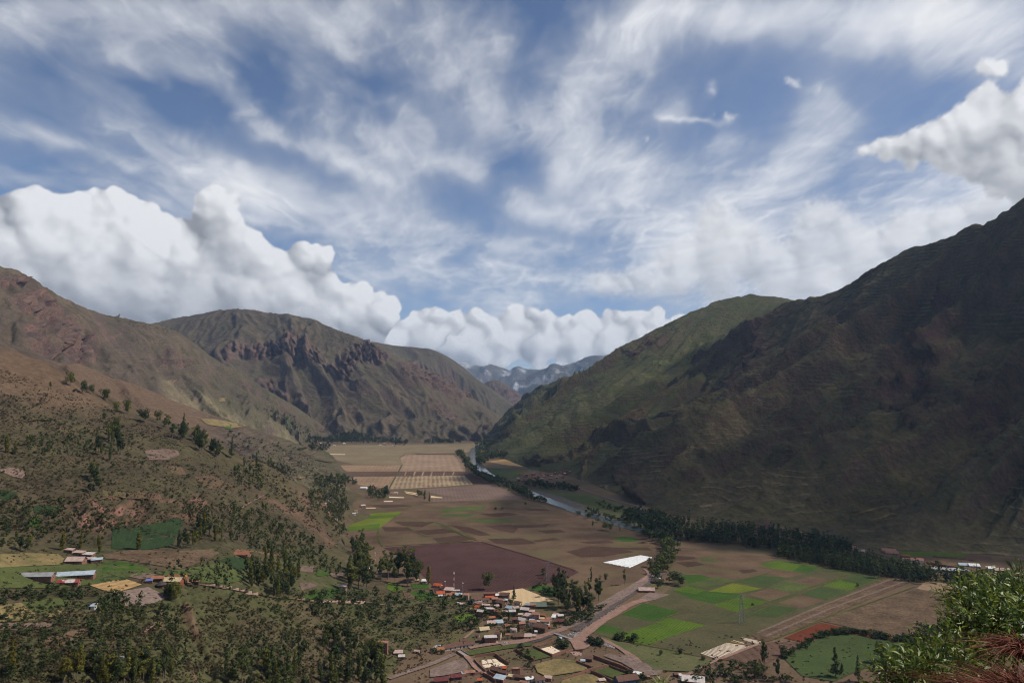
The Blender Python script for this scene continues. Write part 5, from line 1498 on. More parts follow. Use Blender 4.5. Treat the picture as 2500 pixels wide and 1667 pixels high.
grove([(500, 1680), (560, 1650), (760, 1640), (860, 1640), (1000, 1690), (700, 1720)], 30, (60, 92), ['eucd', 'euce', 'poplare'], 'dark eucalyptus of the belt below the scrub slope', 'eucalyptus trees below the scrub slope')
grove([(770, 1560), (880, 1590), (960, 1640), (900, 1650), (790, 1600)], 16, (50, 80), ['eucd', 'euce'], 'eucalyptus standing around the hillside houses above the stream road', 'trees around the hillside houses')
grove([(415, 1340), (450, 1335), (475, 1300), (520, 1300), (540, 1320), (560, 1325), (430, 1350)], 16, (36, 56), ['euce', 'poplary', 'poplare', 'eucd'], 'tree of the row on the right of the dark green field', 'trees beside the dark green field')
grove([(0, 1335), (80, 1330), (80, 1350), (0, 1355)], 6, (26, 46), ['eucd', 'euce'], 'dark tree of the clump left of the upper farm', 'trees left of the upper farm')
grove([(400, 1445), (440, 1440), (450, 1470), (405, 1478)], 6, (36, 50), ['rounde', 'eucd'], 'tree of the dark clump right of the thatched hut', 'trees right of the thatched hut')

# --- masses of trees and brush
wood_line('poplar_belt', 'poplar', [([K3(700, 575), K3(1400, 645), K3(2000, 760), K3(2420, 840)], 480, (6, 4)), ([K3(1410, 690), K3(1900, 790), K3(2420, 870)], 400, (6, 5)), ([K3(640, 500), K3(1080, 545), K3(1600, 600), K3(1900, 680)], 240, (8, 5))], (18, 38), (.0, .55), 1.4)
wood_line('poplar_belt', 'poplar', [([K6(800, 700), K6(1100, 740), K6(1700, 800)], 120, (6, 4))], (20, 42), (.0, .5), 1.4)
wood('riverside_wood', 'round', [([K2(2240, 700), K2(2300, 620), K2(2420, 640), K2(2480, 740), K2(2420, 830), K2(2290, 790)], 70), ([K2(2140, 640), K2(2250, 620), K2(2300, 660), K2(2160, 670)], 26)], (22, 38), (.0, .2), .9)
wood_line('stream_willows', 'round', [([K3(640, 600), K3(650, 700), K3(600, 780), K3(560, 840)], 110, (8, 6))], (14, 26), (.3, .9), 1.0)
wood_line('riverside_wood', 'round', [([K2(1000, 190), K2(1060, 240), K2(1075, 290), K2(1150, 340), K2(1230, 380)], 130, (3, 3)), ([K2(1180, 360), K2(1320, 400), K2(1440, 450), K2(1480, 480)], 150, (5, 4)), ([K2(1500, 500), K2(1600, 530)], 16, (3, 2)),
                                      ([K2(1140, 190), K2(1150, 240), K2(1190, 260), K2(1150, 215)], 70, (3, 3)), ([K2(1200, 215), K2(1330, 215)], 40, (4, 2)), ([K2(1480, 400), K2(1620, 420), K2(1840, 440)], 90, (5, 3)), ([K2(1860, 590), K2(2000, 620), K2(2240, 700)], 30, (5, 3)), ([K2(2000, 560), K2(2260, 620)], 36, (8, 3))], (9, 17), (.1, .75), 1.0)
wood('far_wood', 'euc', [([K10(430, 1130), K10(560, 1130), K10(1150, 1128), K10(1150, 1112), K10(900, 1095), K10(780, 1050), K10(700, 1065), K10(560, 1100), K10(450, 1080)], 420), ([K10(440, 1150), K10(600, 1140), K10(610, 1190), K10(470, 1180)], 60),
                         ([K10(1040, 1125), K10(1160, 1120), K10(1160, 1135), K10(1040, 1138)], 50), ([K10(1280, 1120), K10(1380, 1115), K10(1540, 1118), K10(1540, 1130), K10(1280, 1132)], 90), ([K10(1640, 1130), K10(1740, 1120), K10(1740, 1240), K10(1660, 1215)], 90), ([K10(1740, 1195), K10(1900, 1215), K10(1900, 1228), K10(1720, 1235)], 40)], (7, 14), (.0, .35), 1.2)
wood('far_wood', 'euc', [([K10(100, 880), K10(300, 900), K10(480, 1050), K10(440, 1090), K10(250, 1000)], 90), ([K9(860, 545), K9(1060, 545), K9(1180, 600), K9(1000, 600)], 60)], (5, 9), (.0, .3), 1.2)
wood('hill_wood', 'euc', [([K1(1840, 640), K1(1990, 700), K1(1990, 740), K1(1840, 680)], 34), ([K17(-100, 860), K17(300, 870), K17(560, 1000), K17(350, 1150), K17(-100, 1000)], 110), ([K17(300, 850), K17(500, 860), K17(760, 1000), K17(600, 1000)], 50), ([K17(900, 1080), K17(1300, 1100), K17(1250, 1270), K17(950, 1250)], 90),
                          ([K17(-200, 1150), K17(500, 1150), K17(560, 1500), K17(100, 1560), K17(-200, 1400)], 160), ([K2(60, 580), K2(210, 560), K2(240, 700), K2(200, 770), K2(100, 640)], 80), ([K17(1850, 1160), K17(2050, 1170), K17(2050, 1210), K17(1850, 1200)], 14)], (8, 20), (.1, .8), .9)
wood('hill_wood', 'euc', [([(60, 1080), (240, 1060), (250, 1115), (60, 1125)], 60), ([(0, 1260), (150, 1240), (250, 1300), (0, 1340)], 50), ([(450, 1240), (640, 1250), (760, 1330), (840, 1400), (800, 1420), (700, 1370), (560, 1320), (450, 1290)], 230), ([(560, 1130), (650, 1160), (640, 1200), (580, 1190)], 40)], (14, 34), (.2, .8), .75)
wood('hill_wood', 'round', [([(740, 1450), (1000, 1445), (1120, 1460), (1250, 1500), (1220, 1530), (1080, 1550), (900, 1520), (760, 1500)], 200), ([(1290, 1420), (1330, 1400), (1345, 1440), (1330, 1470)], 10), ([(1480, 1480), (1440, 1520), (1380, 1530), (1400, 1500)], 36), ([(0, 1440), (200, 1440), (330, 1460), (300, 1490), (0, 1480)], 100), ([(0, 1490), (160, 1560), (0, 1640)], 0 + 40)], (9, 22), (.1, .6), 1.2)
wood('hill_wood', 'euc', [([(380, 1480), (420, 1500), (460, 1600), (440, 1650), (380, 1600)], 40), ([(230, 1480), (360, 1480), (340, 1560), (200, 1560)], 60), ([(100, 1560), (330, 1560), (330, 1640), (100, 1640)], 70), ([(560, 1560), (760, 1580), (740, 1640), (520, 1640)], 50), ([(0, 1590), (100, 1600), (100, 1667), (0, 1667)], 24), ([(400, 1400), (560, 1390), (600, 1420), (560, 1440), (420, 1440)], 34)], (18, 44), (.1, .7), .85)
wood_line('hedge', 'round', [([K6(0, 1200), K6(120, 1165), K6(340, 1165), K6(520, 1205), K6(640, 1225), K6(790, 1220)], 110, (3, 2)), ([K6(790, 1225), K6(700, 1300), K6(560, 1400), K6(480, 1440)], 70, (5, 4)), ([K3(1440, 1400), K3(1560, 1330), K3(1650, 1275), K3(1700, 1240)], 50, (3, 2)), ([K6(800, 1180), K6(1000, 1140), K6(1100, 1200)], 40, (10, 10))], (9, 18), (.0, .35), 1.3)
wood('garden_trees', 'round', [([K3(800, 1500), K3(1000, 1430), K3(1280, 1440), K3(1500, 1560), K3(700, 1600)], 90), ([K16(1880, 990), K16(2200, 1060), K16(2100, 1130)], 12), ([K7(1000, 900), K7(1200, 990), K7(1180, 1240), K7(1040, 1120)], 16), ([K16(1250, 440), K16(1500, 470), K16(1480, 520), K16(1300, 500)], 20), ([K16(740, 470), K16(960, 470), K16(980, 560), K16(800, 560)], 26), ([K3(270, 1255), K3(420, 1275), K3(420, 1290), K3(270, 1280)], 20)], (8, 20), (.0, .5), 1.2)
wood('village_trees', 'round', [([K7(100, 330), K7(500, 350), K7(600, 430), K7(400, 480), K7(120, 420)], 36), ([K7(500, 500), K7(1000, 520), K7(1200, 700), K7(1000, 760), K7(700, 700)], 54), ([K7(740, 680), K7(1200, 700), K7(1200, 800), K7(800, 790)], 30), ([K7(900, 400), K7(1060, 460), K7(1050, 560), K7(950, 540)], 14), ([K7(1450, 560), K7(1700, 500), K7(1650, 660), K7(1400, 700)], 30), ([K7(200, 860), K7(60, 900), K7(60, 980), K7(200, 990)], 12), ([K7(400, 480), K7(900, 480), K7(860, 560), K7(400, 540)], 24)], (6, 13), (.1, .7), 1.2)

wood('hill_wood', 'round', [([(0, 1480), (440, 1480), (420, 1660), (0, 1667)], 320), ([(560, 1440), (900, 1440), (1000, 1480), (960, 1560), (700, 1560), (540, 1500)], 260), ([(640, 1560), (1000, 1560), (900, 1660), (640, 1660)], 160), ([(0, 1200), (240, 1230), (330, 1290), (200, 1340), (0, 1340)], 200), ([(560, 1240), (700, 1270), (840, 1380), (700, 1370), (560, 1330)], 160)], (6, 13), (.0, .8), 1.3)
wood('hill_wood', 'round', [([(0, 960), (260, 1020), (400, 1100), (250, 1200), (0, 1180)], 240), ([(300, 1100), (600, 1150), (700, 1250), (400, 1230)], 170), ([(540, 960 + 90), (760, 1100), (700, 1110), (560, 1090)], 60)], (4, 9), (.0, .6), 1.4)

# low scrub over the slopes
sp = []
for poly, n, hm, tone in (([(0, 1000), (400, 1060), (680, 1180), (840, 1340), (700, 1340), (300, 1300), (0, 1300)], 11000, (.7, 2.2), (.1, 1.0)), ([(0, 1480), (420, 1480), (700, 1440), (1000, 1450), (1200, 1500), (1000, 1640), (900, 1690), (0, 1690)], 15000, (.6, 2.2), (.1, 1.0)),
                          ([(0, 1340), (700, 1330), (900, 1450), (700, 1460), (0, 1470)], 700, (1.0, 2.4), (.1, .7)), ([(0, 900), (260, 990), (520, 1100), (0, 1030)], 1800, (1.0, 2.6), (.0, .5)), ([(560, 1080), (760, 1110), (850, 1190), (850, 1340), (700, 1250)], 1500, (2, 5), (.1, .9)),
                          ([(1560, 1560), (2050, 1540), (2500, 1500), (2500, 1667), (1500, 1667)], 700, (1.0, 2.4), (.0, .6)), ([(1050, 1560), (1600, 1540), (1620, 1667), (1000, 1667)], 900, (.7, 1.8), (.0, .7))):
    for x, y in rand_in(poly, n):
        d = fbm(np.array([x / 55.0]), np.array([y / 26.0]), 3, seed=91)[0]
        if d < R_.uniform(-.35, .25): continue
        g = cast(x, y)
        if g is None: continue
        h = R_.uniform(*hm); sp.append((g.x, g.y, g.z, h, h * R_.uniform(1.0, 1.7), R_.uniform(*tone)))
scatter('scrub', sp, SHRUB, L_SCRUB)
print('trees', NTREE[0], 'shrubs', len(sp))
import re
# ------------------------------------------------------------------ houses
def wall_mat(name, c, blocky=False):
    m = NT(name); n = m.noise(.6, 5, .7); col = m.mix(m.ramp(n, [(.3, (0, 0, 0)), (.75, (1, 1, 1))]), c, tuple(v * .68 for v in c))
    if blocky:
        b = m.n('TexBrick'); b.inputs['Scale'].default_value = 1.6; b.inputs['Color1'].default_value = (1, 1, 1, 1); b.inputs['Color2'].default_value = (.75, .75, .75, 1); b.inputs['Mortar'].default_value = (.5, .5, .5, 1)
        sep = m.n('SeparateXYZ'); m.l(m.n('TexCoord').outputs['Object'], sep.inputs[0]); cb = m.n('CombineXYZ')
        m.l(m.math('ADD', sep.outputs[0], sep.outputs[1]), cb.inputs[0]); m.l(sep.outputs[2], cb.inputs[1]); m.l(cb.outputs[0], b.inputs['Vector'])
        col = m.mix(.7, col, b.outputs[0], 'MULTIPLY')
    m.bsdf(col, .9, m.bump(n, .2, .5), .1); return m.m


def roof_mat(name, c, metal=False, patches=None):
    m = NT(name); n = m.noise(.35, 5, .65); col = m.mix(m.ramp(n, [(.3, (0, 0, 0)), (.7, (1, 1, 1))]), c, tuple(v * .62 for v in c))
    n2 = m.noise(.9, 4, .7); col = m.mix(m.ramp(n2, [(.58, (0, 0, 0)), (.72, (.5, .5, .5))]), col, (.10, .06, .045))
    if patches: col = m.mix(m.ramp(m.noise(.25, 2, .4), [(.56, (0, 0, 0)), (.60, (1, 1, 1))]), col, patches)
    co = m.n('TexCoord').outputs['Object']; w = m.n('TexWave'); w.bands_direction = 'X'; w.inputs['Scale'].default_value = .55 if metal else .8; m.l(co, w.inputs['Vector'])
    h = m.math('ADD', w.outputs['Fac'], n2)
    m.bsdf(m.mix(.35, col, m.ramp(w.outputs['Fac'], [(0, (.6, .6, .6)), (1, (1.3, 1.3, 1.3))]), 'MULTIPLY'), .6 if metal else .9, m.bump(h, .12, .7), .25 if metal else .1); return m.m


W_ = {'brick': wall_mat('brick_wall', (.30, .155, .115), True), 'adobe': wall_mat('adobe_wall', (.155, .095, .070), True), 'white': wall_mat('white_wall', (.66, .60, .56)), 'cream': wall_mat('cream_wall', (.52, .42, .28)),
      'pink': wall_mat('pink_wall', (.46, .30, .25)), 'red': wall_mat('red_wall', (.28, .085, .06)), 'blue': wall_mat('blue_wall', (.10, .16, .30)), 'teal': wall_mat('teal_wall', (.08, .24, .20)), 'grey': wall_mat('grey_wall', (.33, .30, .28)), 'yellow': wall_mat('yellow_wall', (.50, .32, .10))}
Rf = {'tile': roof_mat('tile_roof', (.17, .095, .072)), 'orange': roof_mat('orange_roof', (.52, .115, .045)), 'rust': roof_mat('rusty_roof', (.36, .16, .09)), 'white': roof_mat('pale_roof', (.62, .56, .52)), 'pinkw': roof_mat('rose_white_roof', (.55, .40, .35)),
      'blue': roof_mat('blue_white_metal_roof', (.44, .52, .58), True), 'grey': roof_mat('grey_metal_roof', (.36, .36, .37), True), 'maroon': roof_mat('maroon_roof', (.17, .055, .058)), 'green': roof_mat('green_metal_roof', (.125, .15, .115), True), 'cream': roof_mat('cream_roof', (.62, .50, .30)),
      'red': roof_mat('red_metal_roof', (.34, .055, .055), True, (.55, .48, .46)), 'clay': roof_mat('clay_tile_roof', (.38, .20, .14)), 'thatch': roof_mat('thatch_roof', (.085, .07, .065)), 'patch': roof_mat('patched_roof', (.26, .13, .07), False, (.50, .26, .06)), 'bright': roof_mat('bright_white_roof', (.80, .80, .78), True), 'bluetarp': roof_mat('blue_sheet_roof', (.16, .18, .45), True)}
m_ = NT('window_glass'); m_.bsdf((.025, .028, .032), .15, None, .5); GLASS = m_.m
for nd in GLASS.node_tree.nodes:
    if nd.type == 'BSDF_PRINCIPLED': nd.inputs['Roughness'].default_value = .2
m_ = NT('painted_wood'); m_.bsdf((.09, .055, .04), .8); DOOR = m_.m
m_ = NT('frame_paint'); m_.bsdf((.40, .36, .32), .8); FRAME = m_.m


def house(K, x, y, wpx, zoom, roof='tile', wall='adobe', storeys=1, depth=.62, shape='gable', yaw=0.0, label='', name='house', group=None, wins=True, at=None, ratio=None, cat='house'):
    """a building whose front foot is seen at K(x, y); wpx = its width in that crop's pixels"""
    p = K(x, y); g = at if at is not None else cast(*p)
    m_px = g.y / F * 1.0
    w = wpx / zoom * m_px; d = max(3.0, w * depth); h = 2.9 * storeys * (1.0 if w > 6 else .8)
    if ratio: h = ratio
    for k_ in ('barn', 'shed', 'hut', 'shop', 'kiosk', 'hall', 'lean-to', 'stall'):
        if re.search(r'\b' + k_ + r'\b', label.split(' beside')[0].split(' behind')[0].split(' below')[0].split(' touching')[0].split(' in front')[0].split(' left of')[0].split(' above')[0]): name = cat = k_.replace('-', '_')
    r = link(name, None); r.location = (g.x, g.y + d * .5 * math.cos(yaw), g.z - .3); r.rotation_euler = (0, 0, yaw)
    tag(r, label, cat, group)
    hx, hy = w / 2, d / 2; rise = {'gable': min(hy * .62, 2.6), 'flat': .0, 'shed': min(1.4, d * .22), 'cone': d * .34}[shape]
    b = MB(); z0 = -1.6
    if shape == 'cone':
        n = 14; vs = [(hy * math.cos(6.2832 * i / n), hy * math.sin(6.2832 * i / n), z) for z in (z0, h) for i in range(n)]
        b.add(vs, [(i, (i + 1) % n, n + (i + 1) % n, n + i) for i in range(n)])
        b.build('wall', W_[wall], r)
        q = MB(); n = 16; vs = [(hy * 1.3 * math.cos(6.2832 * i / n), hy * 1.3 * math.sin(6.2832 * i / n), h - .4) for i in range(n)] + [(hy * .6 * math.cos(6.2832 * i / n), hy * .6 * math.sin(6.2832 * i / n), h + rise * .6) for i in range(n)] + [(0, 0, h + rise)]
        q.add(vs, [(i, (i + 1) % n, n + (i + 1) % n, n + i) for i in range(n)] + [(n + i, n + (i + 1) % n, 2 * n) for i in range(n)] + [tuple(range(n - 1, -1, -1))]); q.build('roof', Rf[roof], r)
    else:
        if shape == 'gable':
            vs = [(-hx, -hy, z0), (hx, -hy, z0), (hx, hy, z0), (-hx, hy, z0), (-hx, -hy, h), (hx, -hy, h), (hx, hy, h), (-hx, hy, h), (-hx, 0, h + rise), (hx, 0, h + rise)]
            fs = [(0, 1, 5, 4), (2, 3, 7, 6), (1, 2, 6, 9, 5), (3, 0, 4, 8, 7), (0, 3, 2, 1)]
        elif shape == 'shed':
            vs = [(-hx, -hy, z0), (hx, -hy, z0), (hx, hy, z0), (-hx, hy, z0), (-hx, -hy, h), (hx, -hy, h), (hx, hy, h + rise), (-hx, hy, h + rise)]
            fs = [(0, 1, 5, 4), (2, 3, 7, 6), (1, 2, 6, 5), (3, 0, 4, 7), (0, 3, 2, 1)]
        else:
            vs = [(-hx, -hy, z0), (hx, -hy, z0), (hx, hy, z0), (-hx, hy, z0), (-hx, -hy, h), (hx, -hy, h), (hx, hy, h), (-hx, hy, h)]
            fs = [(0, 1, 5, 4), (2, 3, 7, 6), (1, 2, 6, 5), (3, 0, 4, 7), (0, 3, 2, 1)]
        b.add(vs, fs); b.build('wall', W_[wall], r)
        q = MB(); o = min(.7, w * .06); t = .16
        def slab(y0, z0_, y1, z1_):
            q.add([(-hx - o, y0, z0_), (hx + o, y0, z0_), (hx + o, y1, z1_), (-hx - o, y1, z1_), (-hx - o, y0, z0_ + t), (hx + o, y0, z0_ + t), (hx + o, y1, z1_ + t), (-hx - o, y1, z1_ + t)],
                  [(0, 3, 2, 1), (4, 5, 6, 7), (0, 1, 5, 4), (1, 2, 6, 5), (2, 3, 7, 6), (3, 0, 4, 7)])
        if shape == 'gable':
            s = rise / hy; slab(-hy - o, h - o * s + .02, 0, h + rise + .02); slab(0, h + rise + .02, hy + o, h - o * s + .02)
        elif shape == 'shed':
            s = rise / d; slab(-hy - o, h - o * s + .02, hy + o, h + rise + o * s + .02)
        else: slab(-hy - o * .6, h + .02, hy + o * .6, h + .02)
        q.build('roof', Rf[roof], r)
        if shape == 'flat' and storeys > 1:                                   # rods and parapet of an unfinished top floor
            pp = MB()
            for cx in (-hx + .3, hx - .3):
                for cy in (-hy + .3, hy - .3): pp.box(cx - .15, cy - .15, h + t, cx + .15, cy + .15, h + 1.3)
            pp.build('column_stub', W_['grey'], r)
    if wins:
        nw = max(1, int(w / 3.6)); dpos = nw // 2
        for st in range(storeys):
            zc = st * 2.9 * (1 if w > 6 else .8) + 1.5
            for i in range(nw):
                cx = -hx + w * (i + .5) / nw
                if st == 0 and i == dpos:
                    dd = MB(); dd.box(cx - .5, -hy - .06, .3, cx + .5, -hy - .01, 2.25); dd.build('door', DOOR, r); continue
                if zc + .6 > h: continue
                f = MB(); f.box(cx - .62, -hy - .05, zc - .55, cx + .62, -hy - .005, zc + .6); fo = f.build('window', FRAME, r)
                gl = MB(); gl.box(cx - .5, -hy - .075, zc - .43, cx + .5, -hy - .055, zc + .48); gl.build('pane', GLASS, fo)
        if w > 4 and shape != 'cone':
            f = MB(); f.box(hx + .005, -.55, .95, hx + .05, .55, 2.0); fo = f.build('window', FRAME, r)
            gl = MB(); gl.box(hx + .055, -.42, 1.07, hx + .075, .42, 1.88); gl.build('pane', GLASS, fo)
    return r


Z7, Z4, Z5, Z15, Z16, Z13, Z6, Z14, Z17 = 4.523, 4.3556, 3.92, 7.84, 6.72, 4.052, 3.358, 8.4, 7.84
y1, y2 = .25, -.3
VILLAGE = [
    (130, 245, 84, 'orange', 'cream', 1, 'gable', y2, 'house with a bright orange roof at the upper left tip of the village'),
    (200, 268, 60, 'maroon', 'white', 1, 'gable', y2, 'small maroon roofed house right of the bright orange roof'),
    (252, 296, 96, 'pinkw', 'grey', 1, 'shed', y2, 'house with a wide rose white roof, third from the upper left tip'),
    (335, 302, 66, 'white', 'cream', 1, 'flat', .1, 'cream walled flat house beside the tall mast'),
    (158, 332, 84, 'orange', 'white', 1, 'gable', .2, 'second orange roofed house, lower and below the first'),
    (160, 356, 46, 'white', 'white', 1, 'shed', .2, 'small white lean-to in front of the lower orange roof'),
    (415, 452, 80, 'pinkw', 'cream', 1, 'flat', .15, 'low cream house with a rose roof standing alone above the scrub'),
    (362, 432, 36, 'white', 'white', 1, 'shed', .15, 'tiny white shed left of the lone cream house'),
    (548, 428, 112, 'tile', 'white', 2, 'gable', .5, 'two storey white house with a dark tiled roof at the village edge'),
    (650, 405, 84, 'tile', 'white', 1, 'gable', .2, 'white house with brown tiles right of the two storey white one'),
    (698, 366, 120, 'tile', 'red', 2, 'flat', .1, 'red brick two storey block with a flat brown roof'),
    (702, 378, 92, 'orange', 'adobe', 1, 'shed', .1, 'orange awning shed in front of the red brick block'),
    (790, 356, 60, 'bright', 'brick', 1, 'shed', .1, 'white metal roof between red brick block and tiled houses'),
    (868, 380, 98, 'tile', 'brick', 2, 'gable', -.2, 'two storey brick house with brown tiles beside the cream drying ground'),
    (558, 488, 78, 'orange', 'adobe', 1, 'gable', -.3, 'brown walled house with an orange roof in the trees'),
    (660, 466, 80, 'pinkw', 'brick', 1, 'flat', .0, 'beige flat roofed house over the pair of grey roofs'),
    (635, 520, 84, 'grey', 'adobe', 1, 'shed', .1, 'grey metal roofed house, left of a joined pair'),
    (712, 538, 88, 'white', 'brick', 2, 'flat', -.1, 'brick two storey house with a pale flat roof, right of a joined pair'),
    (820, 462, 88, 'tile', 'adobe', 2, 'gable', -.6, 'tall adobe house with a tiled roof turned sideways'),
    (880, 402, 44, 'blue', 'adobe', 1, 'shed', -.3, 'small pale blue roof beside the tiled houses'),
    (930, 496, 86, 'blue', 'white', 1, 'gable', -.5, 'white house with a pale blue metal roof'),
    (866, 540, 84, 'pinkw', 'pink', 1, 'flat', -.2, 'pink house with a rose flat roof below the pale blue one'),
    (722, 668, 84, 'pinkw', 'adobe', 1, 'shed', .1, 'long rose white roof in the middle gardens'),
    (802, 662, 90, 'blue', 'white', 1, 'shed', .1, 'pale blue metal roof joined to the long rose white roof'),
    (640, 738, 100, 'cream', 'cream', 1, 'gable', .3, 'low hall with a cream yellow gabled roof'),
    (1095, 515, 88, 'white', 'adobe', 1, 'gable', -.3, 'brown and white roofed house below the green shed'),
    (1133, 462, 72, 'grey', 'adobe', 1, 'gable', -.3, 'grey brown roof touching the green shed'),
    (1246, 478, 166, 'green', 'adobe', 1, 'shed', .0, 'long shed with a dull green metal roof beside the drying ground'),
    (1214, 598, 78, 'clay', 'pink', 2, 'gable', -.2, 'tall pink house with an orange clay roof near the square'),
    (1172, 530, 54, 'pinkw', 'adobe', 1, 'shed', -.2, 'narrow rose roof between the brown roofs and the tall pink house'),
    (1278, 606, 58, 'cream', 'yellow', 1, 'flat', .0, 'small yellow ochre house behind the tall pink one'),
    (1132, 585, 86, 'pinkw', 'pink', 1, 'shed', -.5, 'pale rose row house stepping down to the square'),
    (1320, 645, 92, 'clay', 'cream', 1, 'gable', -.2, 'cream house with clay tiles on the village square'),
    (1268, 742, 136, 'tile', 'adobe', 2, 'gable', -.45, 'long dark adobe house with brown tiles at the road junction'),
    (1330, 690, 62, 'blue', 'white', 1, 'shed', -.1, 'small white shop with pale blue roof at the junction'),
    (1355, 700, 34, 'orange', 'brick', 1, 'shed', -.1, 'narrow stall with an orange awning at the junction'),
    (1062, 630, 88, 'white', 'white', 1, 'gable', -.6, 'white roofed house half hidden by garden trees'),
    (1074, 660, 56, 'pinkw', 'white', 1, 'shed', -.3, 'small rose roof under the half hidden white roof'),
    (1215, 756, 30, 'white', 'white', 1, 'shed', 0, 'tiny white hut above the road'),
    (1028, 812, 96, 'tile', 'adobe', 1, 'gable', .1, 'brown adobe house with dark tiles beside the road'),
    (1124, 812, 80, 'pinkw', 'cream', 1, 'shed', .05, 'beige roadside house with a rose white roof'),
    (710, 862, 124, 'white', 'brick', 2, 'flat', .1, 'two storey brick house with a white flat roof on the road'),
    (612, 850, 84, 'tile', 'adobe', 1, 'gable', .1, 'low brown tiled house left of the brick road house'),
    (472, 900, 108, 'tile', 'white', 1, 'gable', .35, 'white roadside house with a dark tiled roof'),
    (408, 862, 70, 'tile', 'adobe', 1, 'gable', .35, 'small dark tiled house behind the white roadside row'),
    (335, 918, 118, 'tile', 'white', 1, 'gable', .42, 'right half of the long white row with tiled roof'),
    (232, 938, 108, 'tile', 'white', 1, 'gable', .42, 'left half of the long white row with tiled roof'),
    (158, 962, 76, 'rust', 'pink', 1, 'shed', .3, 'rusty orange roofed house at the end of the white row'),
    (132, 930, 60, 'blue', 'white', 1, 'shed', .3, 'white and blue roof behind the rusty one'),
    (92, 935, 40, 'pinkw', 'white', 1, 'gable', .3, 'small white hut at the far left of the row'),
]
for x, y, w, rf, wl, st, shp, yaw, lb in VILLAGE: house(K7, x, y, w, Z7, rf, wl, st, .68, shp, yaw, lb)
for x, y in ((500, 415), (590, 448), (760, 425), (830, 436), (905, 448), (775, 492), (990, 525), (1045, 565), (1165, 628), (1185, 684), (1240, 665), (1300, 575), (1350, 612), (1060, 702), (950, 566), (790, 566), (735, 606), (600, 566), (520, 520), (1180, 480), (1010, 470), (870, 610), (900, 690), (960, 740), (980, 640), (560, 800), (800, 820), (900, 815), (1190, 800), (300, 330), (360, 350), (250, 350), (440, 380)):
    house(K7, x + R_.uniform(-6, 6), y, R_.uniform(46, 74), Z7, R_.choice(['tile', 'clay', 'pinkw', 'white', 'rust', 'blue', 'clay']), R_.choice(['brick', 'adobe', 'white', 'cream', 'brick']), R_.choice([1, 1, 2]), .7, R_.choice(['gable', 'shed', 'gable']), R_.uniform(-.5, .5),
          'small house squeezed between the larger ones of the village', group='small infill houses of the village')
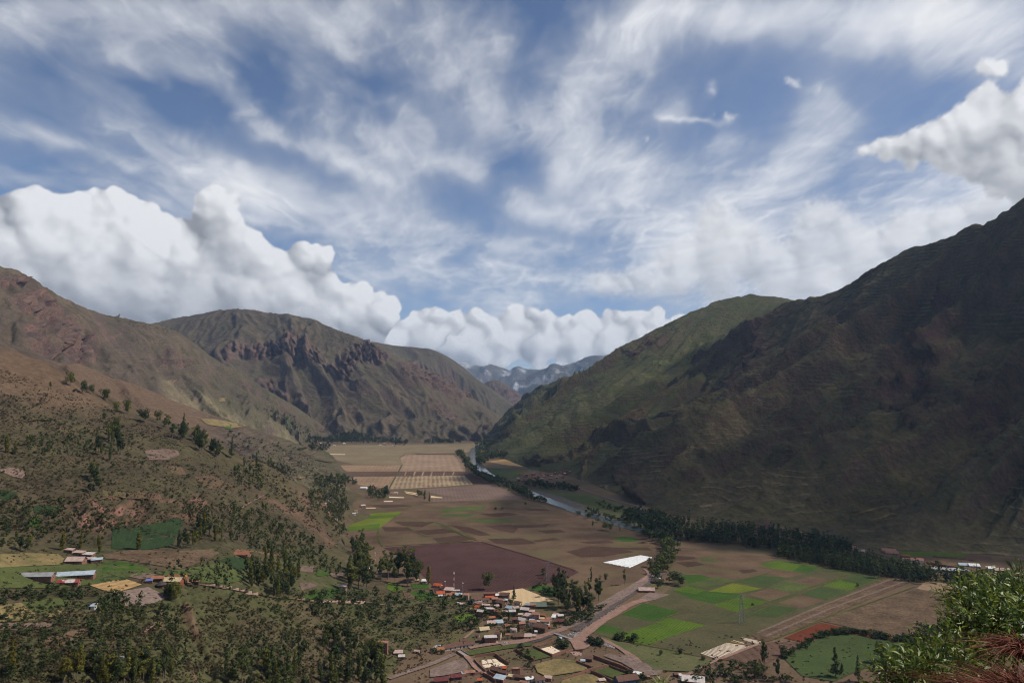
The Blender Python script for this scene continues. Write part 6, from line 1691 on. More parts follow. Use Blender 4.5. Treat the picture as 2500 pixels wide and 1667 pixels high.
for K, z, x, y, w, rf, wl, st, dp, shp, yaw, lb in [
    (K4, Z4, 318, 1015, 100, 'clay', 'brick', 3, .7, 'flat', .0, 'three storey red brick house on the scrub slope'),
    (K4, Z4, 484, 1048, 86, 'pinkw', 'brick', 1, .6, 'shed', .1, 'rose white roofed house beneath the scrub slope'),
    (K4, Z4, 520, 1082, 66, 'white', 'brick', 1, .6, 'shed', .1, 'smaller white roof just below the rose white one'),
    (K4, Z4, 686, 1022, 52, 'pinkw', 'pink', 1, .6, 'gable', -.2, 'little pink house between dark trees'),
    (K15, Z15, 1140, 690, 200, 'clay', 'brick', 1, .4, 'gable', .12, 'long clay tiled house beside the adobe wall'),
    (K15, Z15, 885, 780, 190, 'maroon', 'adobe', 1, .6, 'gable', .25, 'maroon roofed house left of the long clay roof'),
    (K15, Z15, 600, 850, 250, 'maroon', 'adobe', 1, .5, 'gable', .15, 'large maroon roof cut by the bottom edge'),
    (K15, Z15, 1030, 702, 76, 'blue', 'white', 1, .6, 'shed', .1, 'small bluish metal roof between maroon and clay roofs'),
    (K15, Z15, 1340, 835, 90, 'orange', 'teal', 1, .7, 'shed', .0, 'teal hut with an orange roof'),
    (K15, Z15, 1725, 815, 200, 'blue', 'brick', 1, .6, 'shed', -.5, 'wide pale blue flat roof in the lower village'),
    (K15, Z15, 1790, 690, 170, 'tile', 'brick', 1, .5, 'gable', -.5, 'brown tiled house above the wide pale blue roof'),
    (K15, Z15, 1950, 760, 130, 'cream', 'pink', 1, .5, 'shed', -.4, 'beige roofed house beside the brick block'),
    (K15, Z15, 2035, 690, 140, 'clay', 'brick', 2, .5, 'flat', .2, 'unfinished two storey brick block with bare top'),
    (K15, Z15, 1640, 640, 170, 'tile', 'adobe', 1, .7, 'gable', -.6, 'brown gabled house against the courtyard wall'),
    (K15, Z15, 1810, 605, 80, 'orange', 'adobe', 1, .6, 'shed', -.2, 'small orange roof inside the courtyard'),
    (K15, Z15, 2250, 800, 170, 'tile', 'brick', 1, .5, 'gable', -.4, 'brown tiled house with a step in its roof'),
    (K15, Z15, 2180, 870, 130, 'clay', 'brick', 1, .5, 'gable', -.4, 'clay tiled house at the bottom edge of the lower village'),
    (K16, Z16, 290, 1110, 130, 'bright', 'white', 1, .5, 'shed', .3, 'white house with a bluish white roof at the bottom edge'),
    (K16, Z16, 455, 1120, 150, 'tile', 'white', 1, .55, 'gable', .25, 'white house with dark tiles and two small windows'),
    (K16, Z16, 590, 1090, 120, 'pinkw', 'brick', 1, .5, 'shed', -.3, 'pale roofed brick house right of the white tiled one'),
    (K16, Z16, 110, 1070, 150, 'tile', 'adobe', 1, .5, 'gable', -.4, 'brown tiled house left of the bluish white roof'),
    (K16, Z16, 1890, 1122, 350, 'tile', 'blue', 1, .5, 'gable', .3, 'big brown roofed house with blue walls'),
    (K16, Z16, 2060, 1020, 120, 'bright', 'brick', 1, .5, 'shed', -.5, 'bright roof jutting from behind the blue walled house'),
    (K16, Z16, 1480, 1120, 110, 'pinkw', 'brick', 1, .5, 'shed', .3, 'small pale roof left of the blue walled house'),
    (K16, Z16, 2225, 1060, 80, 'clay', 'brick', 1, .8, 'flat', .0, 'little brick kiosk right of the blue walled house'),
    (K16, Z16, 780, 150, 140, 'maroon', 'adobe', 1, .5, 'gable', .1, 'dark house in the trees by the junction'),
    (K16, Z16, 688, 75, 60, 'bright', 'white', 1, 1.6, 'shed', -.3, 'narrow white roof beside the junction trees'),
    (K16, Z16, 800, 62, 90, 'white', 'brick', 1, .6, 'shed', .2, 'cluttered white roof right of the narrow one'),
    (K16, Z16, 730, 20, 80, 'pinkw', 'adobe', 1, .6, 'gable', -.2, 'pink roof behind the cluttered white one'),
    (K16, Z16, 788, 425, 60, 'blue', 'white', 1, .7, 'shed', -.1, 'tiny blue roofed kiosk under the bridge'),
    (K16, Z16, 1165, 800, 70, 'blue', 'adobe', 1, .6, 'shed', -.1, 'small pale blue lean-to against the dark adobe walls'),
    (K16, Z16, 1260, 770, 130, 'tile', 'adobe', 1, .6, 'shed', -.4, 'dark shed between the adobe yards'),
    (K13, Z13, 325, 672, 146, 'pinkw', 'red', 1, .45, 'gable', -.1, 'long pale roofed shed beside the stream'),
    (K13, Z13, 440, 585, 100, 'thatch', 'adobe', 1, .8, 'gable', -.3, 'dark roofed house by the stream bend'),
    (K13, Z13, 437, 545, 40, 'bright', 'white', 1, .7, 'shed', -.3, 'tiny white hut behind the dark roofed stream house'),
    (K6, Z6, 175, 465, 80, 'clay', 'cream', 1, .5, 'gable', .1, 'clay roofed house behind the poplar belt, furthest left'),
    (K6, Z6, 285, 472, 60, 'clay', 'cream', 1, .5, 'gable', .1, 'second clay roofed house behind the poplar belt'),
    (K6, Z6, 60, 500, 40, 'clay', 'cream', 1, .5, 'gable', .1, 'little clay roof just over the poplar tops'),
    (K6, Z6, 360, 500, 60, 'pinkw', 'cream', 1, .5, 'gable', .1, 'pale house among bushes behind the poplar belt'),
    (K6, Z6, 590, 500, 100, 'clay', 'pink', 1, .8, 'gable', -.3, 'clay roofed manor wing, upper one of the estate'),
    (K6, Z6, 610, 518, 90, 'clay', 'pink', 1, .6, 'gable', -.5, 'clay roofed manor wing, lower one of the estate'),
    (K6, Z6, 715, 540, 66, 'rust', 'brick', 1, .4, 'gable', -.1, 'narrow rust roofed house of the estate'),
    (K6, Z6, 735, 588, 70, 'clay', 'white', 2, .5, 'gable', -.2, 'left wing of the white estate house with clay roof'),
    (K6, Z6, 815, 594, 90, 'clay', 'white', 2, .6, 'gable', -.35, 'main wing of the white estate house with clay roof'),
    (K6, Z6, 1080, 660, 280, 'grey', 'grey', 1, .2, 'shed', -.14, 'very long grey metal roof behind the poplars'),
    (K6, Z6, 1190, 615, 64, 'blue', 'white', 1, .6, 'gable', -.2, 'white building with pale blue roof, left of a pair'),
    (K6, Z6, 1282, 622, 74, 'bright', 'white', 1, .6, 'gable', -.2, 'brilliant white building, right of a pair'),
    (K6, Z6, 1425, 645, 60, 'bright', 'white', 1, .6, 'shed', -.1, 'small white building right of the brilliant white one'),
    (K6, Z6, 1510, 660, 110, 'pinkw', 'brick', 1, .4, 'gable', -.1, 'low rose roofed building at the right edge behind poplars'),
    (K14, Z14, 470, 1440, 420, 'white', 'red', 1, .5, 'shed', -.25, 'big pale metal roof at the bottom centre'),
    (K14, Z14, 190, 1300, 70, 'white', 'white', 1, .6, 'shed', .4, 'small white gable by the earth track'),
    (K14, Z14, 110, 1270, 130, 'tile', 'adobe', 1, .5, 'gable', .3, 'dark tiled house above the earth track'),
    (K14, Z14, 1845, 1300, 190, 'tile', 'cream', 1, .6, 'gable', -.5, 'cream adobe house with brown roof under tall trees'),
    (K5, Z5, 303, 568, 340, 'grey', 'brick', 1, .22, 'gable', .06, 'very long brick barn with a silver roof'),
    (K5, Z5, 706, 555, 305, 'blue', 'brick', 1, .26, 'gable', .26, 'long barn with a pale blue roof, tilted to the track'),
    (K5, Z5, 642, 625, 184, 'red', 'brick', 1, .3, 'gable', .08, 'low red roofed barn with white panels'),
    (K5, Z5, 700, 418, 150, 'pinkw', 'brick', 1, .6, 'gable', .05, 'brick house with a rose white roof above the barns'),
    (K5, Z5, 655, 312, 80, 'pinkw', 'brick', 1, .4, 'shed', -.2, 'narrow roof at the top left of the upper farm'),
    (K5, Z5, 745, 338, 100, 'pinkw', 'brick', 1, .4, 'shed', -.2, 'rose roof in the middle of the upper farm row'),
    (K5, Z5, 832, 356, 110, 'white', 'brick', 1, .4, 'shed', -.2, 'thin white roof at the right of the upper farm row'),
    (K5, Z5, 852, 402, 80, 'pinkw', 'brick', 1, .5, 'shed', .2, 'small pale roof next to the rose white roofed house'),
    (K5, Z5, 915, 408, 86, 'blue', 'brick', 1, .5, 'shed', .4, 'blue grey roof beside the dark bushes of the farm'),
    (K5, Z5, 1638, 612, 160, 'cream', 'red', 1, .5, 'gable', -.05, 'farmhouse with a pale yellow roof and red walls'),
    (K5, Z5, 1690, 578, 170, 'patch', 'brick', 1, .4, 'gable', -.05, 'brown roof with orange patches behind the pale yellow one'),
    (K5, Z5, 1492, 590, 100, 'rust', 'adobe', 1, .5, 'shed', .2, 'orange brown shed left of the pale yellow roof'),
    (K5, Z5, 1418, 604, 56, 'bluetarp', 'adobe', 1, .7, 'shed', .3, 'small shed with a blue sheet roof'),
    (K5, Z5, 1524, 648, 78, 'thatch', 'adobe', 1, 1.0, 'cone', 0, 'round hut with a dark conical thatched roof'),
    (K5, Z5, 1865, 612, 66, 'rust', 'adobe', 1, .6, 'shed', 0, 'ruined brown shed right of the farmhouse'),
    (K5, Z5, 2305, 352, 135, 'rust', 'brick', 1, .5, 'gable', -.1, 'brick house with an orange roof above the dark green field'),
    (K5, Z5, 855, 852, 84, 'blue', 'white', 1, .6, 'shed', .1, 'small white roofed hut on the lower left slope'),
    (K5, Z5, 1082, 1385, 145, 'grey', 'adobe', 1, .5, 'gable', .2, 'grey roofed hut among the bottom left trees'),
    (K8, 3.76, 2015, 728, 64, 'pinkw', 'pink', 2, .6, 'shed', -.1, 'small pink house alone on the green terrace'),
    (K17, Z17, 845, 1045, 130, 'bright', 'white', 1, .8, 'gable', -.2, 'brilliant white hall at the foot of the hill, mid valley'),
    (K17, Z17, 1178, 1135, 100, 'clay', 'pink', 1, .8, 'gable', -.1, 'clay roofed house between dark trees, mid valley'),
    (K17, Z17, 1390, 1145, 60, 'clay', 'white', 1, .8, 'gable', 0, 'left small house right of the cypress, mid valley'),
    (K17, Z17, 1460, 1140, 70, 'pinkw', 'white', 1, .8, 'gable', 0, 'right small house right of the cypress, mid valley'),
    (K17, Z17, 1085, 1185, 60, 'pinkw', 'white', 1, .8, 'gable', .3, 'pale small house under the clay roofed one, mid valley'),
    (K17, Z17, 178, 1290, 56, 'bright', 'white', 1, .8, 'shed', 0, 'white hut highest on the wooded left slope'),
    (K17, Z17, 128, 1355, 60, 'blue', 'white', 1, .8, 'gable', 0, 'pale blue roofed hut on the wooded left slope'),
    (K17, Z17, 86, 1395, 76, 'rust', 'brick', 1, .8, 'gable', 0, 'rust roofed hut below the pale blue one'),
    (K17, Z17, 155, 1525, 60, 'clay', 'brick', 1, .8, 'gable', 0, 'clay roofed hut lowest on the wooded left slope'),
    (K17, Z17, 830, 1385, 76, 'white', 'pink', 1, .7, 'gable', .3, 'white roofed house at the edge of the brown field'),
    (K17, Z17, 790, 1400, 50, 'maroon', 'pink', 1, .8, 'gable', .3, 'maroon roofed house touching the white one at the brown field'),
    (K17, Z17, 690, 1490, 66, 'clay', 'white', 1, .7, 'gable', .3, 'clay roofed house where the road bends'),
    (K17, Z17, 655, 1540, 60, 'white', 'white', 1, .7, 'gable', .3, 'white house beside the yellow green field'),
    (K2, 2.8, 165, 645, 20, 'white', 'white', 1, .7, 'gable', 0, 'white speck of a house under the road bend'),
    (K17, Z17, 468, 185, 44, 'bright', 'white', 1, .8, 'gable', 0, 'far white house at the foot of the wood'),
    (K17, Z17, 280, 226, 50, 'white', 'cream', 1, .8, 'gable', 0, 'far cream house left of the wood edge'),
    (K17, Z17, 35, 180, 50, 'white', 'white', 1, .8, 'gable', 0, 'far white house furthest left in the wood'),
    (K4, Z4, 190, 155, 30, 'bright', 'red', 2, .8, 'shed', 0, 'red and white house seen between the tall grove trees'),
    (K4, Z4, 285, 150, 32, 'white', 'white', 1, .8, 'gable', 0, 'white house seen through the tall grove'),
    (K4, Z4, 440, 200, 34, 'orange', 'brick', 1, .8, 'gable', 0, 'orange roof seen between the grove trees'),
    (K4, Z4, 690, 262, 36, 'pinkw', 'brick', 1, .8, 'gable', 0, 'pink roof above the lone white house'),
    (K4, Z4, 765, 275, 54, 'bright', 'white', 1, .8, 'shed', 0, 'white house under the yellow green tree'),
]: house(K, x, y, w, z, rf, wl, st, dp, shp, yaw, lb)
# the red village at the foot of the dark mountain
for i in range(64):
    t = R_.random(); x = 300 + 410 * t + R_.uniform(-12, 12); yy = 1412 - 42 * t + R_.uniform(-30, 22) * (1 - .35 * t)
    house(K11, x, yy, R_.uniform(9, 17), 2.7, R_.choice(['clay', 'rust', 'tile', 'clay', 'maroon', 'pinkw']), R_.choice(['brick', 'brick', 'adobe', 'pink']), R_.choice([1, 1, 2]), .7, R_.choice(['gable', 'flat', 'shed']), R_.uniform(-.5, .5),
          'small red brick house of the dense far village below the dark mountain', group='houses of the red far village', wins=False)
for i in range(16):
    house(K17, R_.uniform(1080, 1650), R_.uniform(180, 225), R_.uniform(24, 50), Z17, R_.choice(['clay', 'white', 'rust']), R_.choice(['cream', 'brick', 'adobe']), 1, .7, 'gable', R_.uniform(-.4, .4),
          'tiny distant house of the hamlet in front of the far wood', group='houses of the far hamlet', wins=False)

# ------------------------------------------------------------------ adobe yard walls
def yard_wall(K, pts, label, h=2.6, mat='brick', t=.5, name='adobe_wall'):
    P = [np.array(cast(*K(*p))) for p in pts]
    b = MB()
    for a, c in zip(P[:-1], P[1:]):
        n = max(1, int(np.hypot(*(c - a)[:2]) / 6))
        for i in range(n):
            p = a + (c - a) * i / n; q = a + (c - a) * (i + 1) / n; d = (q - p)[:2]; L = np.hypot(*d) + 1e-6; nx, ny = -d[1] / L * t / 2, d[0] / L * t / 2
            z = min(p[2], q[2]) - .8; top = (p[2] + q[2]) / 2 + h + R_.uniform(-.12, .12)
            b.add([(p[0] - nx, p[1] - ny, z), (q[0] - nx, q[1] - ny, z), (q[0] + nx, q[1] + ny, z), (p[0] + nx, p[1] + ny, z), (p[0] - nx, p[1] - ny, top), (q[0] - nx, q[1] - ny, top), (q[0] + nx, q[1] + ny, top), (p[0] + nx, p[1] + ny, top)],
                  [(0, 3, 2, 1), (4, 5, 6, 7), (0, 1, 5, 4), (1, 2, 6, 5), (2, 3, 7, 6), (3, 0, 4, 7)])
    return tag(b.build(name, W_[mat]), label, 'wall')


yard_wall(K16, [(65, 600), (200, 680), (360, 765)], 'adobe wall left of the small yard with drying mats')
yard_wall(K16, [(345, 545), (500, 620), (660, 695), (880, 610)], 'adobe wall around two sides of the small drying yard')
yard_wall(K16, [(345, 540), (560, 470), (680, 440)], 'low bank wall along the stream above the small drying yard', 1.2)
yard_wall(K15, [(1235, 425), (1320, 520), (1450, 640)], 'adobe wall on the left of the large drying yard')
yard_wall(K15, [(1260, 345), (1450, 318), (1630, 300)], 'adobe wall behind the large drying yard', 2.2)
yard_wall(K15, [(1630, 310), (1760, 400), (1900, 490)], 'adobe wall on the right of the large drying yard')
yard_wall(K16, [(1055, 795), (1180, 845), (1310, 890)], 'short adobe wall at the corner of the dry grass field')
yard_wall(K16, [(840, 1085), (1000, 1030), (1250, 930), (1560, 850)], 'long adobe wall crossing between two grass fields', 2.2)
yard_wall(K16, [(1330, 712), (1560, 790), (1800, 880), (1960, 960), (2180, 1050)], 'long dark adobe wall along the grey dirt flat', 3.0)
yard_wall(K16, [(1590, 860), (1760, 930), (1920, 985)], 'second dark adobe wall parallel to the long one')
yard_wall(K16, [(1290, 955), (1460, 1020), (1640, 1115)], 'adobe wall running down to the blue walled house')
yard_wall(K16, [(880, 640), (1000, 590), (1160, 600)], 'broken wall with rubble below the dirt square', 1.6)
yard_wall(K15, [(1400, 690), (1540, 750), (1640, 830)], 'adobe wall left of the wide pale blue roof')
yard_wall(K15, [(780, 770), (1100, 700), (1380, 655)], 'adobe wall under the long clay roof', 2.0)
yard_wall(K15, [(1510, 620), (1540, 690), (1640, 740)], 'pierced adobe house wall in the lower village', 3.4)
yard_wall(K6, [(880, 590), (1050, 620), (1220, 645)], 'long red brick wall behind the poplars', 3.0, 'red')
yard_wall(K6, [(930, 535), (1100, 550), (1290, 572)], 'thin brick wall at the top of the tan paddock', 2.0)
yard_wall(K5, [(2250, 290), (2352, 300), (2600, 330), (2700, 350)], 'low pale wall behind the orange roofed house', 1.5)
yard_wall(K8, [(800, 670), (1000, 710), (1240, 765)], 'pale dry stone terrace wall under the square grove', 1.6, 'pink')
yard_wall(K8, [(1590, 800), (1750, 832), (2000, 826), (2220, 832)], 'pale terrace edge along the hillside path', 1.4, 'pink')
yard_wall(K7, [(330, 900), (560, 880), (900, 850)], 'low wall beside the village road', 1.0, 'grey')

# ------------------------------------------------------------------ drying grounds: beds of maize laid out in rows
m_ = NT('drying_maize'); m_.bsdf(m_.mix(m_.ramp(m_.noise(.8, 4, .7), [(.3, (0, 0, 0)), (.7, (1, 1, 1))]), (.60, .45, .27), (.48, .35, .20)), .95); MAIZE = m_.m
m_ = NT('pale_maize'); m_.bsdf(m_.mix(m_.ramp(m_.noise(.8, 4, .7), [(.3, (0, 0, 0)), (.7, (1, 1, 1))]), (.70, .58, .44), (.58, .46, .34)), .95); PALEM = m_.m
m_ = NT('white_sheeting'); m_.bsdf(m_.mix(m_.ramp(m_.noise(.25, 5, .7), [(.35, (0, 0, 0)), (.65, (1, 1, 1))]), (.74, .76, .76), (.52, .54, .55)), .7); SHEET = m_.m
m_ = NT('golden_maize'); m_.bsdf((.52, .27, .05), .9); GOLD = m_.m


def bed_rows(name, K, quad, n, mat, label, cat, gap=.34, h=.35, along_ab=True, ragged=0.0, skip=(), special=None):
    """rows run from side a-d to side b-c of the quad (a, b, c, d)"""
    a, b, c, d = [np.array(gp(*K(*p), .2)) for p in quad]
    r = link(name, None); ctr = (a + b + c + d) / 4; r.location = (float(ctr[0]), float(ctr[1]), .1); tag(r, label, cat)
    for i in range(n):
        if i in skip: continue
        t0 = (i + gap / 2) / n; t1 = (i + 1 - gap / 2) / n
        p0, p1 = a + (d - a) * t0, a + (d - a) * t1; q0, q1 = b + (c - b) * t0, b + (c - b) * t1
        e0, e1 = R_.uniform(0, ragged), R_.uniform(0, ragged)
        P = [p0 + (q0 - p0) * e0, q0 - (q0 - p0) * e1, q1 - (q1 - p1) * e1, p1 + (q1 - p1) * e0]
        P = [(float(v[0] - ctr[0]), float(v[1] - ctr[1])) for v in P]
        mb = MB(); k = .25
        cx = sum(v[0] for v in P) / 4; cy = sum(v[1] for v in P) / 4
        T = []
        for j, v in enumerate(P):                                             # heap narrows a little towards its top
            o2 = P[(3 - j)] if j in (0, 3) else P[(3 - j)]
            T.append((v[0] + (o2[0] - v[0]) * .16, v[1] + (o2[1] - v[1]) * .16))
        mb.add([(x, y, 0) for x, y in P] + [(x, y, h) for x, y in T], [(0, 3, 2, 1), (4, 5, 6, 7), (0, 1, 5, 4), (1, 2, 6, 5), (2, 3, 7, 6), (3, 0, 4, 7)])
        mb.build('row', (special or {}).get(i, mat), r)
    return r


bed_rows('drying_ground', K7, [(800, 300), (1400, 440), (1400, 385), (1060, 252)][:0] or [(1040, 440), (1400, 442), (1062, 250), (790, 292)][:0] or [(1050, 252), (1405, 382), (1400, 440), (790, 300)][:0] or [(790, 292), (1058, 250), (1405, 385), (1050, 442)], 17, MAIZE, 'cream drying ground with rows of maize beside the village', 'drying ground')
bed_rows('drying_ground', K14, [(580, 790), (930, 915), (1640, 650), (1130, 575)], 15, PALEM, 'rows of pale maize laid out at the edge of the grey field', 'drying ground', gap=.36)
bed_rows('drying_ground', K14, [(1255, 530), (1480, 600), (1480, 572), (1270, 520)], 1, PALEM, 'single short pale row behind the long maize rows', 'drying ground')
bed_rows('drying_ground', K14, [(1215, 552), (1420, 602), (1420, 590), (1230, 542)], 1, GOLD, 'short golden orange maize row', 'drying ground')
bed_rows('drying_ground', K14, [(1480, 520), (1745, 600), (1850, 552), (1425, 458)], 4, PALEM, 'four separate pale maize rows nearest the tall eucalyptus', 'drying ground', gap=.25)
bed_rows('plastic_bed', K2, [(1990, 931), (2250, 883), (2330, 898), (2178, 968)], 7, SHEET, 'white plastic covered beds in the brown stubble', 'plastic beds', gap=.2, h=.8)
bed_rows('drying_ground', K16, [(450, 560), (640, 512), (740, 560), (800, 610)][:0] or [(640, 512), (455, 560), (668, 645), (800, 600)], 6, PALEM, 'pale maize mats in the small walled yard', 'drying ground', gap=.18)
bed_rows('drying_ground', K15, [(1380, 480), (1370, 400), (1660, 375), (1720, 420)], 3, PALEM, 'upper group of maize mats in the large yard', 'drying ground', gap=.08)
bed_rows('drying_ground', K15, [(1380, 500), (1440, 545), (1860, 500), (1720, 425)], 2, PALEM, 'lower group of maize mats in the large yard', 'drying ground', gap=.08)
bed_rows('drying_ground', K17, [(0, 385), (490, 392), (490, 376), (0, 368)], 1, PALEM, 'long thin pale strip of maize far up the valley', 'drying ground', h=.6)
bed_rows('drying_ground', K17, [(490, 858), (680, 858), (680, 842), (490, 842)], 1, PALEM, 'short pale maize strip on the tan field', 'drying ground', h=.6)
bed_rows('drying_ground', K17, [(1620, 1080), (1880, 1115), (1890, 1175), (1660, 1130)], 2, MAIZE, 'bright drying patch behind the yellow garden trees', 'drying ground')
bed_rows('drying_ground', K17, [(2130, 1160), (2352, 1200), (2352, 1220), (2130, 1222)], 1, MAIZE, 'pale drying patch right of the cypress pair', 'drying ground')
bed_rows('drying_ground', K17, [(1340, 1180), (1620, 1200), (1620, 1218), (1330, 1216)], 1, PALEM, 'pale yard strip left of the cypress pair', 'drying ground')
bed_rows('drying_ground', K17, [(1225, 1272), (1400, 1270), (1400, 1290), (1240, 1292)], 1, PALEM, 'small pale heap on the brown field edge', 'drying ground', h=.8)
bed_rows('drying_ground', K17, [(885, 1402), (1070, 1400), (1075, 1420), (890, 1420)], 1, MAIZE, 'cream heap above the yellow green field', 'drying ground', h=.8)

# ------------------------------------------------------------------ bridges, masts, pylons, cars
m_ = NT('steel'); m_.bsdf((.30, .30, .31), .5, None, .4); STEEL = m_.m
m_ = NT('concrete'); m_.bsdf(m_.mix(m_.noise(.5), (.34, .27, .24), (.24, .19, .17)), .9); CONC = m_.m
m_ = NT('red_paint'); m_.bsdf((.45, .05, .04), .6); REDP = m_.m
m_ = NT('white_paint'); m_.bsdf((.75, .75, .75), .4, None, .4); WHITEP = m_.m
m_ = NT('silver_paint'); m_.bsdf((.42, .46, .52), .35, None, .5); SILV = m_.m
m_ = NT('rubber'); m_.bsdf((.02, .02, .02), .9); RUB = m_.m


def bridge(a, b, width, label, truss, deckmat):
    a = np.array(gp(*a)); b = np.array(gp(*b)); c = (a + b) / 2; L = float(np.hypot(*(b - a)[:2])); ang = math.atan2(b[1] - a[1], b[0] - a[0])
    r = link('bridge', None); r.location = (float(c[0]), float(c[1]), .4); r.rotation_euler = (0, 0, ang); tag(r, label, 'bridge')
    d = MB(); d.box(-L / 2, -width / 2, .0, L / 2, width / 2, .5); d.build('deck', deckmat, r)
    for s in (-1, 1):
        k = MB(); y = s * (width / 2 - .15); n = max(4, int(L / 2.2))
        if truss:
            k.tube((-L / 2, y, 2.4), (L / 2, y, 2.4), .13, .13, 5); k.tube((-L / 2, y, .6), (L / 2, y, .6), .13, .13, 5)
            for i in range(n + 1):
                x = -L / 2 + L * i / n; k.tube((x, y, .5), (x, y, 2.4), .09, .09, 4)
                if i < n: k.tube((x, y, .5), (x + L / n, y, 2.4), .07, .07, 4)
            k.build('truss', STEEL, r)
        else:
            k.box(-L / 2, y - .15, .5, L / 2, y + .15, 1.4); k.build('parapet', CONC, r)
        q = MB(); q.box(s * (L / 2 - 1.2) - .7, -width / 2 - .3, -1.2, s * (L / 2 - 1.2) + .7, width / 2 + .3, -.02); q.build('abutment', CONC, r)


bridge(K16(680, 305), K16(975, 405), 5.0, 'steel truss bridge between village square and dirt flat', True, CONC)
bridge(K15(935, 235), K15(1090, 335), 5.5, 'short concrete bridge at the end of the white house row', False, CONC)
ribbon('road', [K15(*p) for p in [(1080, 330), (1150, 400), (1250, 530), (1400, 650), (1500, 680)]], 5, S['dirt'], wob=.2)


def pylon(px, py, hpx, label, mast=False, mats=None, w=.09):
    g = gp(px, py); h = hpx * g[1] / F
    r = link('radio_mast' if mast else 'power_pylon', None); r.location = tuple(float(v) for v in g); tag(r, label, 'mast' if mast else 'pylon')
    k = MB(); b = h * w; n = 9
    if mast:
        for i in range(6):
            k2 = MB(); k2.tube((0, 0, h * i / 6), (0, 0, h * (i + 1) / 6 - .01), .45 if h > 20 else .22, .40 if h > 20 else .2, 6); k2.build('mast_section', (mats or [STEEL])[i % len(mats or [1])], r)
        k = MB(); k.box(-.8, -.8, h * .86, .8, .8, h * .92); k.build('antenna', WHITEP, r)
        return
    rad = lambda t: b * (1 - t) + .5
    for sx, sy in ((1, 1), (1, -1), (-1, -1), (-1, 1)):
        kk = MB(); kk.tube((sx * rad(0), sy * rad(0), -1), (sx * .5, sy * .5, h), .22, .16, 4); kk.build('leg', STEEL, r)
    for i in range(n):
        t0, t1 = i / n, (i + 1) / n; a, c = rad(t0), rad(t1)
        for (x0, y0), (x1, y1_) in (((1, 1), (1, -1)), ((1, -1), (-1, -1)), ((-1, -1), (-1, 1)), ((-1, 1), (1, 1))):
            k.tube((x0 * a, y0 * a, h * t0), (x1 * c, y1_ * c, h * t1), .09, .09, 3)
    k.build('lattice', STEEL, r)
    for z in (.72, .84, .96):
        kk = MB(); kk.tube((-h * .13, 0, h * z), (h * .13, 0, h * z), .14, .14, 4); kk.build('crossarm', STEEL, r)


pylon(*K2(1618, 1058), 45, 'grey power pylon at the corner of the plum field')
pylon(*K13(1263, 975), 66, 'grey power pylon standing in the lime green field')
pylon(*K4(1080, 335), 40, 'thin red and white radio mast behind the village roofs', True, [REDP, WHITEP])
pylon(*K4(1175, 372), 24, 'short grey pole right of the radio mast', True)
pylon(*K4(987, 305), 12, 'short dark pole left of the radio mast', True)
pylon(*K2(435, 950), 32, 'red and white telephone mast above the grove', True, [WHITEP, REDP])


def car(px, py, yaw, mat, label, L=4.6):
    g = gp(px, py, .25); r = link('parked_car', None); r.location = tuple(float(v) for v in g); r.rotation_euler = (0, 0, yaw); tag(r, label, 'car')
    h = L / 2
    b = MB(); prof = [(-h, .35), (-h, .85), (-h * .55, .95), (-h * .3, 1.0), (h * .35, 1.0), (h * .9, .85), (h, .7), (h, .35)]
    n = len(prof); b.add([(x, y, z) for y in (-.85, .85) for x, z in prof], [(i, (i + 1) % n, n + (i + 1) % n, n + i) for i in range(n)] + [tuple(range(n - 1, -1, -1)), tuple(range(n, 2 * n))]); b.build('body', mat, r)
    c = MB(); prof = [(-h * .75, .96), (-h * .55, 1.5), (h * .1, 1.5), (h * .4, .98)]; n = 4
    c.add([(x, y, z) for y in (-.72, .72) for x, z in prof], [(i, (i + 1) % n, n + (i + 1) % n, n + i) for i in range(n)] + [(3, 2, 1, 0), (4, 5, 6, 7)]); c.build('window', GLASS, r)
    t = MB(); t.box(-h * .52, -.68, 1.505, h * .08, .68, 1.56); t.build('roof', mat, r)
    for x in (-h * .6, h * .6):
        for y in (-.82, .82):
            w = MB(); w.tube((x, y - .1, .32), (x, y + .1, .32), .32, .32, 10); w.build('wheel', RUB, r)
    for y in (-.6, .6):
        w = MB(); w.box(h - .02, y - .15, .62, h + .03, y + .15, .78); w.build('headlight', WHITEP, r)


car(*K15(1830, 85), .18, SILV, 'silver white car driving on the village road')
car(*K15(1640, 66), .25, WHITEP, 'white car parked before the brick road house')
car(*K16(640, 392), .3, WHITEP, 'small pale car close to the bridge head', 3.8) if False else None


def rubble(K, poly, n, size, mat, name='rubble'):
    vs, fs = [], []; off = 0
    for x, y in rand_in([K(*p) for p in poly], n):
        g = gp(x, y, .1); s = R_.uniform(*size); a = R_.uniform(0, 3)
        c8 = np.array([(i, j, k) for i in (-1, 1) for j in (-1, 1) for k in (-.6, .6)]) * s * NR.uniform(.5, 1, (8, 3))
        vs.append(c8 + g); fs.append(np.array([(0, 1, 3, 2), (4, 6, 7, 5), (0, 4, 5, 1), (2, 3, 7, 6), (0, 2, 6, 4), (1, 5, 7, 3)]) + off); off += 8
    o = link(name, np_mesh(name, np.concatenate(vs), np.concatenate(fs), mat)); o['kind'] = 'stuff'


rubble(K16, [(1320, 430), (1500, 420), (1720, 480), (1680, 560), (1500, 500), (1340, 460)], 260, (.3, 1.0), W_['grey'])
rubble(K16, [(960, 620), (1060, 600), (1140, 640), (1120, 670), (990, 670)], 90, (.3, 1.0), W_['pink'])
rubble(K16, [(1000, 330), (1150, 280), (1220, 300), (1150, 360), (1030, 370)], 160, (.3, .9), W_['grey'])
rubble(K2, [(1700, 1440), (1900, 1350), (2100, 1220), (2130, 1230), (1950, 1370), (1800, 1460)], 420, (.3, 1.0), W_['grey'])
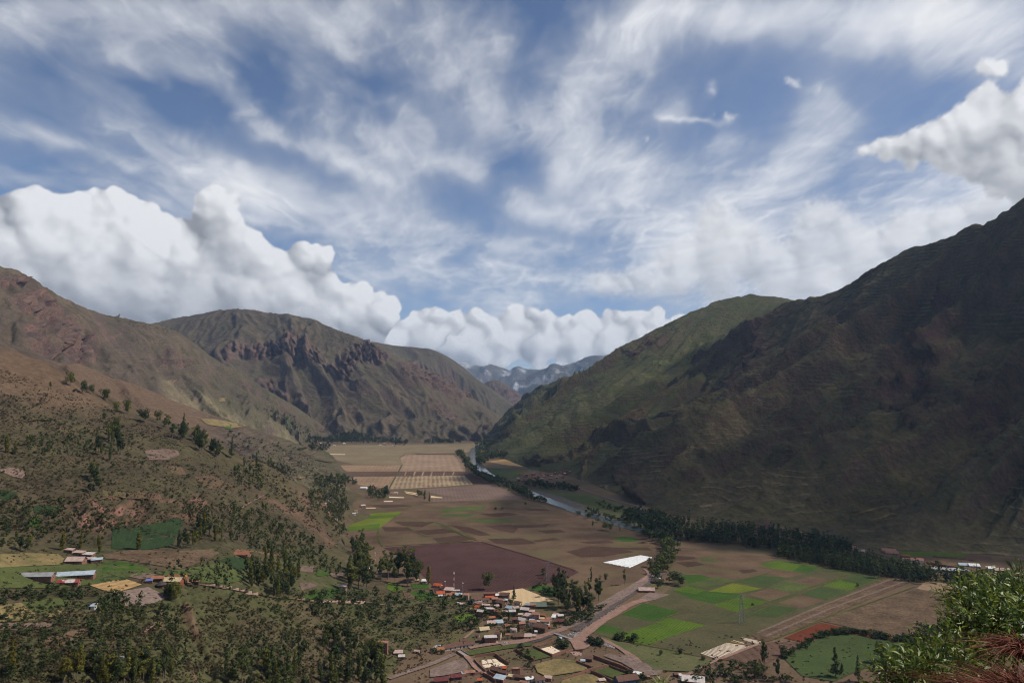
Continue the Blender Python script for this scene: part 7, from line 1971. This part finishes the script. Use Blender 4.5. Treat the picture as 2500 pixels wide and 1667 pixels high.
# ------------------------------------------------------------------ hillside fields and paths
for K, nm, pts in [
    (K1, 'deep', [(770, 1080), (900, 1085), (1060, 1060), (1200, 1020), (1260, 1040), (1180, 1210), (1000, 1240), (760, 1230)]),
    (K1, 'deep', [(1500, 1310), (1580, 1285), (1700, 1300), (1740, 1330), (1690, 1370), (1640, 1380)]),
    (K1, 'redbrown', [(985, 560), (1150, 548), (1215, 560), (1230, 590), (1150, 625), (1020, 625)]) if False else (K1, 'pink', [(985, 560), (1150, 548), (1215, 560), (1230, 590), (1150, 625), (1020, 625)]),
    (K1, 'pink', [(0, 670), (120, 680), (190, 710), (150, 750), (90, 740), (0, 700)]),
    (K1, 'brown', [(1330, 740), (1440, 730), (1600, 800), (1560, 820), (1400, 820)]), (K1, 'brown', [(1130, 660), (1240, 670), (1280, 730), (1180, 720)]),
    (K1, 'brown', [(700, 830), (900, 850), (1080, 870), (1060, 890), (860, 890), (700, 870)]),
    (K1, 'maize', [(700, 1270), (900, 1240), (1250, 1245), (1450, 1235), (1500, 1260), (1400, 1320), (1230, 1370), (1100, 1350), (860, 1310), (720, 1300)]),
    (K1, 'dryrows', [(0, 1270), (200, 1260), (400, 1270), (440, 1300), (420, 1340), (200, 1350), (0, 1360)]), (K1, 'olivegreen', [(0, 1360), (420, 1345), (700, 1330), (1000, 1360), (1060, 1400), (860, 1430), (680, 1470), (400, 1500), (0, 1500)]),
    (K1, 'gold', [(610, 1480), (700, 1465), (850, 1435), (970, 1475), (900, 1500), (780, 1535), (690, 1510)]), (K1, 'pink', [(870, 1420), (960, 1390), (1065, 1405), (1040, 1430), (960, 1440)]),
    (K1, 'deep', [(680, 1440), (760, 1410), (900, 1440), (700, 1465)]), (K1, 'green', [(690, 1330), (830, 1320), (1010, 1360), (900, 1400), (700, 1400)]),
    (K1, 'olivegreen', [(1060, 1395), (1250, 1370), (1500, 1330), (1620, 1385), (1680, 1440), (1560, 1470), (1300, 1460), (1200, 1440)]),
    (K1, 'deep', [(0, 830), (80, 830), (120, 860), (60, 900), (0, 890)]), (K1, 'green', [(200, 1030), (260, 1010), (290, 1060), (240, 1085), (200, 1070)]), (K1, 'deep', [(230, 940), (340, 930), (430, 960), (330, 1010), (230, 980)]),
    (K5, 'greydirt', [(1100, 690), (1420, 640), (1620, 740), (1400, 820), (1180, 820)]), (K5, 'dryrows', [(0, 820), (200, 790), (340, 900), (330, 960), (0, 975)]), (K5, 'olivegreen', [(200, 790), (420, 760), (650, 740), (660, 850), (480, 890), (340, 900)]),
    (K5, 'dryrows', [(430, 890), (600, 850), (660, 900), (560, 935), (430, 925)]), (K5, 'pink', [(0, 990), (320, 985), (560, 970), (480, 1020), (200, 1060), (0, 1050)]), (K5, 'brown', [(360, 1150), (560, 1090), (820, 1030), (900, 1040), (640, 1180), (440, 1220)]),
    (K8, 'green', [(1640, 790), (1760, 720), (1980, 690), (2050, 720), (1900, 790), (1720, 800)]), (K8, 'pink', [(1620, 650), (1720, 645), (1790, 680), (1640, 720)]), (K8, 'green', [(1780, 530), (1860, 520), (1900, 580), (1780, 590)]), (K8, 'pink', [(1610, 490), (1780, 500), (1740, 560), (1620, 540)]), (K8, 'pink', [(1900, 560), (2030, 560), (2020, 590), (1920, 595)]),
    (K4, 'lime', [(380, 270), (520, 300), (530, 350), (440, 370), (370, 340)]), (K4, 'green', [(600, 380), (720, 360), (860, 390), (860, 440), (740, 460)]), (K4, 'brown', [(530, 350), (600, 370), (700, 450), (560, 430)]), (K4, 'lime', [(1080, 620), (1250, 600), (1360, 625), (1300, 660), (1130, 690)]), (K4, 'green', [(620, 280), (800, 290), (820, 340), (640, 330)]),
    (K1, 'dryrows', [(1995, 745), (2030, 735), (2090, 740), (2070, 752)]), (K9, 'green', [(1840, 1475), (1900, 1470), (1915, 1505), (1850, 1505)]), (K9, 'dryrows', [(1800, 1255), (1840, 1250), (1850, 1280), (1800, 1280)]),
    (K9, 'dryrows', [(1640, 1420), (1800, 1430), (2050, 1480), (1900, 1500), (1700, 1470)]), (K11, 'yellow', [(1490, 655), (1560, 625), (1680, 620), (1640, 660), (1560, 745), (1540, 720)]) if False else (K11, 'meadow', [(1200, 625), (1340, 625), (1340, 650), (1200, 650)]),
]: drape('field', [K(*p) for p in pts], S[nm], lift=.45 if K in (K1, K5, K8, K4) else 2.0, step=6.0)


def trail(pts, width, mat, name='path'):
    P = [cast(*p) for p in dens_line(pts, 5.0)]; P = np.array([(p.x, p.y, p.z) for p in P if p is not None])
    for k in range(3): P[:, k] = blur1(P[:, k], 1, 0)
    T = np.gradient(P, axis=0); T[:, 2] = 0; T /= np.linalg.norm(T, axis=1)[:, None] + 1e-9; N = np.stack([-T[:, 1], T[:, 0], 0 * T[:, 0]], 1) * width / 2
    n = len(P); V = np.concatenate([P + N, P - N]); V[:, 2] += .5 if P[:, 1].mean() < 1500 else 2.0
    o = link(name, np_mesh(name, V, np.array([(i, i + n, i + n + 1, i + 1) for i in range(n - 1)]), mat)); o['kind'] = 'structure'


trail([K1(*p) for p in [(1640, 960), (1700, 920), (1810, 860)]], 3, S['dirt']); trail([K1(*p) for p in [(880, 500), (960, 490), (1060, 475)]], 2.5, S['dirt']); trail([K1(*p) for p in [(480, 950), (620, 910), (780, 870), (980, 900)]], 2, S['dirt'])
trail([K8(*p) for p in [(560, 640), (800, 680), (1100, 730), (1400, 790), (1600, 800), (1780, 835), (2000, 826), (2220, 832)]], 3, S['dirt'])
trail([K4(*p) for p in [(-20, 470), (200, 480), (400, 520), (700, 535), (860, 530)]], 3, S['dirt']); trail([K5(*p) for p in [(1370, 1080), (1490, 990), (1560, 850)]], 2, S['dirt']); trail([K4(*p) for p in [(1180, 870), (1260, 810), (1310, 760)]], 3, S['dirt'])
trail([K10(*p) for p in [(300, 1190), (400, 1215), (470, 1205), (510, 1180)]], 7, S['dirt']); trail([K10(*p) for p in [(490, 1240), (580, 1262), (660, 1262)]], 6, S['dirt'])
trail([K9(*p) for p in [(1400, 1140), (1430, 1110), (1460, 1095)]], 6, S['dirt'])

# ------------------------------------------------------------------ the bush in front of the viewpoint
m = NT('glossy_leaves'); r = m.attr('tone')
c = m.ramp(r, [(0, (.040, .080, .011)), (.5, (.105, .160, .018)), (1, (.23, .27, .035))])
pb = m.bsdf(c, .95, None, .6)
for nd in m.t.nodes:
    if nd.type == 'BSDF_PRINCIPLED': nd.inputs['Roughness'].default_value = .5
tl = m.n('BsdfTranslucent'); m.l(c, tl.inputs[0]); mx = m.n('MixShader'); mx.inputs[0].default_value = .30; m.l(pb.outputs[0], mx.inputs[1]); m.l(tl.outputs[0], mx.inputs[2]); m.l(mx.outputs[0], m.out.inputs[0]); GLEAF = m.m
m = NT('red_dry_grass'); m.bsdf(m.ramp(m.attr('tone'), [(0, (.07, .014, .009)), (.6, (.16, .040, .022)), (1, (.26, .12, .07))]), .8, None, .2); REDG = m.m
m = NT('twig'); m.bsdf((.09, .055, .035), .9); TWIG = m.m


def leaf_sprays(centres, nleaf, rs, lmin=.05, lmax=.10):
    """long narrow leaves set along short shoots; centres: (x, y, z, radius)"""
    V, Fc, T = [], [], []; off = 0; shoots = []
    for (cx, cy, cz, rad, n) in centres:
        for _ in range(n):
            d = rs.normal(size=3); d /= np.linalg.norm(d); d[2] = abs(d[2]) * .8 + d[2] * .2
            p = np.array([cx, cy, cz]) + d * rad * rs.uniform(.3, 1.0); dirv = d + rs.normal(size=3) * .5 + np.array([0, 0, .5]); dirv /= np.linalg.norm(dirv)
            L = rs.uniform(.14, .30); tone = rs.uniform(0, 1); shoots.append((p, p + dirv * L))
            for k in range(nleaf):
                q = p + dirv * L * (k + .5) / nleaf; a = rs.normal(size=3); a -= dirv * a.dot(dirv); a /= np.linalg.norm(a) + 1e-9
                ax = a * .8 + dirv * .7; ax /= np.linalg.norm(ax); ln = rs.uniform(lmin, lmax); sd = np.cross(ax, dirv + rs.normal(size=3) * .4); sd /= np.linalg.norm(sd) + 1e-9; w = ln * .115
                dr = np.array([0, 0, -.2 * ln])
                V += [q, q + ax * ln * .4 + sd * w, q + ax * ln + dr, q + ax * ln * .4 - sd * w]; Fc.append((off, off + 1, off + 2, off + 3)); off += 4; T += [np.clip(tone + rs.normal() * .2, 0, 1)] * 4
    return np.array(V), np.array(Fc), np.array(T), shoots


def near(px, py, Y): return wp(px, py, Y)


def bush(name, label, specs, seed, nleaf=9, base=(2400, 1900, 7)):
    rs = np.random.RandomState(seed); b = near(*base); r = link(name, None); r.location = tuple(float(v) for v in b); tag(r, label, 'bush')
    cs = [tuple(near(px, py, Y) - b) + (rad, n) for px, py, Y, rad, n in specs]
    V, Fc, T, sh = leaf_sprays(cs, nleaf, rs)
    link('foliage', np_mesh('foliage', V, Fc, GLEAF, attrs={'tone': T}), r)
    tb = MB()
    for p, q in sh[::2]: tb.tube(p, q, .004, .002, 3)
    for c_ in cs: tb.tube((0, 0, -.6), tuple(c_[:3]), .02, .006, 5)
    tb.build('stem', TWIG, r)
    return r


bush('leafy_bush', 'glossy green bush at the lower right, closest to the viewer', [
    (2420, 1475, 7.5, .26, 90), (2390, 1500, 7.3, .26, 90), (2460, 1520, 7.2, .30, 110), (2400, 1540, 7.0, .32, 130), (2500, 1480, 7.6, .30, 110), (2540, 1540, 7.3, .40, 120), (2480, 1580, 7.0, .34, 120), (2420, 1600, 6.9, .26, 70), (2370, 1575, 7.0, .22, 60),
    (2510, 1470, 7.6, .22, 50), (2350, 1640, 6.8, .26, 70), (2560, 1620, 6.8, .3, 60), (2330, 1610, 6.9, .12, 20), (2400, 1690, 6.6, .3, 60)], 5)
bush('leafy_bush', 'lower spray of leaves left of the reddish dry grass', [
    (2300, 1625, 6.6, .18, 44), (2260, 1645, 6.5, .18, 46), (2220, 1660, 6.4, .16, 40), (2180, 1672, 6.4, .14, 30), (2330, 1660, 6.4, .22, 50), (2270, 1600, 6.7, .09, 12), (2230, 1620, 6.6, .06, 8), (2250, 1700, 6.2, .26, 50)], 8, base=(2250, 1900, 6))


def grass_clump(name, label, root, n, L, spread, mat, seed, arch=.5, cat='grass clump', w=.004, lean=(0, 0, 0)):
    rs = np.random.RandomState(seed); b = near(*root); V, Fc, T = [], [], []; off = 0
    for i in range(n):
        a = rs.uniform(0, 6.28); s = rs.uniform(.05, 1) * spread; d = np.array([math.cos(a) * s, math.sin(a) * s, 1.0]) + np.array(lean) * rs.uniform(.5, 1.2); d /= np.linalg.norm(d); ln = L * rs.uniform(.5, 1.1)
        p = np.array([rs.normal() * .05, rs.normal() * .05, 0]); sd = np.cross(d, rs.normal(size=3)); sd /= np.linalg.norm(sd) + 1e-9; k = 5; t = rs.uniform(0, 1); pts = []
        for j in range(k + 1):
            f = j / k; q = p + d * ln * f + np.array([d[0], d[1], -.6]) * ln * arch * f * f; ww = w * (1 - f * .85) * (1 + 2 * f * (1 - f)); pts += [q - sd * ww, q + sd * ww]
        V += pts; T += [t] * len(pts)
        for j in range(k): Fc.append((off + 2 * j, off + 2 * j + 1, off + 2 * j + 3, off + 2 * j + 2))
        off += 2 * (k + 1)
    o = link(name, np_mesh(name, V, Fc, mat, attrs={'tone': np.array(T)}), None, tuple(float(v) for v in b)); tag(o, label, cat)


grass_clump('dry_grass_clump', 'reddish brown dry grass drooping over in the bottom right corner', (2480, 1735, 5.2), 560, .55, 1.1, REDG, 3, .9, lean=(-.6, 0, .1))
grass_clump('dry_grass_clump', 'arching tuft of red dry grass inside the green bush', (2500, 1600, 5.8), 320, .40, .8, REDG, 4, 1.2, lean=(-.5, 0, .3))
grass_clump('dry_grass_clump', 'lowest red grass tuft at the very corner of the frame', (2520, 1740, 4.8), 500, .5, .9, REDG, 6, .7, lean=(-.3, 0, .2))
m = NT('spiky_leaf'); m.bsdf(m.ramp(m.attr('tone'), [(0, (.12, .16, .04)), (1, (.42, .42, .16))]), .5, None, .4); SPK = m.m
grass_clump('spiky_plant', 'pale green top of a spiky plant at the bottom edge near the blue walled house', (1614, 1676, 14.0), 90, .26, 1.6, SPK, 9, .25, 'plant', w=.010)
